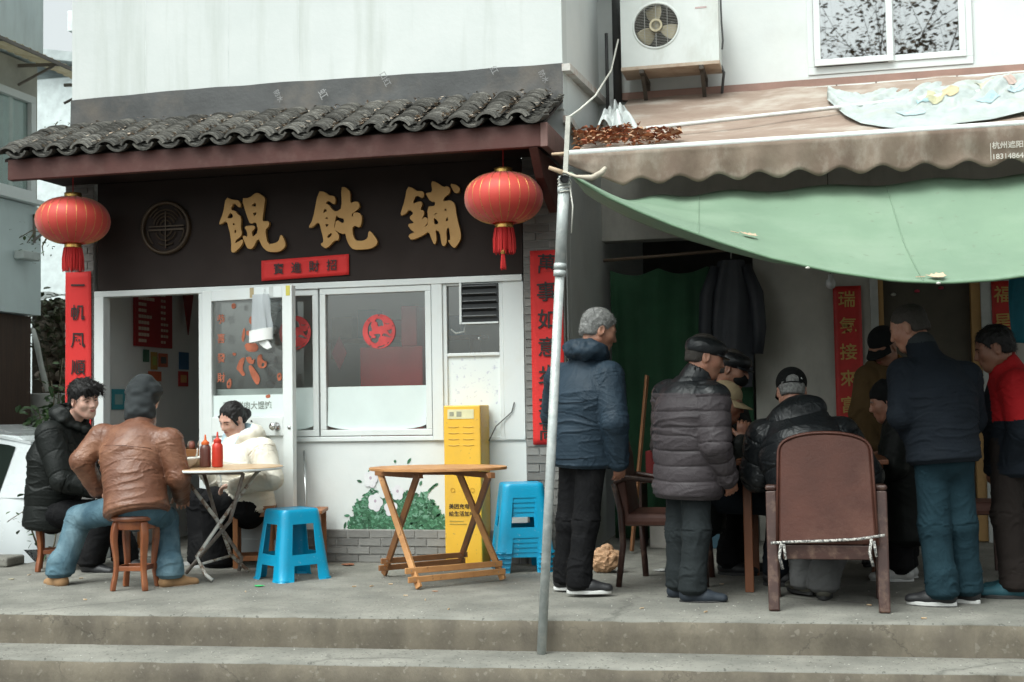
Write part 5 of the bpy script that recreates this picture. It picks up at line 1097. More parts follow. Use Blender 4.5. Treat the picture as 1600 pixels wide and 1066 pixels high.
# two dry leaves lying on the tarpaulin
def dry_leaf(px, py, v, L_, lab):
    best = min(((u/300.0) for u in range(300)), key=lambda u: (lambda P: abs(px-(800+F_PX*((np.array(P)-CAM)@RGT)/((np.array(P)-CAM)@FWD))))(tarpf(u, v)))
    p = Vector(tarpf(best, v)); q = Vector(tarpf(best+.01, v)); r_ = Vector(tarpf(best, v-.03)); dx = (q-p).normalized(); dv = (r_-p).normalized(); nn = dx.cross(dv).normalized()
    m = MB(); outl = [(-1, 0), (-.55, .10), (-.4, .35), (-.1, .28), (.1, .5), (.4, .35), (.75, .42), (.85, .1), (1, -.05), (.7, -.2), (.5, -.45), (.1, -.3), (-.3, -.35), (-.5, -.12)]
    base = p+nn*.012
    pts = [base+dx*a*L_+dv*b_*L_*1.7+nn*(.02*abs(b_)+.01*a*a) for a, b_ in outl]; ce = base+nn*.004; m.add([ce]+pts, [(0, i+1, (i+1) % len(pts)+1) for i in range(len(pts))]); 
    m.tube([base+dx*(-1)*L_, base+dx*(-1.9)*L_-dv*.15*L_], .0018, 5)
    tag(m.build('dry_leaf', mat('tan_leaf', (.66, .46, .32), .8, var=.3, vscale=25), solid=.001), lab, 'leaf')
dry_leaf(1168, 352, .74, .05, 'dry tan leaf lying high on the green tarpaulin')
dry_leaf(1464, 430, .965, .05, 'dry tan leaf at the sagging front edge of the green tarpaulin')
for px in (1262, 1466):
    q = oY(px, 419 if px < 1300 else 443, py_-.0); m = MB(); m.lathe([(.002, -.006), (.010, -.004), (.011, .003), (.002, .007)], (q.x, q.y-.01, q.z), 10); tag(m.build('eyelet_tag', M_rope, smooth=True), 'small white knot on the tarpaulin hem, %s' % ('left one' if px < 1300 else 'right one'), 'knot')
# ------------------------------------------------------------------ curtain bar, green curtain, hanging jacket
gc = empty('green_curtain', (1.05, WY-.1, .3), 0, 'dark green cloth curtain hung on a bar across the opening', 'curtain')
MB().grid(lambda u, v: (.47+1.13*u, WY-.05+.03*math.sin(u*34+2*nz3((u*3, v, 0)))*(.4+.6*v)+.02*nz3((u*4, v*3, 1)), .02+(2.18-.05*abs(math.sin(u*9)))*(1-v)), 120, 14).build('cloth', mat('green_cloth', (.018, .075, .032), .85, var=.3, vscale=3, bump=.15, bscale=40), gc, smooth=True, solid=.003)
MB().tube([(.42, WY-.07, 2.28), (1.62, WY-.07, 2.33)], .013, 10).build('bar', mat('brown_bar', (.18, .13, .09), .6), gc, smooth=True)
hj = empty('hanging_jacket', (1.42, WY-.2, 1.2), 0, 'dark jacket hanging from the curtain bar in the shade', 'jacket')
HJ = MB()
def hjf(u, v):
    a = u*2*math.pi; w_ = .17-.07*(1-v)**3+.02*math.sin(v*5); return (1.46+w_*math.cos(a)*(1+.08*math.sin(a*3+v*4)), WY-.22+.07*math.sin(a)*(1+.2*math.sin(a*5+v*3)), 2.22-1.0*v)
HJ.grid(hjf, 40, 20); HJ.build('body', mat('navy_shell', (.022, .026, .034), .6, var=.2), hj, smooth=True)
for s in (-1, 1):
    m = MB(); m.tube([(1.46+s*.11, WY-.22, 2.17), (1.46+s*.19, WY-.23, 1.95), (1.46+s*.21, WY-.25, 1.68), (1.46+s*.19, WY-.25, 1.48)], [.05, .06, .055, .045], 12); m.build('sleeve', mat('navy_shell', (.022, .026, .034), .6), hj, smooth=True)
MB().tube([(1.46, WY-.2, 2.24), (1.46, WY-.12, 2.32)], .004, 6).build('hook', M_rail, hj)
bulb = empty('light_bulb', oY(1298, 440, 0.2), 0, 'unlit glass bulb hanging in front of the grey wall', 'bulb'); q = oY(1298, 442, .2)
MB().lathe([(.004, .06), (.018, .055), (.018, .03), (.030, .015), (.034, -.01), (.026, -.035), (.004, -.045)], tuple(q), 16).build('bulb_glass', mat('milky_glass', (.55, .56, .56), .25), bulb, smooth=True)
MB().tube([tuple(q+Vector((0, 0, .06))), tuple(q+Vector((0, 0, 1.0)))], .003, 5).build('flex', M_ink, bulb)
# red and gold couplets by the door
def gold_couplet(px0, py0, px1, body, lab, z0=.55):
    p = oY(px0, py0, WY-.02); q = oY(px1, py0, WY-.02); x0, x1, z1 = p.x, q.x, p.z
    couplet('couplet', lab, x0, x1, z0, z1, WY-.02, body, .135, M_goldink, mat('red_gilt_paper', (.50, .02, .02), .55, color2=(.40, .02, .015), vscale=12))
gold_couplet(1301, 448, 1345, '瑞氣接來富貴財', 'red couplet with gold characters left of the dark door')
gold_couplet(1548, 440, 1582, '福星高照滿門庭', 'red couplet with gold characters right of the dark door at the frame edge')
# blue-green cloth at the right edge
tq = oY(1578, 432, -.2); tcl = empty('teal_cloth', (tq.x, -.2, tq.z-.5), 0, 'teal cloth hanging at the right edge under the tarpaulin', 'cloth')
MB().grid(lambda u, v: (tq.x+.012+.35*u-.02*math.sin(v*3), -.2+.04*math.sin(u*14+v*2), tq.z+.15-.62*v+.05*(1-u)*v), 30, 16).build('cloth_fold', mat('teal_cloth', (.012, .17, .24), .7, var=.25), tcl, smooth=True, solid=.004)
MB().tube([(tq.x-.05, -.2, tq.z+.16), (tq.x+1.2, -.2, tq.z+.17)], .012, 8).build('line', M_rail, tcl, smooth=True)

# ------------------------------------------------------------------ chairs and card table on the right
M_lea = mat('worn_brown_leather', (.085, .030, .020), .5, color2=(.06, .021, .014), spec=.35, vscale=5, bump=.15, bscale=50, stain=(.13, .06, .042), sscale=3, samt=.5)
M_cw = mat('dark_red_wood', (.055, .022, .016), .5, color2=(.035, .014, .01), vscale=6, bump=.12, bscale=40, stain=(.3, .2, .14), sscale=14, samt=.35)
ch = empty('leather_armchair', (2.12, -1.62, 0), 0, 'brown leather backed armchair with knotted cord across its rear, seen from behind', 'chair')
bl_, br_ = oZ(1206, 957), oZ(1384, 958)
yb = (bl_.y+br_.y)/2+.02
xl, xr = bl_.x+.012, br_.x-.005; cxm = (xl+xr)/2
MB().add([], [])
for s, x in ((-1, xl), (1, xr)):
    xt_ = cxm+s*.285
    m = MB(); m.bar((x, yb, .0), (xt_, yb+.12, .62), .058, .045, up=(0, 1, 0)); m.build('rear_leg', M_cw, ch, bevel=.008)
    m = MB(); m.bar((xt_, yb+.10, .64), (xt_+s*.01, yb+.56, .62), .062, .03); m.build('arm', M_cw, ch, bevel=.012)
    m = MB(); m.bar((xt_, yb+.50, 0), (xt_, yb+.50, .61), .05, .05); m.build('front_leg', M_cw, ch, bevel=.006)
outl = []
for i in range(25):
    t = i/24; a = math.pi*t
    outl.append((-math.cos(a)*.26*(1-.02), .80+.14*math.sin(a)**.55))
pol_ = [(-.262, .345), ]+[(x, z) for x, z in outl]+[(.262, .345)]
def backf(u, v, d): return (cxm+u*(1-.06*(v-.35)), yb+.04+d+.16*(v-.35)-.03*math.cos(u*4), v)
m = MB(); m.prism(pol_, backf, 0, .085); m.build('backrest', M_lea, ch, bevel=.022, autos=50)
pp = [Vector(backf(u*.985, v-.008 if v > .5 else v, -.003)) for u, v in pol_]; MB().tube(pp, .007, 6).build('piping', M_lea, ch, smooth=True)
MB().box(cxm-.27, cxm+.27, yb+.11, yb+.56, .38, .47).build('seat', M_lea, ch, bevel=.03)
MB().bar((xl+.05, yb+.05, .305), (xr-.05, yb+.05, .305), .03, .075).build('rear_rail', M_cw, ch, bevel=.005)
M_cord = mat('twisted_cord', (.52, .50, .46), .8, color2=(.1, .1, .1), vscale=90, ramp=(.45, .55))
m = MB(); m.tube([(xl-.01, yb+.005, .355), (xl+.12, yb+.015, .362), (cxm, yb+.01, .368), (xr-.12, yb+.015, .378), (xr+.012, yb+.005, .40)], .0075, 8); m.build('cord', M_cord, ch, smooth=True)
for x, z in ((xl+.045, .35), (xr-.055, .37)):
    m = MB(); m.tube([(x, yb+.008, z+.01), (x-.012, yb-.01, z-.06), (x+.004, yb-.012, z-.13)], .008, 7); m.tube([(x+.012, yb+.0, z), (x+.022, yb-.01, z-.08)], .007, 7); m.build('cord_end', M_cord, ch, smooth=True)
# old armchair half hidden behind the standing men
oc = empty('old_armchair', (1.05, -.8, 0), 0, 'old brown armchair with curved wooden arms between the two standing men', 'chair')
o0 = oZ(966, 918); X0 = o0.x; Y0 = o0.y+.02
M_ol = mat('old_brown_leather', (.16, .07, .05), .55, color2=(.10, .04, .03), vscale=5, bump=.2, bscale=30)
def oct_(pts, r, nme, m=None): MB().tube(pts, r, 8).build(nme, m or M_cw, oc, smooth=True)
oct_([(X0, Y0, 0), (X0+.03, Y0+.01, .25), (X0+.02, Y0+.02, .45), (X0-.02, Y0+.03, .62)], [.018, .02, .022, .018], 'leg')
oct_([(X0+.10, Y0+.5, 0), (X0+.08, Y0+.48, .40)], .02, 'leg'); oct_([(X0+.52, Y0+.05, 0), (X0+.50, Y0+.05, .40)], .02, 'leg'); oct_([(X0+.52, Y0+.5, 0), (X0+.50, Y0+.48, .40)], .02, 'leg')
oct_([(X0-.02, Y0+.03, .62), (X0+.05, Y0+.03, .655), (X0+.2, Y0+.03, .64), (X0+.40, Y0+.04, .60), (X0+.5, Y0+.05, .42)], [.014, .018, .016, .014, .014], 'arm')
oct_([(X0, Y0+.5, .62), (X0+.05, Y0+.5, .655), (X0+.40, Y0+.5, .60), (X0+.5, Y0+.48, .42)], .016, 'arm')
MB().box(X0+.02, X0+.52, Y0+.04, Y0+.52, .36, .44).build('seat', M_ol, oc, bevel=.03)
m = MB(); m.prism([(Y0+.04, .40), (Y0+.04, .80), (Y0+.15, .90), (Y0+.40, .90), (Y0+.52, .80), (Y0+.52, .40)], lambda u, v, d: (X0+d-.10*(v-.4), u, v), 0, .07); m.build('backrest', M_ol, oc, bevel=.02)
# card table
ctb = empty('card_table', (1.95, -.75, 0), 0, 'square brown wooden card table the players sit around', 'table')
tlx = oZ(1170, 926); tx0, ty0 = tlx.x-.02, tlx.y; M_tw = mat('table_brown', (.23, .085, .035), .5, color2=(.16, .055, .022), vscale=6, vmap=(1, 1, .4), bump=.1)
MB().box(tx0-.04, tx0+.82, ty0-.04, ty0+.82, .735, .765).build('table_top', M_tw, ctb, bevel=.006)
for x in (0, .74):
    for y in (0, .74): MB().box(tx0+x, tx0+x+.05, ty0+y, ty0+y+.05, 0, .735).build('leg', M_tw, ctb, bevel=.004)
MB().box(tx0+.05, tx0+.74, ty0+.01, ty0+.035, .66, .735).build('apron', M_tw, ctb)
# clutter behind: broom stick, shelf, boxes, paper bag
q = oY(1000, 585, .5); q2 = oY(978, 760, .4); b = MB(); b.bar((q.x, .9, q.z), (q2.x, .62, .02), .02, .035); tag(b.build('wooden_batten', M_lightd, bevel=.003), 'brown wooden batten leaning upright between the two standing men', 'batten')
cl = empty('junk_shelf', (1.0, 1.1, 0), 0, 'low cluttered shelf with red and brown boxes in front of the green curtain', 'shelf')
MB().box(.75, 1.45, .95, 1.3, .50, .52).build('board', M_cw, cl); MB().box(.75, .77, .95, 1.3, 0, .5).build('side', M_cw, cl); MB().box(1.43, 1.45, .95, 1.3, 0, .5).build('side', M_cw, cl)
for (x0, x1, z0, z1, c, lab) in ((.80, 1.02, .52, .74, (.30, .03, .03), 'red box on the low shelf behind the standing man'), (1.05, 1.25, .52, .66, (.30, .2, .12), 'brown box on the low shelf behind the standing man'), (.82, 1.1, .0, .2, (.35, .33, .3), 'grey box under the low shelf'), (1.12, 1.4, .0, .14, (.04, .10, .14), 'teal dark box under the low shelf')):
    b = MB(); b.box(x0, x1, 1.0, 1.22, z0+.001, z1); e = tag(b.build('cardboard_box', mat('box%d' % int(x0*100+z0*10), c, .7), bevel=.006), lab, 'box')
pg = oZ(942, 898); bm = bmesh.new(); bmesh.ops.create_icosphere(bm, subdivisions=4, radius=1)
for v in bm.verts:
    k = 1+.45*(abs(nz3(v.co*1.6+Vector((3, 1, 2))))-.2)+.25*(abs(nz3(v.co*4))-.2); v.co = Vector((v.co.x*.10*k, v.co.y*.07*k, max(-.085, v.co.z*.085*k)))
me = bpy.data.meshes.new('paper_bag'); bm.to_mesh(me); bm.free(); o = link_mesh('paper_bag', me, mat('kraft_paper', (.50, .30, .17), .75, var=.2, bump=.1)); o.location = (pg.x, pg.y+.1, .086); tag(o, 'crumpled brown paper bag on the floor behind the standing man', 'bag')
# right-hand stool of the man in red, cushioned
rc = empty('padded_stool', (3.05, -.6, 0), 0, 'brown padded chair behind the man in teal jeans', 'chair'); rq = oZ(1560, 905); 
MB().box(rq.x-.32, rq.x+.08, rq.y+.05, rq.y+.45, .38, .46).build('seat', M_ol, rc, bevel=.03)
for x in (-.29, .05):
    for y in (.08, .42): MB().bar((rq.x+x*1.1, rq.y+y, 0), (rq.x+x, rq.y+y, .38), .04, .04).build('leg', M_cw, rc, bevel=.004)

# ------------------------------------------------------------------ small litter on the pavement
for (px, py, c, lab, r_) in ((405, 917, (.05, .45, .12), 'scrap of green plastic on the pavement', .02), (545, 884, (.30, .12, .06), 'brown dead leaf by the plinth', .03), (18, 906, (.40, .36, .25), 'pale scrap of paper at the far left', .014), (680, 925, (.36, .2, .12), 'brown crumb near the folding table', .012), (1035, 893, (.6, .6, .58), 'white paper carton lying under the old armchair', .035), (1143, 897, (.55, .25, .08), 'orange scrap beneath the card table', .015)):
    p = oZ(px, py); bm = bmesh.new(); bmesh.ops.create_icosphere(bm, subdivisions=2, radius=1)
    for v in bm.verts: k = 1+.5*nz3(v.co*1.7+Vector((px, 0, 0))); v.co = Vector((v.co.x*r_*1.5*k, v.co.y*r_*k, v.co.z*r_*.25*k+r_*.24))
    me = bpy.data.meshes.new('litter'); bm.to_mesh(me); bm.free(); o = link_mesh('litter_scrap', me, mat('scrap%d' % px, c, .7)); o.location = (p.x, p.y, .002); tag(o, lab, 'litter')
gr = MB()
for i in range(900):
    x = random.uniform(-3.5, 3.4); y = edge1(x)+random.uniform(.03, 2.1) if random.random() < .8 else edge2(x)+random.uniform(.02, .33)
    z = .001 if y > edge1(x) else -.169; s = random.uniform(.002, .006); gr.add([(x-s, y, z), (x, y-s, z), (x+s, y, z), (x, y+s, z), (x, y, z+s*.8)], [(0, 1, 4), (1, 2, 4), (2, 3, 4), (3, 0, 4)])
ce = MB()
for i in range(26):
    x = random.uniform(-3.2, 3.3); y = edge1(x)+random.uniform(.05, 1.6); a = random.uniform(0, 3.1); d_ = Vector((math.cos(a), math.sin(a), 0))*.013; ce.tube([Vector((x, y, .0045))-d_, Vector((x, y, .0045))+d_], .004, 6)
tag(ce.build('cigarette_ends', mat('cigarette', (.55, .48, .38), .8, color2=(.4, .25, .12), vscale=40)), kind='stuff')
tag(gr.build('grit', mat('grit', (.5, .5, .46), .8, color2=(.2, .17, .14), vscale=60)), kind='stuff')
# ------------------------------------------------------------------ parked car at the far left
car = empty('parked_car', (-5.6, .45, 0), 0, 'white hatchback car parked at the far left behind the man in black', 'car')
M_car = mat('white_car_paint', (.70, .74, .75), .25, var=.04, vscale=2, bump=0, coat=.8)
M_blk = mat('black_rubber', (.02, .02, .02), .6); M_cg = mat('car_glass', (.02, .028, .024), .06, bump=0, rvar=0, var=.2)
cx1 = -3.72   # tail of the car
prof = [(0, .20), (.02, .55), (.10, .82), (.55, .84), (.95, .84), (1.45, .84), (2.6, .84), (3.1, .78), (3.6, .68), (3.75, .55), (3.80, .25)]
def carx(d): return cx1-d
m = MB(); n = len(prof); ys = [(-.80, .0), (-.78, .02), (-.70, .05)]
rows = []
cy0 = .75
def half_w(z): return .80 if z < .80 else .80-.26*(z-.80)/.54
vs = []; fs = []
zs = [.20, .35, .55, .70, .80]
# lower body: loft of cross-sections along the length
K = 24; secs = []
for i in range(K+1):
    d = 3.8*i/K; top = float(np.interp(d, [p[0] for p in prof], [min(p[1], .82+.02*math.sin(d)) for p in prof])); ew = .80*(1-.10*max(0, 1-d/.35)**2-.08*max(0, 1-(3.8-d)/.3)**2)
    sec = []
    for t, zz in ((-1, .20), (-1.02, .40), (-1.0, .62), (-.94, 1.0), (-.6, 1.02), (0, 1.03), (.6, 1.02), (.94, 1.0), (1.0, .62), (1.02, .40), (1, .20)):
        z = zz if zz < .5 else (.20+(top-.20)*(.75 if zz == .62 else min(1.0, zz)))
        sec.append((carx(d), cy0+t*ew, z))
    secs.append(sec)
W_ = len(secs[0]); vs = [p for s in secs for p in s]; fs = [(i*W_+k, i*W_+k+1, (i+1)*W_+k+1, (i+1)*W_+k) for i in range(K) for k in range(W_-1)]+[tuple(range(W_)), tuple(K*W_+k for k in range(W_))]
m.add(vs, fs); m.build('body', M_car, car, smooth=False, autos=45)
def cab(shr, z_off):
    g = MB(); sec2 = []
    for d, z in ((.06, .80), (.26, 1.20), (.42, 1.28), (1.0, 1.33), (1.9, 1.27), (2.75, .82)):
        hw = .76-.30*(z-.80)/.54; sec2.append([(carx(d), cy0-.765, .795), (carx(d), cy0-hw-shr, z+z_off), (carx(d), cy0+hw+shr, z+z_off), (carx(d), cy0+.765, .795)])
    g.add([p for s in sec2 for p in s], [(i*4+k, i*4+k+1, (i+1)*4+k+1, (i+1)*4+k) for i in range(5) for k in range(3)]); return g
cab(-.01, -.012).build('cabin', M_car, car)
cabp = ((.06, .80), (.26, 1.20), (.42, 1.28), (1.0, 1.33), (1.9, 1.27), (2.75, .82)); cd_ = [q[0] for q in cabp]; cz_ = [q[1] for q in cabp]
def side_pt(d, t, s):
    z1 = float(np.interp(d, cd_, cz_))-.012; hw = .75-.30*(z1-.80)/.54; t2 = t*max(0, (z1-.795)); f = t2/max(.01, z1-.795); return (carx(d), cy0+s*(.765+(hw-.765)*f+.006), .795+t2)
for s in (-1, 1):
    for d0, d1 in ((.40, 1.32), (1.42, 2.45)):
        g = MB(); n_ = 14; g.grid(lambda u, v, d0=d0, d1=d1, s=s: side_pt(d0+(d1-d0)*u, .06+(.80-.25*max(0, u-.75)-.10*max(0, .2-u))*v, s), n_, 4); g.build('side_window', M_cg, car, smooth=True)
g = MB(); g.grid(lambda u, v: (carx(.045+.18*v), cy0+(u-.5)*(1.25-.3*v), .84+.33*v), 4, 4); g.build('rear_window', M_cg, car)
m = MB(); m.add([(carx(.27), cy0-.53, 1.21), (carx(.27), cy0+.53, 1.21), (carx(1.0), cy0+.48, 1.345), (carx(1.0), cy0-.48, 1.345), (carx(1.92), cy0+.51, 1.275), (carx(1.92), cy0-.51, 1.275)], [(0, 1, 2, 3), (3, 2, 4, 5)]); m.build('roof', M_car, car, solid=.02)
for d in (.72, 3.05):
    for s in (-1, 1):
        w3 = MB(); w3.lathe([(.15, -.09), (.29, -.09), (.305, -.06), (.305, .06), (.29, .09), (.15, .09)], (0, 0, 0), 28); w3.v = [(carx(d)+x, cy0+s*.74+z, .305+y) for x, y, z in w3.v]; tw = w3.build('wheel', M_blk, car, autos=40)
        w3 = MB(); w3.lathe([(.02, -.05), (.16, -.07), (.19, -.095), (.19, .095), (.16, .07), (.02, .05)], (0, 0, 0), 20); w3.v = [(carx(d)+x, cy0+s*.745+z, .305+y) for x, y, z in w3.v]; w3.build('rim', mat('alloy', (.5, .5, .5), .3, metal=.8, bump=0), tw, autos=40)
for s in (-1, 1): MB().box(carx(2.2), carx(2.06), cy0+s*.80-.10*(s < 0), cy0+s*.80+.10*(s > 0), .84, .95).build('mirror', M_blk, car, bevel=.03)
for s in (-1, 1): MB().box(carx(3.8), carx(3.66), cy0+s*.55-.16, cy0+s*.55+.16, .50, .60).build('headlight', mat('lamp_glass', (.6, .62, .62), .1, bump=0), car, bevel=.03)
car.location.z = -.34
# stone planter kerb at the left
kb = empty('stone_kerb', (-4.0, -.35, 0), 0, 'low grey stone kerb at the far left beneath the climbing plant', 'kerb'); MB().box(-5.2, -3.62, -.62, -.40, 0, .07).build('kerb_stone', M_conc, kb, bevel=.015); MB().box(-6.8, -5.21, -.63, -.41, 0, .068).build('kerb_stone', M_conc, kb, bevel=.015)
# concrete block and white pipe behind
blk = oY(48, 680, 2.2); b = MB(); b.box(blk.x-.10, blk.x+.28, 2.1, 2.5, -.34, 1.30); tag(b.build('concrete_block', mat('pale_block', (.45, .45, .42), .8), bevel=.01), 'pale concrete gate post at the end of the alley', 'post')
pp = [oY(52, 515, 2.6), oY(58, 540, 2.55), oY(64, 570, 2.55), oY(70, 595, 2.5), oY(74, 612, 2.5)]; b = MB(); b.tube(pp, [.02, .03, .028, .03, .02], 8); b.tube([oY(52, 515, 2.6), oY(38, 518, 2.6)], .02, 8); tag(b.build('bent_pipe', mat('pale_pipe', (.6, .6, .56), .6), smooth=True), 'bent pale pipe in front of the rubble wall', 'pipe')
# plants
def leaf_mesh():
    m = MB(); m.add([(0, 0, 0), (.35, .28, .05), (.75, .25, .05), (1, 0, -.05), (.75, -.25, .05), (.35, -.28, .05), (.5, 0, 0)], [(0, 1, 6), (1, 2, 6), (2, 3, 6), (3, 4, 6), (4, 5, 6), (5, 0, 6)]); return m
M_lf = mat('leaf_green', (.055, .105, .03), .5, color2=(.03, .06, .02), vscale=9); M_lf2 = mat('leaf_dull', (.10, .115, .05), .6, color2=(.05, .06, .03), vscale=9)
M_stem = mat('thin_stem', (.12, .10, .06), .8)
def plant(name, label, stems, nleaf, size, m, cat='plant'):
    base = stems[0][0]; e = empty(name, base, 0, label, cat); st_ = MB(); lf = MB()
    for s in stems:
        st_.tube(s, [.008*(1-.6*i/(len(s)-1)) for i in range(len(s))], 6)
        for k in range(nleaf):
            t = random.uniform(.15, 1)*(len(s)-1); i = min(int(t), len(s)-2); p = Vector(s[i]).lerp(Vector(s[i+1]), t-i)+Vector((random.gauss(0, .05), random.gauss(0, .06), random.gauss(0, .05)))
            a = random.uniform(0, 6.28); L_ = size*random.uniform(.6, 1.3); mt = Matrix.Translation(p) @ Matrix.Rotation(a, 4, 'Z') @ Matrix.Rotation(random.uniform(-.3, 1.0), 4, 'Y') @ Matrix.Rotation(random.uniform(-.6, .6), 4, 'X') @ Matrix.Scale(L_, 4)
            lm = leaf_mesh(); lf.add([mt @ Vector(v) for v in lm.v], lm.f)
    st_.build('stems', M_stem, e, smooth=True); tag(lf.build('leaves', m, e), kind='stuff'); return e
P_ = lambda px, py, Y: tuple(oY(px, py, Y))
g0 = oZ(55, 880)
plant('climbing_plant', 'leafy climbing plant beside the wooden stool of the man in black', [[(g0.x, g0.y+.1, 0), P_(50, 830, g0.y+.1), P_(35, 800, g0.y), P_(12, 815, g0.y)], [(g0.x, g0.y+.1, 0), P_(58, 820, g0.y+.1), P_(55, 780, g0.y+.1), P_(62, 740, g0.y+.2)], [(g0.x+.05, g0.y+.1, 0), P_(85, 850, g0.y+.1), P_(90, 820, g0.y+.1)]], 20, .05, M_lf)
g1 = oZ(90, 870)
plant('garden_shrub', 'green shrub with broad leaves behind the head of the man in black', [[(-3.9, 1.2, 0), P_(70, 680, 1.2), P_(60, 640, 1.2), P_(40, 645, 1.2)], [(-3.9, 1.2, 0), P_(80, 670, 1.2), P_(85, 620, 1.2), P_(80, 595, 1.2)], [(-3.9, 1.2, 0), P_(90, 660, 1.2), P_(95, 610, 1.25)], [(-3.9, 1.2, 0), P_(75, 690, 1.2), P_(88, 650, 1.2), P_(98, 560, 1.25)]], 46, .085, M_lf)
plant('wall_creeper', 'dull green creeper on the rubble wall behind the left couplet', [[P_(95, 600, 2.9), P_(90, 540, 2.9), P_(80, 500, 2.9), P_(60, 480, 2.95)], [P_(95, 590, 2.9), P_(98, 520, 2.9), P_(92, 470, 2.9), P_(75, 470, 2.95)], [P_(80, 610, 2.8), P_(72, 560, 2.8), P_(55, 520, 2.8), P_(45, 490, 2.8)]], 90, .075, M_lf2)
plant('hanging_twig', 'thin leafy twig hanging below the left lantern', [[P_(90, 372, 1.0), P_(72, 365, 1.0), P_(50, 360, 1.0), P_(30, 372, 1.0)], [P_(75, 368, 1.0), P_(66, 385, 1.0), P_(68, 400, 1.0)], [P_(55, 362, 1.0), P_(42, 380, 1.0)]], 12, .035, M_lf)
plant('roof_twig', 'small leafy twig growing beside the left end of the tiled eave', [[P_(80, 212, 1.0), P_(84, 200, 1.0), P_(90, 190, 1.0)], [P_(84, 205, 1.0), P_(92, 198, 1.0)]], 10, .03, M_lf2)

# ------------------------------------------------------------------ street tree across the road (mirrored in the upstairs window)
def bare_tree(base, label, seed, H):
    rd = random.Random(seed); e = empty('street_tree', base, 0, label, 'tree', 'street trees across the road'); tr = MB(); lf = MB(); tips = []
    def grow(p, d, r, L_, lev):
        pts = [p]; rs = [r]; n = 4; dd = d.copy()
        for i in range(n):
            dd = (dd+Vector((rd.gauss(0, .16), rd.gauss(0, .16), rd.gauss(.03, .10)))).normalized(); p = p+dd*L_/n; pts.append(p); rs.append(r*(1-.55*(i+1)/n))
        tr.tube(pts, rs, 8 if lev < 2 else 5, cap=False)
        if lev >= 6: tips.append(p); return
        for k in range(3 if lev else 5):
            i = rd.randint(2, n); q = pts[i]; a = rd.uniform(0, 6.28); sp = rd.uniform(.45, .95); x = dd.orthogonal().normalized(); y = dd.cross(x)
            nd = (dd*math.cos(sp)+(x*math.cos(a)+y*math.sin(a))*math.sin(sp)+Vector((0, 0, .12))).normalized(); grow(q, nd, rs[i]*rd.uniform(.55, .8), L_*rd.uniform(.62, .86), lev+1)
            if lev >= 3: tips.append(q)
    grow(Vector(base), Vector((0, 0, 1)), .17, H*.42, 0)
    for t in tips:
        for k in range(4):
            if rd.random() < .5: continue
            p = t+Vector((rd.gauss(0, .12), rd.gauss(0, .12), rd.gauss(0, .12))); a = rd.uniform(0, 6.28); s = rd.uniform(.03, .075)
            x = Vector((math.cos(a), math.sin(a), rd.uniform(-.6, .3))).normalized()*s; y = Vector((-math.sin(a), math.cos(a), rd.uniform(-.6, .6))).normalized()*s*.7; lf.add([p-x, p+y, p+x, p-y], [(0, 1, 2, 3)])
    tr.build('trunk', M_bark, e, smooth=True); tag(lf.build('crown', mat('autumn_leaf', (.20, .11, .05), .8, color2=(.11, .08, .03), vscale=2), e), kind='stuff')
bare_tree((2.6, -13.6, -.34), 'bare street tree with a few brown leaves mirrored in the upstairs window', 3, 9.5)
bare_tree((5.2, -15.5, -.34), 'second bare street tree across the road, off to the right', 9, 9.0)
# ------------------------------------------------------------------ people: distance-field bodies and clothes
V3 = lambda *a: np.array(a, float)
def unit(v): v = np.asarray(v, float); return v/(np.linalg.norm(v)+1e-9)
def cone(a, b, ra, rb, fd=None, fl=1.0, k=.03, sub=False, tagn=None): return dict(t='c', a=np.asarray(a, float), b=np.asarray(b, float), ra=ra, rb=rb, fd=None if fd is None else unit(fd), fl=fl, k=k, sub=sub, tag=tagn)
def ell(c, r, rot=None, k=.03, sub=False, tagn=None): return dict(t='e', c=np.asarray(c, float), r=np.asarray(r, float), rot=np.eye(3) if rot is None else rot, k=k, sub=sub, tag=tagn)
def pdist(p, P):
    if p['t'] == 'c':
        ba = p['b']-p['a']; L2 = ba@ba+1e-12; t = np.clip(((P-p['a'])@ba)/L2, 0, 1); q = P-p['a']-t[..., None]*ba
        if p['fd'] is not None: q = q+p['fd']*((q@p['fd'])*(1/p['fl']-1))[..., None]
        d = np.linalg.norm(q, axis=-1)-(p['ra']+(p['rb']-p['ra'])*t)
        return d*(p['fl'] if p['fl'] < 1 else 1)**.5
    q = (P-p['c'])@p['rot']; k0 = np.linalg.norm(q/p['r'], axis=-1); k1 = np.linalg.norm(q/p['r']**2, axis=-1)+1e-9
    return k0*(k0-1)/k1
def smin(a, b, k): h = np.clip(.5+.5*(b-a)/k, 0, 1); return b+(a-b)*h-k*h*(1-h)
def field(prims, P):
    F = None
    for p in prims:
        if p['t'] == 'h': continue
        d = pdist(p, P)
        if F is None: F = d
        elif p['sub']: F = -smin(-F, d, p['k'])
        else: F = smin(F, d, p['k'])
    return F
def bounds(prims):
    lo, hi = V3(9, 9, 9), V3(-9, -9, -9)
    for p in prims:
        if p['sub']: continue
        if p['t'] == 'c': r = max(p['ra'], p['rb'])*max(1, p['fl']); l = np.minimum(p['a'], p['b'])-r; h = np.maximum(p['a'], p['b'])+r
        else: r = max(p['r']); l = p['c']-r; h = p['c']+r
        lo = np.minimum(lo, l); hi = np.maximum(hi, h)
    return lo, hi
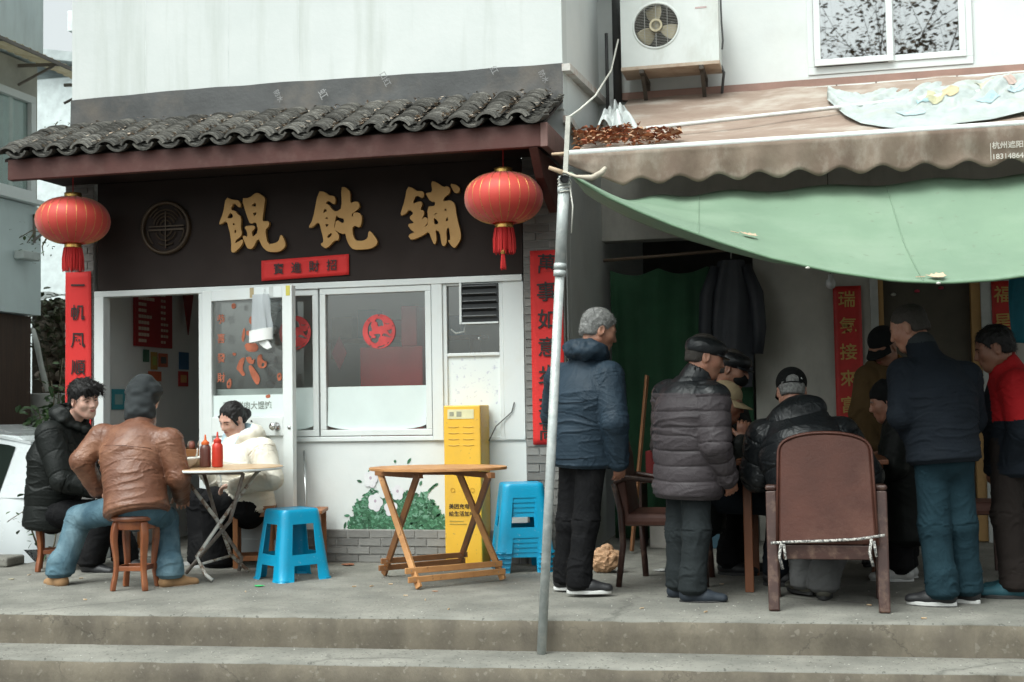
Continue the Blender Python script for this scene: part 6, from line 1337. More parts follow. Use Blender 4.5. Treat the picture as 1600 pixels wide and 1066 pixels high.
def surfnet(F, o, h):
    S = F < 0; nx, ny, nz_ = F.shape
    c = [S[i:nx-1+i, j:ny-1+j, k:nz_-1+k] for i in (0, 1) for j in (0, 1) for k in (0, 1)]
    tot = sum(x.astype(np.int8) for x in c); act = (tot > 0) & (tot < 8); ii = np.argwhere(act); n = len(ii); idx = -np.ones(act.shape, int); idx[act] = np.arange(n)
    acc = np.zeros((n, 3)); cnt = np.zeros(n); I, J, K = ii.T
    offs = [(0, 0, 0), (0, 0, 1), (0, 1, 0), (0, 1, 1), (1, 0, 0), (1, 0, 1), (1, 1, 0), (1, 1, 1)]
    for a in offs:
        for ax in range(3):
            if a[ax]: continue
            b_ = list(a); b_[ax] = 1; f0 = F[I+a[0], J+a[1], K+a[2]]; f1 = F[I+b_[0], J+b_[1], K+b_[2]]; m = (f0 < 0) != (f1 < 0)
            t = np.where(m, f0/(f0-f1+1e-12), 0); pos = np.tile(np.array(a, float), (n, 1)); pos[:, ax] += t; acc += pos*m[:, None]; cnt += m
    V = (ii+acc/np.maximum(cnt, 1)[:, None])*h+o; Q = []
    for ax in range(3):
        sl0 = [slice(None)]*3; sl1 = [slice(None)]*3; sl0[ax] = slice(0, -1); sl1[ax] = slice(1, None); s0 = S[tuple(sl0)]; s1 = S[tuple(sl1)]; e = np.argwhere(s0 != s1)
        b1, b2 = [(1, 2), (2, 0), (0, 1)][ax]
        ok = (e[:, b1] > 0) & (e[:, b2] > 0) & (e[:, b1] < act.shape[b1]) & (e[:, b2] < act.shape[b2]); e = e[ok]
        def g(d1, d2): q = e.copy(); q[:, b1] -= d1; q[:, b2] -= d2; return idx[q[:, 0], q[:, 1], q[:, 2]]
        quad = np.stack([g(1, 1), g(0, 1), g(0, 0), g(1, 0)], 1); fl = ~s0[e[:, 0], e[:, 1], e[:, 2]]; quad[fl] = quad[fl][:, ::-1]; Q.append(quad)
    Q = np.concatenate(Q); Q = Q[(Q >= 0).all(1)]; return V, Q
def mesh_field(prims, h, cut=None):
    lo, hi = bounds(prims); lo = lo-3*h; hi = hi+3*h; n = np.ceil((hi-lo)/h).astype(int)+1
    ax = [lo[i]+h*np.arange(n[i]) for i in range(3)]; F = np.full(tuple(n), 1.0)
    for p in prims:
        if p['t'] == 'h':
            F = np.maximum(F, (ax[0]*p['n'][0])[:, None, None]+(ax[1]*p['n'][1])[None, :, None]+(ax[2]*p['n'][2])[None, None, :]-p['c']); continue
        l, u = bounds([dict(p, sub=False)]); mg = p['k']+3*h; s = []
        for i in range(3): a = int(max(0, np.floor((l[i]-mg-lo[i])/h))); b_ = int(min(n[i], np.ceil((u[i]+mg-lo[i])/h)+1)); s.append(slice(a, max(a, b_)))
        if any(x.start >= x.stop for x in s): continue
        P = np.stack(np.meshgrid(ax[0][s[0]], ax[1][s[1]], ax[2][s[2]], indexing='ij'), -1); d = pdist(p, P); s = tuple(s)
        F[s] = -smin(-F[s], d, p['k']) if p['sub'] else smin(F[s], d, p['k'])
    if cut is not None:
        G = np.stack(np.meshgrid(*ax, indexing='ij'), -1)
        for (nrm, c) in cut: F = np.maximum(F, G@np.asarray(nrm, float)-c)
    return surfnet(F, lo, h)
# value noise on arrays
_perm = np.random.default_rng(5).random(4096)
def vnoise(P):
    i = np.floor(P).astype(int); f = P-i; f = f*f*(3-2*f); r = 0
    for a in (0, 1):
        for b_ in (0, 1):
            for c in (0, 1):
                hsh = ((i[:, 0]+a)*73856093 ^ (i[:, 1]+b_)*19349663 ^ (i[:, 2]+c)*83492791) & 4095
                r = r+_perm[hsh]*(f[:, 0] if a else 1-f[:, 0])*(f[:, 1] if b_ else 1-f[:, 1])*(f[:, 2] if c else 1-f[:, 2])
    return r
def vnormals(V, Q):
    N = np.zeros_like(V); n = np.cross(V[Q[:, 2]]-V[Q[:, 0]], V[Q[:, 3]]-V[Q[:, 1]])
    idx = Q.T.ravel(); n4 = np.tile(n, (4, 1)); N = np.stack([np.bincount(idx, n4[:, a], len(V)) for a in range(3)], 1)
    return N/(np.linalg.norm(N, axis=1)[:, None]+1e-12)
def drape(V, Q, prims, slack=.22, iso=.03, n_it=42, grav=.0004, ease=.014, seed=0.0, puff=0.0, pspace=.1, lim=.034, smooth=.12):
    """let the fabric buckle: edges get a little too long along each limb, gravity pulls, the body pushes back"""
    cs = [p for p in prims if p['t'] == 'c' and not p['sub']]; D = np.stack([pdist(p, V) for p in cs], 1); w_ = np.argmin(D, 1)
    ax = np.zeros_like(V); wt = np.zeros(len(V)); sd_ = np.zeros(len(V)); pf = np.zeros(len(V)); N = vnormals(V, Q)
    for i, p in enumerate(cs):
        m = w_ == i
        if not m.any(): continue
        ba = p['b']-p['a']; L_ = np.linalg.norm(ba)+1e-9; d = ba/L_; P = V[m]; t = (P-p['a'])@d; q = P-p['a']-t[:, None]*d; x = unit(np.cross(d, V3(.3, .9, .2))); y = np.cross(d, x); a = np.arctan2(q@y, q@x); ax[m] = d
        e_ = np.minimum(np.abs(t), np.abs(L_-t)); wt[m] = (.50+.85*np.exp(-(e_/.075)**2)) if p['tag'] != 'flat' else .25
        u = t*19+1.3*np.sin(a+seed+i)+.7*np.sin(2*a+seed*1.7+i*2); n1 = vnoise(np.stack([u, 1.3*np.cos(a)+seed+i*3.1, 1.3*np.sin(a)+9], 1)); sd_[m] = (1-np.abs(2*n1-1))-.55
        if puff and p['tag'] != 'flat': pf[m] = puff*(np.abs(np.sin(math.pi*(t/pspace+.06*np.sin(a*2+i))))**.5-.62)
    lo = vnoise(V*7+seed*3)-.5
    X = V+N*(.0055*sd_*np.clip(wt, .5, 1.2)+.008*lo+pf)[:, None]
    E = np.concatenate([Q[:, [0, 1]], Q[:, [1, 2]], Q[:, [2, 3]], Q[:, [3, 0]]]); E.sort(1); E = np.unique(E, axis=0); E = np.concatenate([E, Q[:, [0, 2]], Q[:, [1, 3]]])
    i0, i1 = E[:, 0], E[:, 1]; ev = V[i1]-V[i0]; l0 = np.linalg.norm(ev, axis=1)+1e-9; A = ax[i0]+ax[i1]; A /= np.linalg.norm(A, axis=1)[:, None]+1e-9; c2 = (np.einsum('ij,ij->i', ev, A)/l0)**2
    rest = l0*(1+iso+slack*c2*.5*(wt[i0]+wt[i1])); n = len(V); deg = np.bincount(i0, minlength=n)+np.bincount(i1, minlength=n)
    inner = [dict(p, ra=max(.01, p['ra']-ease), rb=max(.01, p['rb']-ease)) if p['t'] == 'c' else (dict(p, r=p['r']-(0 if p['sub'] else ease)) if p['t'] == 'e' else p) for p in prims]; inner = [p for p in inner if not p['sub']]
    i0 = i0.astype(np.int32); i1 = i1.astype(np.int32); near = []
    for p in inner:
        dd = pdist(p, V); near.append(np.where(dd < .05)[0])
    for it in range(n_it):
        X[:, 2] -= grav
        dv = X[i1]-X[i0]; l = np.sqrt(np.einsum('ij,ij->i', dv, dv))+1e-9; k = ((l-rest)/l*.5)[:, None]*dv
        c = np.stack([np.bincount(i0, k[:, a], n)-np.bincount(i1, k[:, a], n) for a in range(3)], 1)/deg[:, None]; X += 1.9*c
        if it % 6 == 5:
            lap = np.stack([np.bincount(i0, dv[:, a], n)-np.bincount(i1, dv[:, a], n) for a in range(3)], 1)/deg[:, None]; X += smooth*lap
        if it % 6 == 3 or it == n_it-1:
            f = np.full(n, 1.0)
            for p, ix in zip(inner, near):
                if len(ix): f[ix] = np.minimum(f[ix], pdist(p, X[ix]))
            N = vnormals(X, Q); X += N*np.clip(-f, 0, .02)[:, None]; dd = X-V; dl = np.sqrt(np.einsum('ij,ij->i', dd, dd))[:, None]+1e-9; X = V+dd*np.minimum(1, lim/dl)
    return X
def np_mesh(name, V, Q, mats, midx=None):
    me = bpy.data.meshes.new(name); me.vertices.add(len(V)); me.vertices.foreach_set('co', np.asarray(V, np.float32).ravel()); me.loops.add(Q.size); me.loops.foreach_set('vertex_index', Q.astype(np.int32).ravel())
    me.polygons.add(len(Q)); me.polygons.foreach_set('loop_start', np.arange(0, Q.size, 4, dtype=np.int32)); me.polygons.foreach_set('loop_total', np.full(len(Q), 4, np.int32))
    for m in mats: me.materials.append(m)
    if midx is not None: me.polygons.foreach_set('material_index', midx.astype(np.int32))
    me.polygons.foreach_set('use_smooth', np.ones(len(Q), bool)); me.update(); me.validate(); return me
def relax(V, Q, it=1, w_=.5):
    for _ in range(it):
        acc = np.zeros_like(V); cn = np.zeros(len(V))
        for k in range(4):
            a, b_ = Q[:, k], Q[:, (k+1) % 4]; np.add.at(acc, a, V[b_]); np.add.at(cn, a, 1); np.add.at(acc, b_, V[a]); np.add.at(cn, b_, 1)
        V = V*(1-w_)+w_*acc/np.maximum(cn, 1)[:, None]
    return V

def skin(name, c): return mat('skin_'+name, c, .5, color2=tuple(x*y for x, y in zip(c, (.80, .66, .62))), vscale=17, bump=.1, bscale=180, sss=.12, rvar=.1, speck=(120, .70, tuple(x*.6 for x in c), .35))
SK = dict(pale=skin('pale', (.70, .47, .38)), mid=skin('mid', (.52, .30, .215)), tan=skin('tan', (.40, .215, .145)), dark=skin('dark', (.30, .155, .10)))
M_hair = mat('black_hair', (.010, .009, .009), .5, spec=.35, var=.4, vscale=60, vmap=(1, 1, .3), bump=.6, bscale=160)
M_grey = mat('grey_hair', (.30, .30, .29), .6, color2=(.12, .12, .115), vscale=70, bump=.6, bscale=180)
M_shorthair = mat('cropped_hair', (.045, .038, .032), .7, color2=(.03, .025, .02), vscale=80, bump=.5, bscale=200)
M_lip = mat('lips', (.42, .13, .11), .45, bump=0); M_eye = mat('eye_dark', (.012, .010, .009), .25, bump=0); M_eyew = mat('eye_white', (.62, .60, .57), .3, bump=0)

def rotm(yaw, pitch, roll=0.0):
    """head frame: columns forward, left, up; pitch>0 looks down"""
    cy, sy = math.cos(yaw), math.sin(yaw); cp, sp = math.cos(pitch), math.sin(pitch)
    f = V3(cy*cp, sy*cp, -sp); l = V3(-sy, cy, 0); u = np.cross(f, l); c, s = math.cos(roll), math.sin(roll)
    return np.stack([f, l*c+u*s, u*c-l*s], 1)
def head_prims(c, Rm, neck, s=1.0, slim=1.0):
    w = lambda x, y, z: c+Rm@(V3(x, y*slim, z)*s); P = []
    e = lambda p, r, k=.02, sub=False: P.append(ell(w(*p), V3(r[0], r[1]*slim, r[2])*s, Rm, k*s, sub))
    e((-.012, 0, .038), (.096, .077, .086)); e((.028, 0, -.020), (.066, .064, .088), .03)
    P.append(cone(w(.062, 0, -.093), w(.058, 0, -.095), .026*s, .026*s, k=.035*s))
    for sd in (-1, 1):
        P.append(cone(w(.0, sd*.048, -.055), w(.05, sd*.020, -.092), .026*s, .022*s, k=.03*s)); e((.058, sd*.040, -.022), (.026, .024, .024), .03)
        P.append(cone(w(.082, sd*.014, .024), w(.066, sd*.050, .022), .013*s, .012*s, k=.018*s)); e((.0985, sd*.034, .002), (.016, .020, .013), .016, True); e((.074, sd*.034, .001), (.014, .017, .013), .008)
    P.append(cone(w(.090, 0, .010), w(.108, 0, -.028), .0085*s, .0125*s, k=.014*s))
    for sd in (-1, 1): P.append(cone(w(.094, sd*.013, -.034), w(.092, sd*.014, -.034), .0095*s, .009*s, k=.010*s))
    e((.082, 0, -.061), (.016, .026, .012), .016); e((.088, 0, -.054), (.007, .022, .005), .006); e((.086, 0, -.069), (.007, .018, .006), .006)
    for sd in (-1, 1):
        a = Rm@rotm(sd*.35, 0); P.append(ell(w(-.012, sd*.078, -.006), V3(.022, .009, .034)*s, a, .010*s)); P.append(ell(w(-.006, sd*.086, -.002), V3(.012, .006, .018)*s, a, .006*s, True))
    nk = np.asarray(neck, float); P.append(cone(w(-.030, 0, -.055), nk, .054*s, .060*s, k=.03*s)); return P
def hand_prims(W, d, n, curl=.5, thumb=1, s=1.0, spread=1.0):
    d = unit(d); n = unit(np.asarray(n, float)-d*(np.asarray(n, float)@d)); sd = np.cross(d, n)*thumb; P = []
    P.append(cone(W-d*.10*s, W+d*.02*s, .031*s, .028*s, k=.02)); P.append(cone(W+d*.02*s-sd*.006*s, W+d*.075*s, .036*s, .040*s, n, .48, k=.015))
    for i, (o, L_) in enumerate(((.030, .070), (.010, .080), (-.011, .074), (-.031, .058))):
        p = W+d*.085*s+sd*o*s; a = 0.0
        for j, f in enumerate((.45, .32, .25)):
            a += curl*(.55 if j == 0 else .75); q = p+(d*math.cos(a)+n*math.sin(a)+sd*.04*spread*(1.5-i))*L_*f*s; P.append(cone(p, q, (.0098-.0008*j)*s, (.0090-.0008*j)*s, k=.006)); p = q
    p = W+d*.028*s+sd*.030*s; dd = unit(d*.65+sd*.62+n*.35); q = p+dd*.036*s; P.append(cone(p, q, .0135*s, .0115*s, k=.012)); dd = unit(dd+n*.35*curl-sd*.25*curl); P.append(cone(q, q+dd*.032*s, .0112*s, .009*s, k=.006)); return P
def join_np(parts):
    Vs, Qs, o = [], [], 0
    for V, Q in parts: Vs.append(V); Qs.append(Q+o); o += len(V)
    return np.concatenate(Vs), np.concatenate(Qs)

STAND = dict(pelvis=(0, 0, .93), chest=(0, 0, 1.24), neck=(-.01, 0, 1.43), head=(.025, 0, 1.585), shL=(0, .175, 1.375), shR=(0, -.175, 1.375), elL=(-.03, .235, 1.10), elR=(-.03, -.235, 1.10),
             wrL=(.08, .22, .88), wrR=(.08, -.22, .88), hipL=(0, .085, .90), hipR=(0, -.085, .90), knL=(.015, .10, .49), knR=(.015, -.10, .49), anL=(-.02, .11, .085), anR=(-.02, -.11, .085))
SIT = dict(pelvis=(0, 0, .54), chest=(.06, 0, .84), neck=(.10, 0, 1.02), head=(.15, 0, 1.17), shL=(.07, .175, .97), shR=(.07, -.175, .97), elL=(.12, .24, .72), elR=(.12, -.24, .72),
           wrL=(.33, .16, .74), wrR=(.33, -.16, .74), hipL=(.02, .09, .53), hipR=(.02, -.09, .53), knL=(.42, .14, .50), knR=(.42, -.14, .50), anL=(.38, .14, .085), anR=(.38, -.14, .085))

def person(label, root, ang, base, J=None, H=1.70, head=(0, .15, 0), skin_='mid', jacket=None, trousers=None, shoes=None, hair=None, cap=None, hands=None, toes=None, face=None, mask=None, extras=None, hs=1.0, lod=0):
    """root: floor point; ang: facing; J: joint overrides, local tuples or ('p',px,py,dy)"""
    e = empty('person', (root[0], root[1], 0), ang, label, 'person'); ca, sa = math.cos(ang), math.sin(ang); s = H/1.70
    def tol(w): x, y = w[0]-root[0], w[1]-root[1]; return V3(x*ca+y*sa, -x*sa+y*ca, w[2])
    def pj(v): return tol(oY(v[1], v[2], root[1]+v[3])) if v[0] == 'p' else V3(*v)
    j = {k: V3(*v)*s for k, v in base.items()}
    for k, v in (J or {}).items(): j[k] = pj(v)
    body_parts = []
    # ---- head
    hy = head[0]-ang; Rm = rotm(hy, head[1], head[2]); hc = j['head']; hp = head_prims(hc, Rm, j['neck']-V3(0, 0, .03), hs, (face or {}).get('slim', 1.0))
    V, Q = mesh_field(hp, .0048 if not lod else .006); V = relax(V, Q, 1, .35); body_parts.append((V, Q))
    # ---- hands
    for side in 'LR':
        if hands and side in hands:
            h = hands[side]; W = j['wr'+side]; d = h.get('d'); d = unit(W-j['el'+side]) if d is None else unit(d); V, Q = mesh_field(hand_prims(W, d, h.get('n', (0, 0, -1)), h.get('curl', .5), h.get('thumb', 1), h.get('s', 1.0)), .0048); body_parts.append((V, Q))
    # ---- hidden body core
    core = [cone(j['pelvis'], j['chest'], .10, .11, k=.03), cone(j['chest'], j['neck'], .10, .055, k=.03)]
    for S in 'LR': core += [cone(j['sh'+S], j['el'+S], .042, .036), cone(j['el'+S], j['wr'+S], .034, .027), cone(j['hip'+S], j['kn'+S], .065, .05), cone(j['kn'+S], j['an'+S], .046, .036)]
    body_parts.append(mesh_field(core, .016))
    V, Q = join_np(body_parts); sk = SK[skin_]; bo = link_mesh('body', np_mesh('body', V, Q, [sk]), None, e, world=False)
    # ---- face details
    def onface(y, z):
        lo, hi = .0, .14
        ys = np.linspace(hi, lo, 141); P = hc+(Rm@np.stack([ys, np.full(141, y), np.full(141, z)])*hs).T; f = field(hp, P); k = np.argmax(f < 0); return ys[max(0, k)]
    fc_ = face or {}
    if fc_.get('show', True):
        for sd in (-1, 1):
            yy = .033; m = MB(); opn = fc_.get('eye', .5); n = 8; up = []; dn = []
            for i in range(n+1):
                t = i/n; y = sd*(yy-.0135+.027*t); zz = .0015+(.0035*math.sin(math.pi*t)); zl = .0015-(.0045*opn)*math.sin(math.pi*t)+.001; x = onface(y, zz)+.0012; up.append(hc+Rm@(V3(x, y, zz+.0012)*hs)); x = onface(y, zl)+.0012; dn.append(hc+Rm@(V3(x, y, zl-.0006)*hs))
            m.add(up+dn, [(i, i+1, n+2+i, n+1+i) for i in range(n)]); m.build('eye', M_eye, bo, world=False, solid=.001)
            m = MB(); br = []
            for i in range(7): t = i/6; y = sd*(.014+.042*t); z = .0195+.0065*math.sin(math.pi*min(1, t*1.15))-.004*t; br.append(hc+Rm@(V3(onface(y, z)+.0005, y, z)*hs))
            m.tube(br, [.0024, .0032, .0034, .0032, .0028, .002, .001], 6, flat=.8); m.build('eyebrow', M_hair if hair and hair[0] != 'grey' else M_grey, bo, world=False, smooth=True)
        m = MB(); up = []; mid = []; dn = []; sm = fc_.get('smile', 0.0)
        for i in range(11):
            t = i/10*2-1; y = .024*t*(1+.12*sm); zc = -.0615+sm*.008*t*t; P3 = []
            for dz in (.0065*(1-abs(t)**1.6)*(1-.25*math.exp(-(t*5)**2)), 0, -.0085*(1-abs(t)**2)): P3.append(hc+Rm@(V3(onface(y, zc+dz)+.0012-.0012*(dz == 0), y, zc+dz)*hs))
            up.append(P3[0]); mid.append(P3[1]); dn.append(P3[2])
        m.add(up+mid+dn, [(i, i+1, 12+i, 11+i) for i in range(10)]+[(11+i, 12+i, 23+i, 22+i) for i in range(10)]); m.build('lips', M_lip, bo, world=False, smooth=True)
    w = lambda x, y, z: hc+Rm@(V3(x, y, z)*hs)
    # ---- hair
    if hair:
        kind, hm = hair[0], hair[1]
        g = [ell(w(-.016, 0, .044), V3(.101, .084, .090)*hs, Rm)]
        if kind in ('short', 'grey', 'crop'):
            th = .0 if kind == 'crop' else .004
            g = [ell(w(-.017, 0, .043), V3(.100+th, .081+th, .088+th)*hs, Rm), ell(w(-.055, 0, -.02), V3(.058, .068, .060)*hs, Rm, .03)]
            g.append(ell(w(.085, 0, -.025), V3(.075, .12, .088)*hs, Rm, .010, True)); g.append(ell(w(.0, .0, -.085), V3(.2, .2, .045)*hs, Rm, .012, True))
            for sd in (-1, 1): g.append(ell(w(.0, sd*.088, -.012), V3(.026, .03, .036)*hs, Rm, .008, True))
        elif kind == 'fluffy':
            g = [ell(w(-.018, 0, .052), V3(.106, .090, .094)*hs, Rm), ell(w(-.055, 0, -.015), V3(.060, .076, .065)*hs, Rm, .03)]
            g.append(ell(w(.095, 0, -.030), V3(.080, .13, .090)*hs, Rm, .010, True)); g.append(ell(w(.0, 0, -.095), V3(.2, .2, .045)*hs, Rm, .012, True))
            for sd in (-1, 1): g.append(ell(w(.004, sd*.094, -.014), V3(.028, .03, .040)*hs, Rm, .008, True))
            rr_ = np.random.default_rng(3)
            for i in range(26):
                y = -.07+.14*i/25+rr_.normal(0, .006); a = w(-.02, y*.7, .125+rr_.normal(0, .006)); b_ = w(.075+.015*rr_.random(), y*1.0+.012, .095+rr_.normal(0, .008)-abs(y)*.25); c = w(.105-abs(y)*.35, y*1.05+.022, .058-abs(y)*.35+rr_.normal(0, .007)); g.append(cone(a, b_, .014, .016, k=.008)); g.append(cone(b_, c, .015, .005, k=.006))
        elif kind == 'bun':
            g = [ell(w(-.016, 0, .043), V3(.100, .083, .089)*hs, Rm), ell(w(-.06, 0, -.02), V3(.055, .066, .06)*hs, Rm, .03), ell(w(-.125, 0, -.020), V3(.046, .046, .048)*hs, Rm, .012)]
            g.append(ell(w(.105, 0, -.035), V3(.085, .115, .105)*hs, Rm, .010, True)); g.append(ell(w(.0, 0, -.11), V3(.2, .2, .045)*hs, Rm, .012, True))
            for sd in (-1, 1): g.append(ell(w(.0, sd*.088, -.016), V3(.024, .022, .034)*hs, Rm, .008, True)); g.append(cone(w(.055, sd*.066, .04), w(.028, sd*.078, -.03), .010, .004, k=.01))
            rr_ = np.random.default_rng(4)
            for i in range(12):
                a = w(-.125, rr_.normal(0, .02), -.03+rr_.normal(0, .025)); g.append(cone(a, a+Rm@V3(-.03+rr_.normal(0, .012), rr_.normal(0, .02), rr_.normal(0, .025)), .007, .002, k=.005))
        V, Q = mesh_field(g, .0052); N = vnormals(V, Q); L = (V-hc)@Rm; n1 = vnoise(np.stack([L[:, 0]*30, L[:, 1]*160, L[:, 2]*40], 1)+50); n2 = vnoise(L*60+9); V = V+N*((n1-.5)*(.010 if kind not in ('crop', 'grey') else .004)+(n2-.5)*.005)[:, None]
        ho = link_mesh('hair', np_mesh('hair', V, Q, [hm]), None, e, world=False)
        rs = np.random.default_rng(len(label)); ns = dict(fluffy=2600, bun=1500, grey=2600, short=1600, crop=900)[kind]; L = (V-hc)@Rm; N = vnormals(V, Q)
        ok = np.where((L[:, 2] > -.06) & (np.abs(L[:, 1]) < .12))[0]; pick = rs.choice(ok, ns); ln = dict(fluffy=.024, bun=.009, grey=.011, short=.014, crop=.006)[kind]
        flow = dict(fluffy=V3(.9, .25, -.35), bun=V3(-1.6, 0, -.3), grey=V3(.2, 0, -.5), short=V3(.3, 0, -.6), crop=V3(0, 0, -.4))[kind]; d = N[pick]*(.75 if kind != 'bun' else .25)+(Rm@flow)[None]*.8+rs.normal(0, .28, (ns, 3)); d /= np.linalg.norm(d, axis=1)[:, None]
        pos = V[pick]+rs.normal(0, .002, (ns, 3))-N[pick]*.003; l_ = ln*rs.uniform(.5, 1.5, ns)[:, None]; sdv = np.cross(d, rs.normal(0, 1, (ns, 3))); sdv /= np.linalg.norm(sdv, axis=1)[:, None]+1e-9; wd = .0011
        mid = pos+d*l_*.55; tip = pos+d*l_+(Rm@V3(0, 0, -1))*l_*.25; VV = np.stack([pos-sdv*wd, pos+sdv*wd, mid+sdv*wd*.8, mid-sdv*wd*.8, tip+sdv*.0002, tip-sdv*.0002], 1).reshape(-1, 3); b0 = np.arange(ns)*6; QQ = np.concatenate([np.stack([b0, b0+1, b0+2, b0+3], 1), np.stack([b0+3, b0+2, b0+4, b0+5], 1)])
        tag(link_mesh('hair_strands', np_mesh('hair_strands', VV, QQ, [hm]), None, ho, world=False), kind='stuff')
    # ---- headwear
    if cap:
        kind, cm = cap[0], cap[1]
        if kind == 'baseball':
            g = [ell(w(-.014, 0, .050), V3(.108, .089, .090)*hs, Rm), ell(w(.0, 0, -.055), V3(.3, .3, .075)*hs, Rm, .006, True)]
            back = len(cap) > 2 and cap[2] == 'back'
            if back: g.append(ell(w(-.115, 0, .036), V3(.05, .036, .026)*hs, Rm, .006, True))
            V, Q = mesh_field(g, .0058); o = link_mesh('cap', np_mesh('cap', V, Q, [cm]), None, e, world=False)
            m = MB()
            def brim(u, v): a = (u-.5)*2.3; r = .085+.085*v*(math.cos(a)**.6); return tuple(w(r*math.cos(a)-.0+.0*v, (.088+.012*v)*math.sin(a)*1.0, .024-.030*v-.018*abs(math.sin(a))*v*.6))
            m.grid(brim, 24, 8); m.build('brim', cm, o, world=False, smooth=True, solid=.004)
            if back:
                m = MB(); m.tube([w(-.118, y*.001, .016-.000) if False else w(-math.sqrt(max(0, 1-(y/92.0)**2))*.116+.0, y*.001, .018) for y in range(-52, 53, 13)], .008, 6, flat=.5); m.build('strap', cm, o, world=False, smooth=True)
                me = text_mesh('A', .018); me.transform(Matrix(((float((Rm@V3(0, -1, 0))[0]), float((Rm@V3(0, 0, 1))[0]), float((Rm@V3(-1, 0, 0))[0]), float(w(-.104, -.050, .035)[0])), (float((Rm@V3(0, -1, 0))[1]), float((Rm@V3(0, 0, 1))[1]), float((Rm@V3(-1, 0, 0))[1]), float(w(-.104, -.050, .035)[1])), (float((Rm@V3(0, -1, 0))[2]), float((Rm@V3(0, 0, 1))[2]), float((Rm@V3(-1, 0, 0))[2]), float(w(-.104, -.050, .035)[2])), (0, 0, 0, 1)))); link_mesh('cap_mark', me, M_alu, o, world=False)
        elif kind == 'flatcap':
            g = [ell(w(-.004, 0, .060), V3(.120, .098, .058)*hs, Rm), ell(w(-.02, 0, .03), V3(.102, .087, .05)*hs, Rm, .03), ell(w(.0, 0, -.035), V3(.3, .3, .05)*hs, Rm, .006, True)]
            V, Q = mesh_field(g, .0058); o = link_mesh('cap', np_mesh('cap', V, Q, [cm]), None, e, world=False); m = MB()
            m.grid(lambda u, v: tuple(w((.078+.062*v)*math.cos((u-.5)*2.2), (.084+.006*v)*math.sin((u-.5)*2.2), .030-.014*v)), 20, 6); m.build('brim', cm, o, world=False, smooth=True, solid=.006)
        elif kind == 'beanie':
            g = [ell(w(-.018, 0, .052), V3(.108, .090, .092)*hs, Rm), ell(w(-.045, 0, .0), V3(.080, .085, .06)*hs, Rm, .03), ell(w(.115, 0, -.045), V3(.11, .2, .085)*hs, Rm, .008, True), ell(w(.0, 0, -.10), V3(.3, .3, .055)*hs, Rm, .006, True)]
            V, Q = mesh_field(g, .006); N = vnormals(V, Q); V = V+N*((vnoise(V*34+7)-.5)*.012)[:, None]; o = link_mesh('beanie', np_mesh('beanie', V, Q, [cm]), None, e, world=False)
        elif kind == 'hood':
            g = [ell(w(-.022, 0, .040), V3(.118, .104, .104)*hs, Rm), cone(w(-.05, 0, -.03), j['neck']+V3(-.02, 0, .02), .088*hs, .095*hs, k=.05), ell(w(.125, 0, .0), V3(.095, .075, .10)*hs, Rm, .02, True)]
            V, Q = mesh_field(g, .0068); N = vnormals(V, Q); V = V+N*((vnoise(V*np.array([18, 18, 30])+7)-.5)*.022)[:, None]; o = link_mesh('hood', np_mesh('hood', V, Q, [cm]), None, e, world=False)
    if mask:
        g = [ell(w(.052, 0, -.052), V3(.068, .066, .050)*hs, Rm)]; V, Q = mesh_field(g, .006); link_mesh('face_mask', np_mesh('mask', V, Q, [mask]), None, e, world=False)
    # ---- jacket
    if jacket:
        jk = dict(pad=.03, hem=.0, collar=.07, puff=0, pspace=.09, amp=.006, freq=26, h=.0080, depth=.70, hood=None, wrist=.042, belly=0.0, cuff=1.0); jk.update(jacket); pd = jk['pad']; jk['h'] = jk['h'] if not lod else .0115
        up = unit(j['chest']-j['pelvis']); side = unit(j['shL']-j['shR']); fw = unit(np.cross(side, up)); P = []
        hemp = j['pelvis']-up*jk.get('drop', .06); waist = j['pelvis']*.55+j['chest']*.45; yoke = (j['shL']+j['shR'])/2
        P.append(cone(hemp, waist, .162+pd*.9+jk.get('hemr', 0), .148+pd+jk['belly'], fw, jk.get('hdepth', jk['depth']*1.1), k=.05)); P.append(cone(waist, j['chest'], .148+pd+jk['belly'], .165+pd, fw, jk['depth'], k=.05)); P.append(cone(j['chest'], yoke-up*.03, .163+pd, .120+pd*.6, fw, jk['depth']*.95, k=.06))
        P.append(cone(j['shL']-side*.03, j['shR']+side*.03, .062+pd*.6, .062+pd*.6, k=.05, tagn='flat'))
        P.append(cone(yoke-up*.02, j['neck']+up*.01+fw*.0, .078+pd*.3, jk['collar'], k=.04, tagn='flat'))
        if jk.get('stand'): P.append(cone(j['neck']-up*.02, j['neck']+unit(hc-j['neck'])*jk['stand'], jk['collar']+.004, jk['collar']+.0, k=.02, tagn='flat'))
        if not jk.get('nocut'): P.append(dict(t='h', n=-up, c=-(hemp@up), sub=True, tag=None, k=0))
        for S in 'LR': P.append(cone(j['sh'+S], j['el'+S], .066+pd*.70, .052+pd*.60, k=.020)); P.append(cone(j['el'+S], j['wr'+S], .052+pd*.60, jk['wrist']+pd*.35, k=.018))
        if jk['hood'] == 'down': 
            hb = j['neck']-fw*.075-up*.02; P.append(cone(hb+side*.09, hb-side*.09, .060, .060, up, 1.25, k=.045, tagn='flat')); P.append(cone(j['neck']+side*.075+up*.0, j['neck']+fw*.07+side*.04-up*.06, .040, .032, k=.03, tagn='flat')); P.append(cone(j['neck']-side*.075, j['neck']+fw*.07-side*.04-up*.06, .040, .032, k=.03, tagn='flat')); P.append(cone(hb+side*.10, j['neck']+side*.085, .05, .045, k=.03, tagn='flat')); P.append(cone(hb-side*.10, j['neck']-side*.085, .05, .045, k=.03, tagn='flat'))
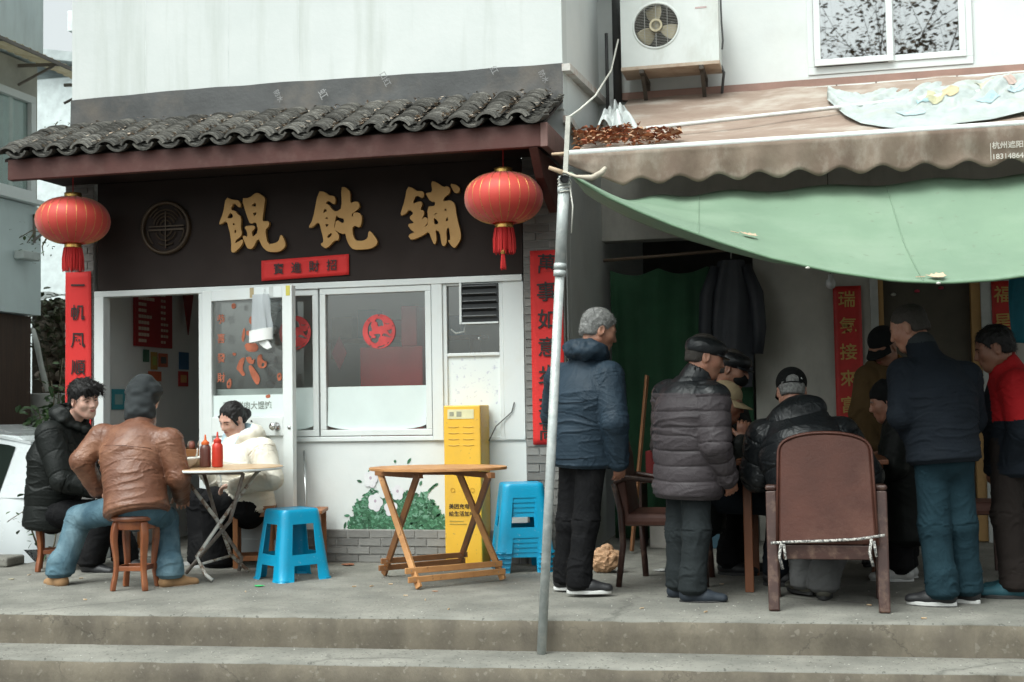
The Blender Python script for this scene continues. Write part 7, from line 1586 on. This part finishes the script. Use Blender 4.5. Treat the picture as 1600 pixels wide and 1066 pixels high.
        if jk.get('cowl'):
            Rc = np.stack([fw, side, up], 1); cw = jk['cowl']; oc_ = j['neck']-fw*.035+up*.012; ic_ = j['neck']+fw*.05+up*.070; ir = V3(.125, .108, .105)*cw
            G_ = [ell(oc_, V3(.130, .148, .078)*cw, Rc), cone(j['neck']+side*.11*cw-up*.02, j['neck']+fw*.12-up*.10, .042, .026, k=.04), cone(j['neck']-side*.11*cw-up*.02, j['neck']+fw*.12-up*.10, .042, .026, k=.04), ell(ic_, ir, Rc, .012, True)]
            V, Q = mesh_field(G_, .0085); N = vnormals(V, Q); V = V+N*((vnoise(V*22+3)-.5)*.022+(vnoise(V*55+9)-.5)*.007)[:, None]; cen = V[Q].mean(1); kk = np.linalg.norm(((cen-ic_)@Rc)/ir, axis=1); link_mesh('hood', np_mesh('hood', V, Q, [jk['mats'][0], jk['mats'][-1]], (kk < 1.10).astype(int)), None, e, world=False)
        if jk['hood'] == 'big':
            hb = j['neck']-fw*.085-up*.05; P.append(ell(hb, V3(.075, .165, .115), np.stack([fw, side, up], 1), k=.05))
        cut = None
        # open neck so the head and collar read as separate
        P.append(cone(j['neck']+unit(hc-j['neck'])*.02, hc, jk['collar']-.014, jk['collar']+.0, k=.008, sub=True))
        V, Q = mesh_field(P, jk['h'], cut); V = drape(V, Q, P, jk.get('slack', .17), seed=jk.get('seed', 1.0), puff=jk['puff'], pspace=jk['pspace'], ease=jk.get('ease', .016), n_it=42 if not lod else 18)
        mi = None; cen = V[Q].mean(1)
        if 'split' in jk: mi = jk['split'](cen, j, up, fw, side)
        jo = link_mesh('jacket', np_mesh('jacket', V, Q, jk['mats'], mi), None, e, world=False); tw = yoke-hemp; tl = np.linalg.norm(tw)
        def stick(p0, d, r=.014):
            q = V-p0; al = q@d; pe = np.linalg.norm(q-al[:, None]*d, axis=1); ok = (pe < r) & (al > 0) & (al < .42); return V[ok][np.argmax(al[ok])]+d*.0005 if ok.any() else None
        sm_ = jk.get('seam')
        def line(nm, pts, d, r=.0028, mt=None):
            P_ = [stick(p, d) for p in pts]; P_ = [p for p in P_ if p is not None]
            if len(P_) > 3:
                P_ = [P_[0]]+[(P_[i-1]+2*P_[i]+P_[i+1])/4 for i in range(1, len(P_)-1)]+[P_[-1]]; m = MB(); m.tube([tuple(p) for p in P_], r, 5, flat=.6); m.build(nm, mt or sm_, jo, world=False, smooth=True)
        if sm_ is not None:
            for f_ in jk.get('rows', (.80,)): line('seam', [hemp+tw*f_+side*x_ for x_ in np.linspace(-.17, .17, 22)], -fw)
            if jk.get('hemline'): line('hem_seam', [hemp+tw*.045+side*x_ for x_ in np.linspace(-.16, .16, 22)], -fw, .004, jk['hemline'])
            for x_ in jk.get('cols', ()): line('seam', [hemp+tw*f_+side*x_ for f_ in np.linspace(.03, .80, 22)], -fw)
            if jk.get('front'): line('zip', [hemp+tw*f_ for f_ in np.linspace(.03, .95, 24)], fw, .005)
    # ---- trousers
    if trousers:
        tk = dict(loose=.012, amp=.008, freq=15, h=.0085, hemz=.075, flare=0.0); tk.update(trousers); lo = tk['loose']; tk['h'] = tk['h'] if not lod else .0115; P = []
        P.append(cone(j['pelvis']+V3(0, 0, .06), j['pelvis']-V3(0, 0, .0), .138+lo, .150+lo, unit(np.cross(unit(j['hipL']-j['hipR']), V3(0, 0, 1))), .78, k=.05))
        for S in 'LR':
            hip = j['hip'+S]; kn = j['kn'+S]; an = j['an'+S]; P.append(cone(hip, kn, .082+lo*.7, .062+lo, k=.035)); P.append(cone(kn, an+V3(0, 0, .02), .064+lo, .050+lo*1.3+tk['flare'], k=.03)); P.append(cone(an+V3(0, 0, .10), an+V3(0, 0, -.02), .050+lo*1.3+tk['flare'], .053+lo*1.5+tk['flare'], k=.03))
        V, Q = mesh_field(P, tk['h'], [((0, 0, -1), -tk['hemz'])]); V = drape(V, Q, P, tk.get('slack', .13), seed=tk.get('seed', 2.0), ease=.012, n_it=42 if not lod else 18); link_mesh('trousers', np_mesh('trousers', V, Q, [tk['mat']]), None, e, world=False)
    # ---- shoes
    if shoes:
        for S in 'LR':
            an = j['an'+S]; ta = (toes or {}).get(S, 0.0); d = V3(math.cos(ta), math.sin(ta), 0); pt_ = (toes or {}).get('tilt'+S, 0.0); bz = an[2]-.085; up_ = V3(0, 0, 1); ctr = V3(an[0], an[1], bz)
            g = [cone(ctr-d*.035+up_*.048, ctr+d*.07+up_*.042, .040, .043, up_, .95, k=.02), cone(ctr+d*.07+up_*.042, ctr+d*.160+up_*.033, .043, .034, up_, .80, k=.025), cone(ctr-d*.02+up_*.06, ctr-d*.012+up_*.105, .042, .040, k=.025)]
            V, Q = mesh_field(g, .0075, [((0, 0, -1), -(bz+.018))]); so = link_mesh('shoe', np_mesh('shoe', V, Q, [shoes[0]]), None, e, world=False)
            lat = np.cross(up_, d); ol = []
            for t in np.linspace(0, 2*math.pi, 28, endpoint=False):
                cx = math.cos(t); ln = .060+.125*cx if cx > 0 else .060+.135*cx; ol.append(ctr+d*(ln)+lat*.046*math.sin(t)*(1-.12*(cx > .2)*cx)*(1-.15*(cx < -.3)))
            m = MB(); n = len(ol); m.add([tuple(p+up_*.002) for p in ol]+[tuple(p*1.0+up_*.024) for p in ol], [tuple(range(n)), tuple(range(2*n-1, n-1, -1))]+[(i, i+n, (i+1) % n+n, (i+1) % n) for i in range(n)]); m.build('sole', shoes[1], so, world=False, bevel=.004, autos=40)
            if len(shoes) > 2:
                m = MB(); c1 = ctr+d*.09+up_*.078
                for k in range(3): m.tube([tuple(ctr+d*(.055+.022*k)+lat*.026*q_+up_*(.088-.010*k-.008*abs(q_))) for q_ in (-1, -.5, 0, .5, 1)], .004, 6)
                m.build('laces', shoes[2], so, world=False, smooth=True)
    return e, j, (ca, sa)
# ------------------------------------------------------------------ the people
def cloth(name, c, rough=.75, **k): return mat(name, c, rough, var=k.pop('var', .22), vscale=k.pop('vscale', 5), bump=k.pop('bump', .12), bscale=k.pop('bscale', 260), spec=k.pop('spec', .22), crease=k.pop('crease', .16), cscale=k.pop('cscale', 6), **k)
C_black = cloth('black_shell', (.010, .012, .011), .55); C_blacksoft = cloth('black_knit', (.008, .009, .009), .9); C_blacktr = cloth('black_trouser', (.009, .009, .010), .85, spec=.12, stain=(.022, .021, .021), sscale=5, samt=.5, crease=.25)
C_leather = mat('tan_leather', (.185, .082, .047), .42, color2=(.125, .052, .030), vscale=4, bump=.15, bscale=90, spec=.4, stain=(.33, .17, .10), sscale=4, samt=.45, crease=.22, cscale=8, cmap=(.7, .7, 1.3))
C_denim = mat('blue_denim', (.095, .165, .205), .85, color2=(.048, .09, .12), vscale=4.5, bump=.15, bscale=400, stain=(.20, .29, .33), sscale=3.2, samt=.6, spec=.1, crease=.28, cscale=6)
C_teald = mat('teal_denim', (.020, .045, .058), .85, color2=(.013, .030, .040), vscale=4, bump=.15, bscale=400, spec=.1, crease=.28, cscale=6)
C_cream = cloth('cream_nylon', (.76, .72, .62), .55, var=.10); C_lblue = cloth('pale_blue_lining', (.46, .62, .70), .7, var=.08)
C_navy = cloth('navy_jacket', (.022, .038, .056), .6, crease=.25, stain=(.035, .055, .075), sscale=6, samt=.4); C_dnavy = cloth('dark_navy', (.009, .013, .019), .88)
C_grey = cloth('plum_grey_nylon', (.060, .051, .055), .5, crease=.2, cscale=9); C_puffb = cloth('black_nylon', (.013, .015, .017), .38, bump=.05, spec=.4, crease=.25, cscale=9)
C_olive = cloth('olive_brown', (.085, .052, .020), .85); C_redj = cloth('red_fleece', (.40, .012, .016), .8); C_brownt = cloth('brown_trouser', (.020, .015, .013), .85); C_gtr = cloth('grey_trouser', (.12, .12, .12), .85)
C_charcoal = cloth('charcoal_knit', (.036, .041, .043), .92, bump=.3)
C_lseam = mat('leather_seam', (.12, .04, .02), .5); C_nseam = cloth('navy_seam', (.012, .022, .034), .7)
S_black = mat('black_shoe', (.018, .018, .02), .5); S_white = mat('white_sole', (.70, .70, .68), .6); S_tan = mat('tan_suede', (.36, .21, .10), .85); S_gum = mat('gum_sole', (.42, .30, .20), .7); S_grey = mat('grey_canvas', (.34, .34, .33), .85); S_teal = mat('teal_shoe', (.02, .085, .11), .7); S_red = mat('red_lace', (.45, .03, .05), .6); S_dk = mat('dark_sole', (.03, .03, .03), .7)

# 1 man in black jacket, seated at the left
r1 = (STB[0], STB[1])
person('man in a black padded jacket, seated at far left, smiling towards the camera', r1, R(-5), SIT,
    dict(pelvis=('p', 82, 792, 0), chest=('p', 88, 715, 0), neck=('p', 113, 650, 0), head=('p', 131, 625, -.02), shR=('p', 78, 676, -.16), shL=('p', 122, 672, .16), elR=('p', 98, 748, -.20), wrR=('p', 148, 762, -.10), elL=('p', 140, 740, .2), wrL=('p', 190, 752, .12),
         hipR=('p', 90, 800, -.09), hipL=('p', 95, 800, .09), knR=('p', 168, 800, -.10), knL=('p', 178, 796, .12), anR=('p', 142, 880, -.08), anL=('p', 195, 872, .1)),
    head=(R(-24), .14, R(8)), skin_='pale', hair=('fluffy', M_hair), face=dict(smile=1.0, eye=.35), hs=1.05,
    jacket=dict(mats=[C_black, C_blacksoft], pad=.048, puff=.004, pspace=.15, collar=.082, cowl=1.0, drop=.12, depth=.82),
    trousers=dict(mat=C_blacktr, loose=.025), shoes=(S_black, S_dk), hands=dict(R=dict(curl=.7, n=(0, .4, -1)), L=dict(curl=.6, n=(0, 0, -1), thumb=-1)))
# 2 man in brown leather jacket
r2 = (STL[0], STL[1])
person('man in a brown leather jacket and dark hood seen from behind on a carved stool', r2, R(72), SIT,
    dict(pelvis=('p', 213, 784, 0), chest=('p', 207, 708, .08), neck=('p', 222, 650, .20), head=('p', 226, 622, .27), shL=('p', 160, 680, .12), shR=('p', 264, 686, .12), elL=('p', 127, 716, .02), wrL=('p', 152, 762, .12), elR=('p', 279, 742, .12), wrR=('p', 284, 772, .38),
         hipL=('p', 192, 790, .03), hipR=('p', 236, 792, .03), knL=('p', 124, 806, .20), knR=('p', 258, 808, .30), anL=('p', 93, 900, .10), anR=('p', 266, 900, .14)),
    head=(R(84), .55, 0), skin_='mid', cap=('hood', C_charcoal), face=dict(show=False),
    jacket=dict(mats=[C_leather], seam=C_lseam, rows=(.82,), slack=.12, pad=.034, collar=.080, stand=.03, drop=.055, depth=.78, hdepth=1.0, hemr=.012, seed=3.3),
    trousers=dict(mat=C_denim, loose=.018, flare=.004, hemz=.085), shoes=(S_tan, S_gum), toes=dict(L=R(75), R=R(-20)), hands=dict(L=dict(curl=.8, n=(0, 0, -1), thumb=-1), R=dict(curl=.5, n=(0, 0, -1))))
# 3 woman in cream jacket
r3 = (WST[0], WST[1])
person('woman in a cream hooded jacket and black trousers eating at the left table', r3, R(205), SIT,
    dict(pelvis=('p', 388, 782, 0), chest=('p', 378, 722, -.03), neck=('p', 373, 686, -.04), head=('p', 363, 655, -.05), shL=('p', 410, 702, -.17), shR=('p', 350, 700, .12), elL=('p', 424, 745, -.22), wrL=('p', 368, 757, -.26), elR=('p', 335, 742, .05), wrR=('p', 311, 722, -.06),
         hipL=('p', 385, 790, -.09), hipR=('p', 378, 790, .09), knL=('p', 336, 780, -.13), knR=('p', 312, 782, .10), anL=('p', 345, 876, -.06), anR=('p', 322, 872, .06)),
    H=1.6, head=(R(246), .46, R(-6)), skin_='pale', hair=('bun', M_hair), face=dict(eye=.1, slim=.94), hs=.96,
    jacket=dict(mats=[C_cream, C_lblue], seam=cloth('cream_seam', (.45, .50, .50), .7), rows=(), front=True, pad=.045, puff=.004, pspace=.16, collar=.086, cowl=1.22, drop=.05, depth=.82, seed=5.0),
    trousers=dict(mat=C_blacktr, loose=.035, flare=.025, hemz=.04), shoes=(S_grey, S_dk), hands=dict(R=dict(curl=1.0, n=(.2, .5, -.6), d=(.75, .1, .1), s=.95), L=dict(curl=.7, n=(0, 0, -1), thumb=-1, s=.9)))
# 4 man in navy jacket
r4 = oZ(903, 930); 
person('grey haired man in a navy hooded jacket standing beside the steel pole', (r4.x, r4.y+.03), R(38), STAND,
    dict(pelvis=('p', 911, 696, .02), chest=('p', 912, 622, .0), neck=('p', 920, 550, .0), head=('p', 936, 517, .02), shR=('p', 950, 585, -.06), shL=('p', 876, 588, .12), elR=('p', 960, 655, -.14), wrR=('p', 966, 716, -.05), elL=('p', 866, 645, .24), wrL=('p', 890, 705, .34),
         hipR=('p', 924, 704, -.03), hipL=('p', 897, 704, .06), knR=('p', 915, 812, -.06), knL=('p', 890, 812, .06), anR=('p', 905, 905, -.09), anL=('p', 884, 900, .10)),
    H=1.72, head=(R(28), .30, 0), skin_='tan', hair=('grey', M_grey), face=dict(show=True),
    jacket=dict(mats=[C_navy], seam=C_nseam, rows=(.70,), hemline=C_nseam, pad=.046, collar=.078, cowl=.92, drop=.085, depth=.80, hdepth=.95, wrist=.045, seed=2.2),
    trousers=dict(mat=C_blacktr, loose=.012), shoes=(S_black, S_white, S_red), toes=dict(L=R(-30), R=R(-28)), hands=dict(R=dict(curl=.5, n=(0, 1, 0)), L=dict(curl=.5, n=(0, -1, 0), thumb=-1)))
# 5 man in quilted jacket and flat cap
r5 = oZ(1078, 938)
person('elderly man in a quilted grey and black jacket and black flat cap', (r5.x, r5.y+.03), R(30), STAND,
    dict(pelvis=('p', 1075, 716, 0), chest=('p', 1076, 648, .0), neck=('p', 1086, 588, .02), head=('p', 1102, 558, .02), shR=('p', 1112, 620, -.10), shL=('p', 1046, 616, .15), elR=('p', 1118, 690, -.16), wrR=('p', 1136, 742, -.06), elL=('p', 1040, 690, .22), wrL=('p', 1060, 750, .3),
         hipR=('p', 1086, 726, -.04), hipL=('p', 1064, 726, .06), knR=('p', 1088, 828, -.06), knL=('p', 1062, 828, .06), anR=('p', 1082, 920, -.08), anL=('p', 1062, 914, .08)),
    H=1.56, head=(R(18), .25, 0), skin_='tan', hair=('crop', M_shorthair), cap=('flatcap', C_puffb), face=dict(show=True),
    jacket=dict(mats=[C_grey, C_puffb], pad=.055, puff=.008, pspace=.085, collar=.078, stand=.06, drop=.19, depth=.80, split=lambda c, j, up, fw, sd: ((c-j['shL'])@up > .005).astype(int)),
    trousers=dict(mat=cloth('dark_slate_trouser', (.020, .025, .027), .85), loose=.013, flare=.004), shoes=(mat('navy_shoe', (.02, .028, .04), .7), S_dk), toes=dict(L=R(-22), R=R(-25)), hands=dict(R=dict(curl=.6, n=(0, 1, 0)), L=dict(curl=.6, n=(0, -1, 0), thumb=-1)))
# 6 masked man behind
r6 = (oY(1150, 900, -.35).x, -.35)
person('man in a black cap and black face mask looking down behind the flat cap man', r6, R(-10), STAND,
    dict(head=('p', 1145, 577, 0), neck=('p', 1128, 612, .02), chest=('p', 1118, 680, .04), pelvis=('p', 1112, 780, .05), shR=('p', 1118, 638, -.15), shL=('p', 1128, 634, .18)), H=1.62, head=(R(-12), .30, 0), skin_='dark', hair=('crop', M_shorthair), cap=('flatcap', C_puffb), mask=C_blacksoft, face=dict(show=True),
    lod=1, jacket=dict(mats=[C_black], pad=.035, collar=.075), trousers=dict(mat=C_blacktr), shoes=(S_black, S_dk))
# 7 seated man in tan cap
r7 = (oY(1112, 850, -.80).x, -.80)
person('seated card player in a tan baseball cap facing right', r7, R(2), SIT,
    dict(head=('p', 1134, 630, 0), neck=('p', 1122, 662, 0), chest=('p', 1110, 715, 0), pelvis=('p', 1098, 800, 0), shR=('p', 1112, 682, -.16), shL=('p', 1122, 682, .17), elR=('p', 1140, 735, -.2), wrR=('p', 1160, 690, -.05), elL=('p', 1150, 735, .2), wrL=('p', 1190, 715, .12)),
    head=(R(4), .22, 0), skin_='dark', hair=('crop', M_shorthair), cap=('baseball', cloth('tan_cap', (.42, .33, .20), .8)), face=dict(show=True),
    lod=1, jacket=dict(mats=[C_black], pad=.035, collar=.075, drop=.08), trousers=dict(mat=C_dnavy), shoes=(S_black, S_dk), hands=dict(R=dict(curl=.9, n=(0, .6, .3), d=(.1, .05, 1)), L=dict(curl=.6, n=(0, 0, -1), thumb=-1)))
# 8 seated man from behind in black puffer
r8 = ((xl+xr)/2-.02, yb+.34)
person('seated man in a black hooded puffer and black cap with his back to the camera', r8, R(97), SIT,
    dict(pelvis=('p', 1285, 800, .0), chest=('p', 1258, 705, .10), neck=('p', 1242, 640, .22), head=('p', 1237, 612, .28), shL=('p', 1196, 682, .18), shR=('p', 1312, 680, .18), elL=('p', 1184, 738, .22), elR=('p', 1352, 738, .20), wrL=('p', 1212, 730, .46), wrR=('p', 1320, 735, .46),
         hipL=('p', 1260, 800, .05), hipR=('p', 1310, 800, .05), knL=('p', 1250, 800, .42), knR=('p', 1325, 800, .42), anL=('p', 1258, 905, .22), anR=('p', 1287, 912, .10)),
    head=(R(95), .35, 0), skin_='mid', hair=('crop', M_grey), cap=('baseball', C_blacksoft, 'back'), face=dict(show=False),
    jacket=dict(mats=[C_puffb], pad=.075, puff=.009, pspace=.13, collar=.085, hood='big', drop=.05, depth=.78, seed=7.0), trousers=dict(mat=C_gtr, loose=.02), shoes=(mat('olive_shoe', (.10, .095, .075), .8), S_dk), toes=dict(L=R(25), R=R(-10)), hands=dict(L=dict(curl=.6, thumb=-1), R=dict(curl=.6)))
# 9 man in olive coat
r9 = (oY(1390, 850, .10).x, .10)
person('man in an olive brown coat and dark cap standing behind the card table', r9, R(248), STAND,
    dict(head=('p', 1380, 542, -.05), neck=('p', 1392, 570, 0), chest=('p', 1390, 640, 0), pelvis=('p', 1392, 735, 0), shR=('p', 1357, 590, -.02), shL=('p', 1430, 590, .05), elR=('p', 1345, 645, -.06), elL=('p', 1445, 650, 0), wrR=('p', 1360, 695, -.16), wrL=('p', 1420, 700, -.15)), head=(R(232), .55, 0), skin_='dark', hair=('crop', M_shorthair), cap=('baseball', C_blacksoft), face=dict(show=True),
    lod=1, jacket=dict(mats=[C_olive, cloth('mustard_lining', (.34, .19, .06), .8)], pad=.04, collar=.085, hood='down', drop=.14, split=lambda c, j, up, fw, sd: (((c-j['neck'])@up > -.07) & ((c-j['neck'])@sd > .045) & ((c-j['neck'])@fw > -.02)).astype(int)), trousers=dict(mat=C_blacktr), shoes=(S_black, S_dk), hands=dict(R=dict(curl=.6), L=dict(curl=.6, thumb=-1)))
# 10 hunched person in a beanie
r10 = (oY(1408, 880, -.55).x, -.55)
person('hunched person in a black beanie and long black coat at the card table', r10, R(182), STAND,
    dict(head=('p', 1386, 628, 0), neck=('p', 1402, 652, 0), chest=('p', 1412, 705, 0), pelvis=('p', 1416, 785, 0), shL=('p', 1408, 672, -.16), shR=('p', 1408, 670, .16), elL=('p', 1398, 725, -.2), elR=('p', 1395, 725, .2), wrL=('p', 1368, 745, -.14), wrR=('p', 1365, 745, .12), hipL=('p', 1416, 795, -.08), hipR=('p', 1416, 795, .08), knL=('p', 1405, 845, -.08), knR=('p', 1408, 845, .08), anL=('p', 1408, 888, -.08), anR=('p', 1415, 884, .08)), H=1.5, head=(R(178), .25, 0), skin_='tan', cap=('beanie', C_blacksoft), hair=None, face=dict(show=True),
    lod=1, jacket=dict(mats=[C_black], pad=.045, collar=.075, drop=.22), trousers=dict(mat=C_blacktr), shoes=(mat('white_trainer', (.6, .6, .58), .6), S_white), hands=dict(L=dict(curl=.6, thumb=-1), R=dict(curl=.6)))
# 11 man in dark sweater and teal jeans
r11 = oZ(1478, 948)
person('man in a dark navy sweater and teal jeans with his back to the camera', (r11.x, r11.y+.03), R(112), STAND,
    dict(pelvis=('p', 1473, 700, 0), chest=('p', 1464, 618, .02), neck=('p', 1440, 538, .08), head=('p', 1420, 513, .14), shL=('p', 1413, 580, .03), shR=('p', 1508, 585, .10), elL=('p', 1410, 645, -.06), wrL=('p', 1432, 690, .10), elR=('p', 1518, 650, .18), wrR=('p', 1500, 690, .30),
         hipL=('p', 1455, 710, 0), hipR=('p', 1492, 710, .06), knL=('p', 1460, 818, 0), knR=('p', 1502, 815, .08), anL=('p', 1472, 922, -.02), anR=('p', 1510, 918, .12)),
    H=1.70, head=(R(158), .35, 0), skin_='tan', hair=('crop', M_shorthair), face=dict(show=True),
    jacket=dict(mats=[C_dnavy, cloth('grey_rib', (.035, .04, .043), .9)], pad=.035, collar=.074, stand=.02, drop=.05, depth=.80, hdepth=.95, seed=4.0, split=lambda c, j, up, fw, sd: (((c-j['neck'])@up > .004) & (np.linalg.norm((c-j['neck']), axis=1) < .13)).astype(int)),
    trousers=dict(mat=C_teald, loose=.017, flare=.004), shoes=(S_black, S_white, S_white), toes=dict(L=R(58), R=R(40)), hands=dict(L=dict(curl=.7, thumb=-1), R=dict(curl=.7)))
# 12 man in red and black jacket
r12 = oZ(1585, 932)
person('man in a red and black jacket at the right edge facing left', (r12.x, r12.y+.03), R(168), STAND,
    dict(pelvis=('p', 1592, 706, 0), chest=('p', 1588, 632, 0), neck=('p', 1572, 572, 0), head=('p', 1553, 545, -.02), shL=('p', 1590, 600, -.18), shR=('p', 1575, 600, .17), elL=('p', 1600, 670, -.22), wrL=('p', 1575, 720, -.12), elR=('p', 1585, 670, .22), wrR=('p', 1560, 720, .16)),
    H=1.64, head=(R(176), .28, 0), skin_='dark', hair=('short', M_hair), face=dict(show=True),
    jacket=dict(mats=[C_redj, C_dnavy], pad=.05, collar=.082, stand=.04, drop=.10, depth=.82, split=lambda c, j, up, fw, sd: ((c[:, 2] < .985-.10*((c-j['chest'])@fw)) | (((c-j['chest'])@fw > .15) & (c[:, 2] < 1.30))).astype(int)),
    trousers=dict(mat=C_brownt, loose=.016), shoes=(S_teal, S_dk), toes=dict(L=R(8), R=R(5)), hands=dict(L=dict(curl=.7, thumb=-1), R=dict(curl=.7)))
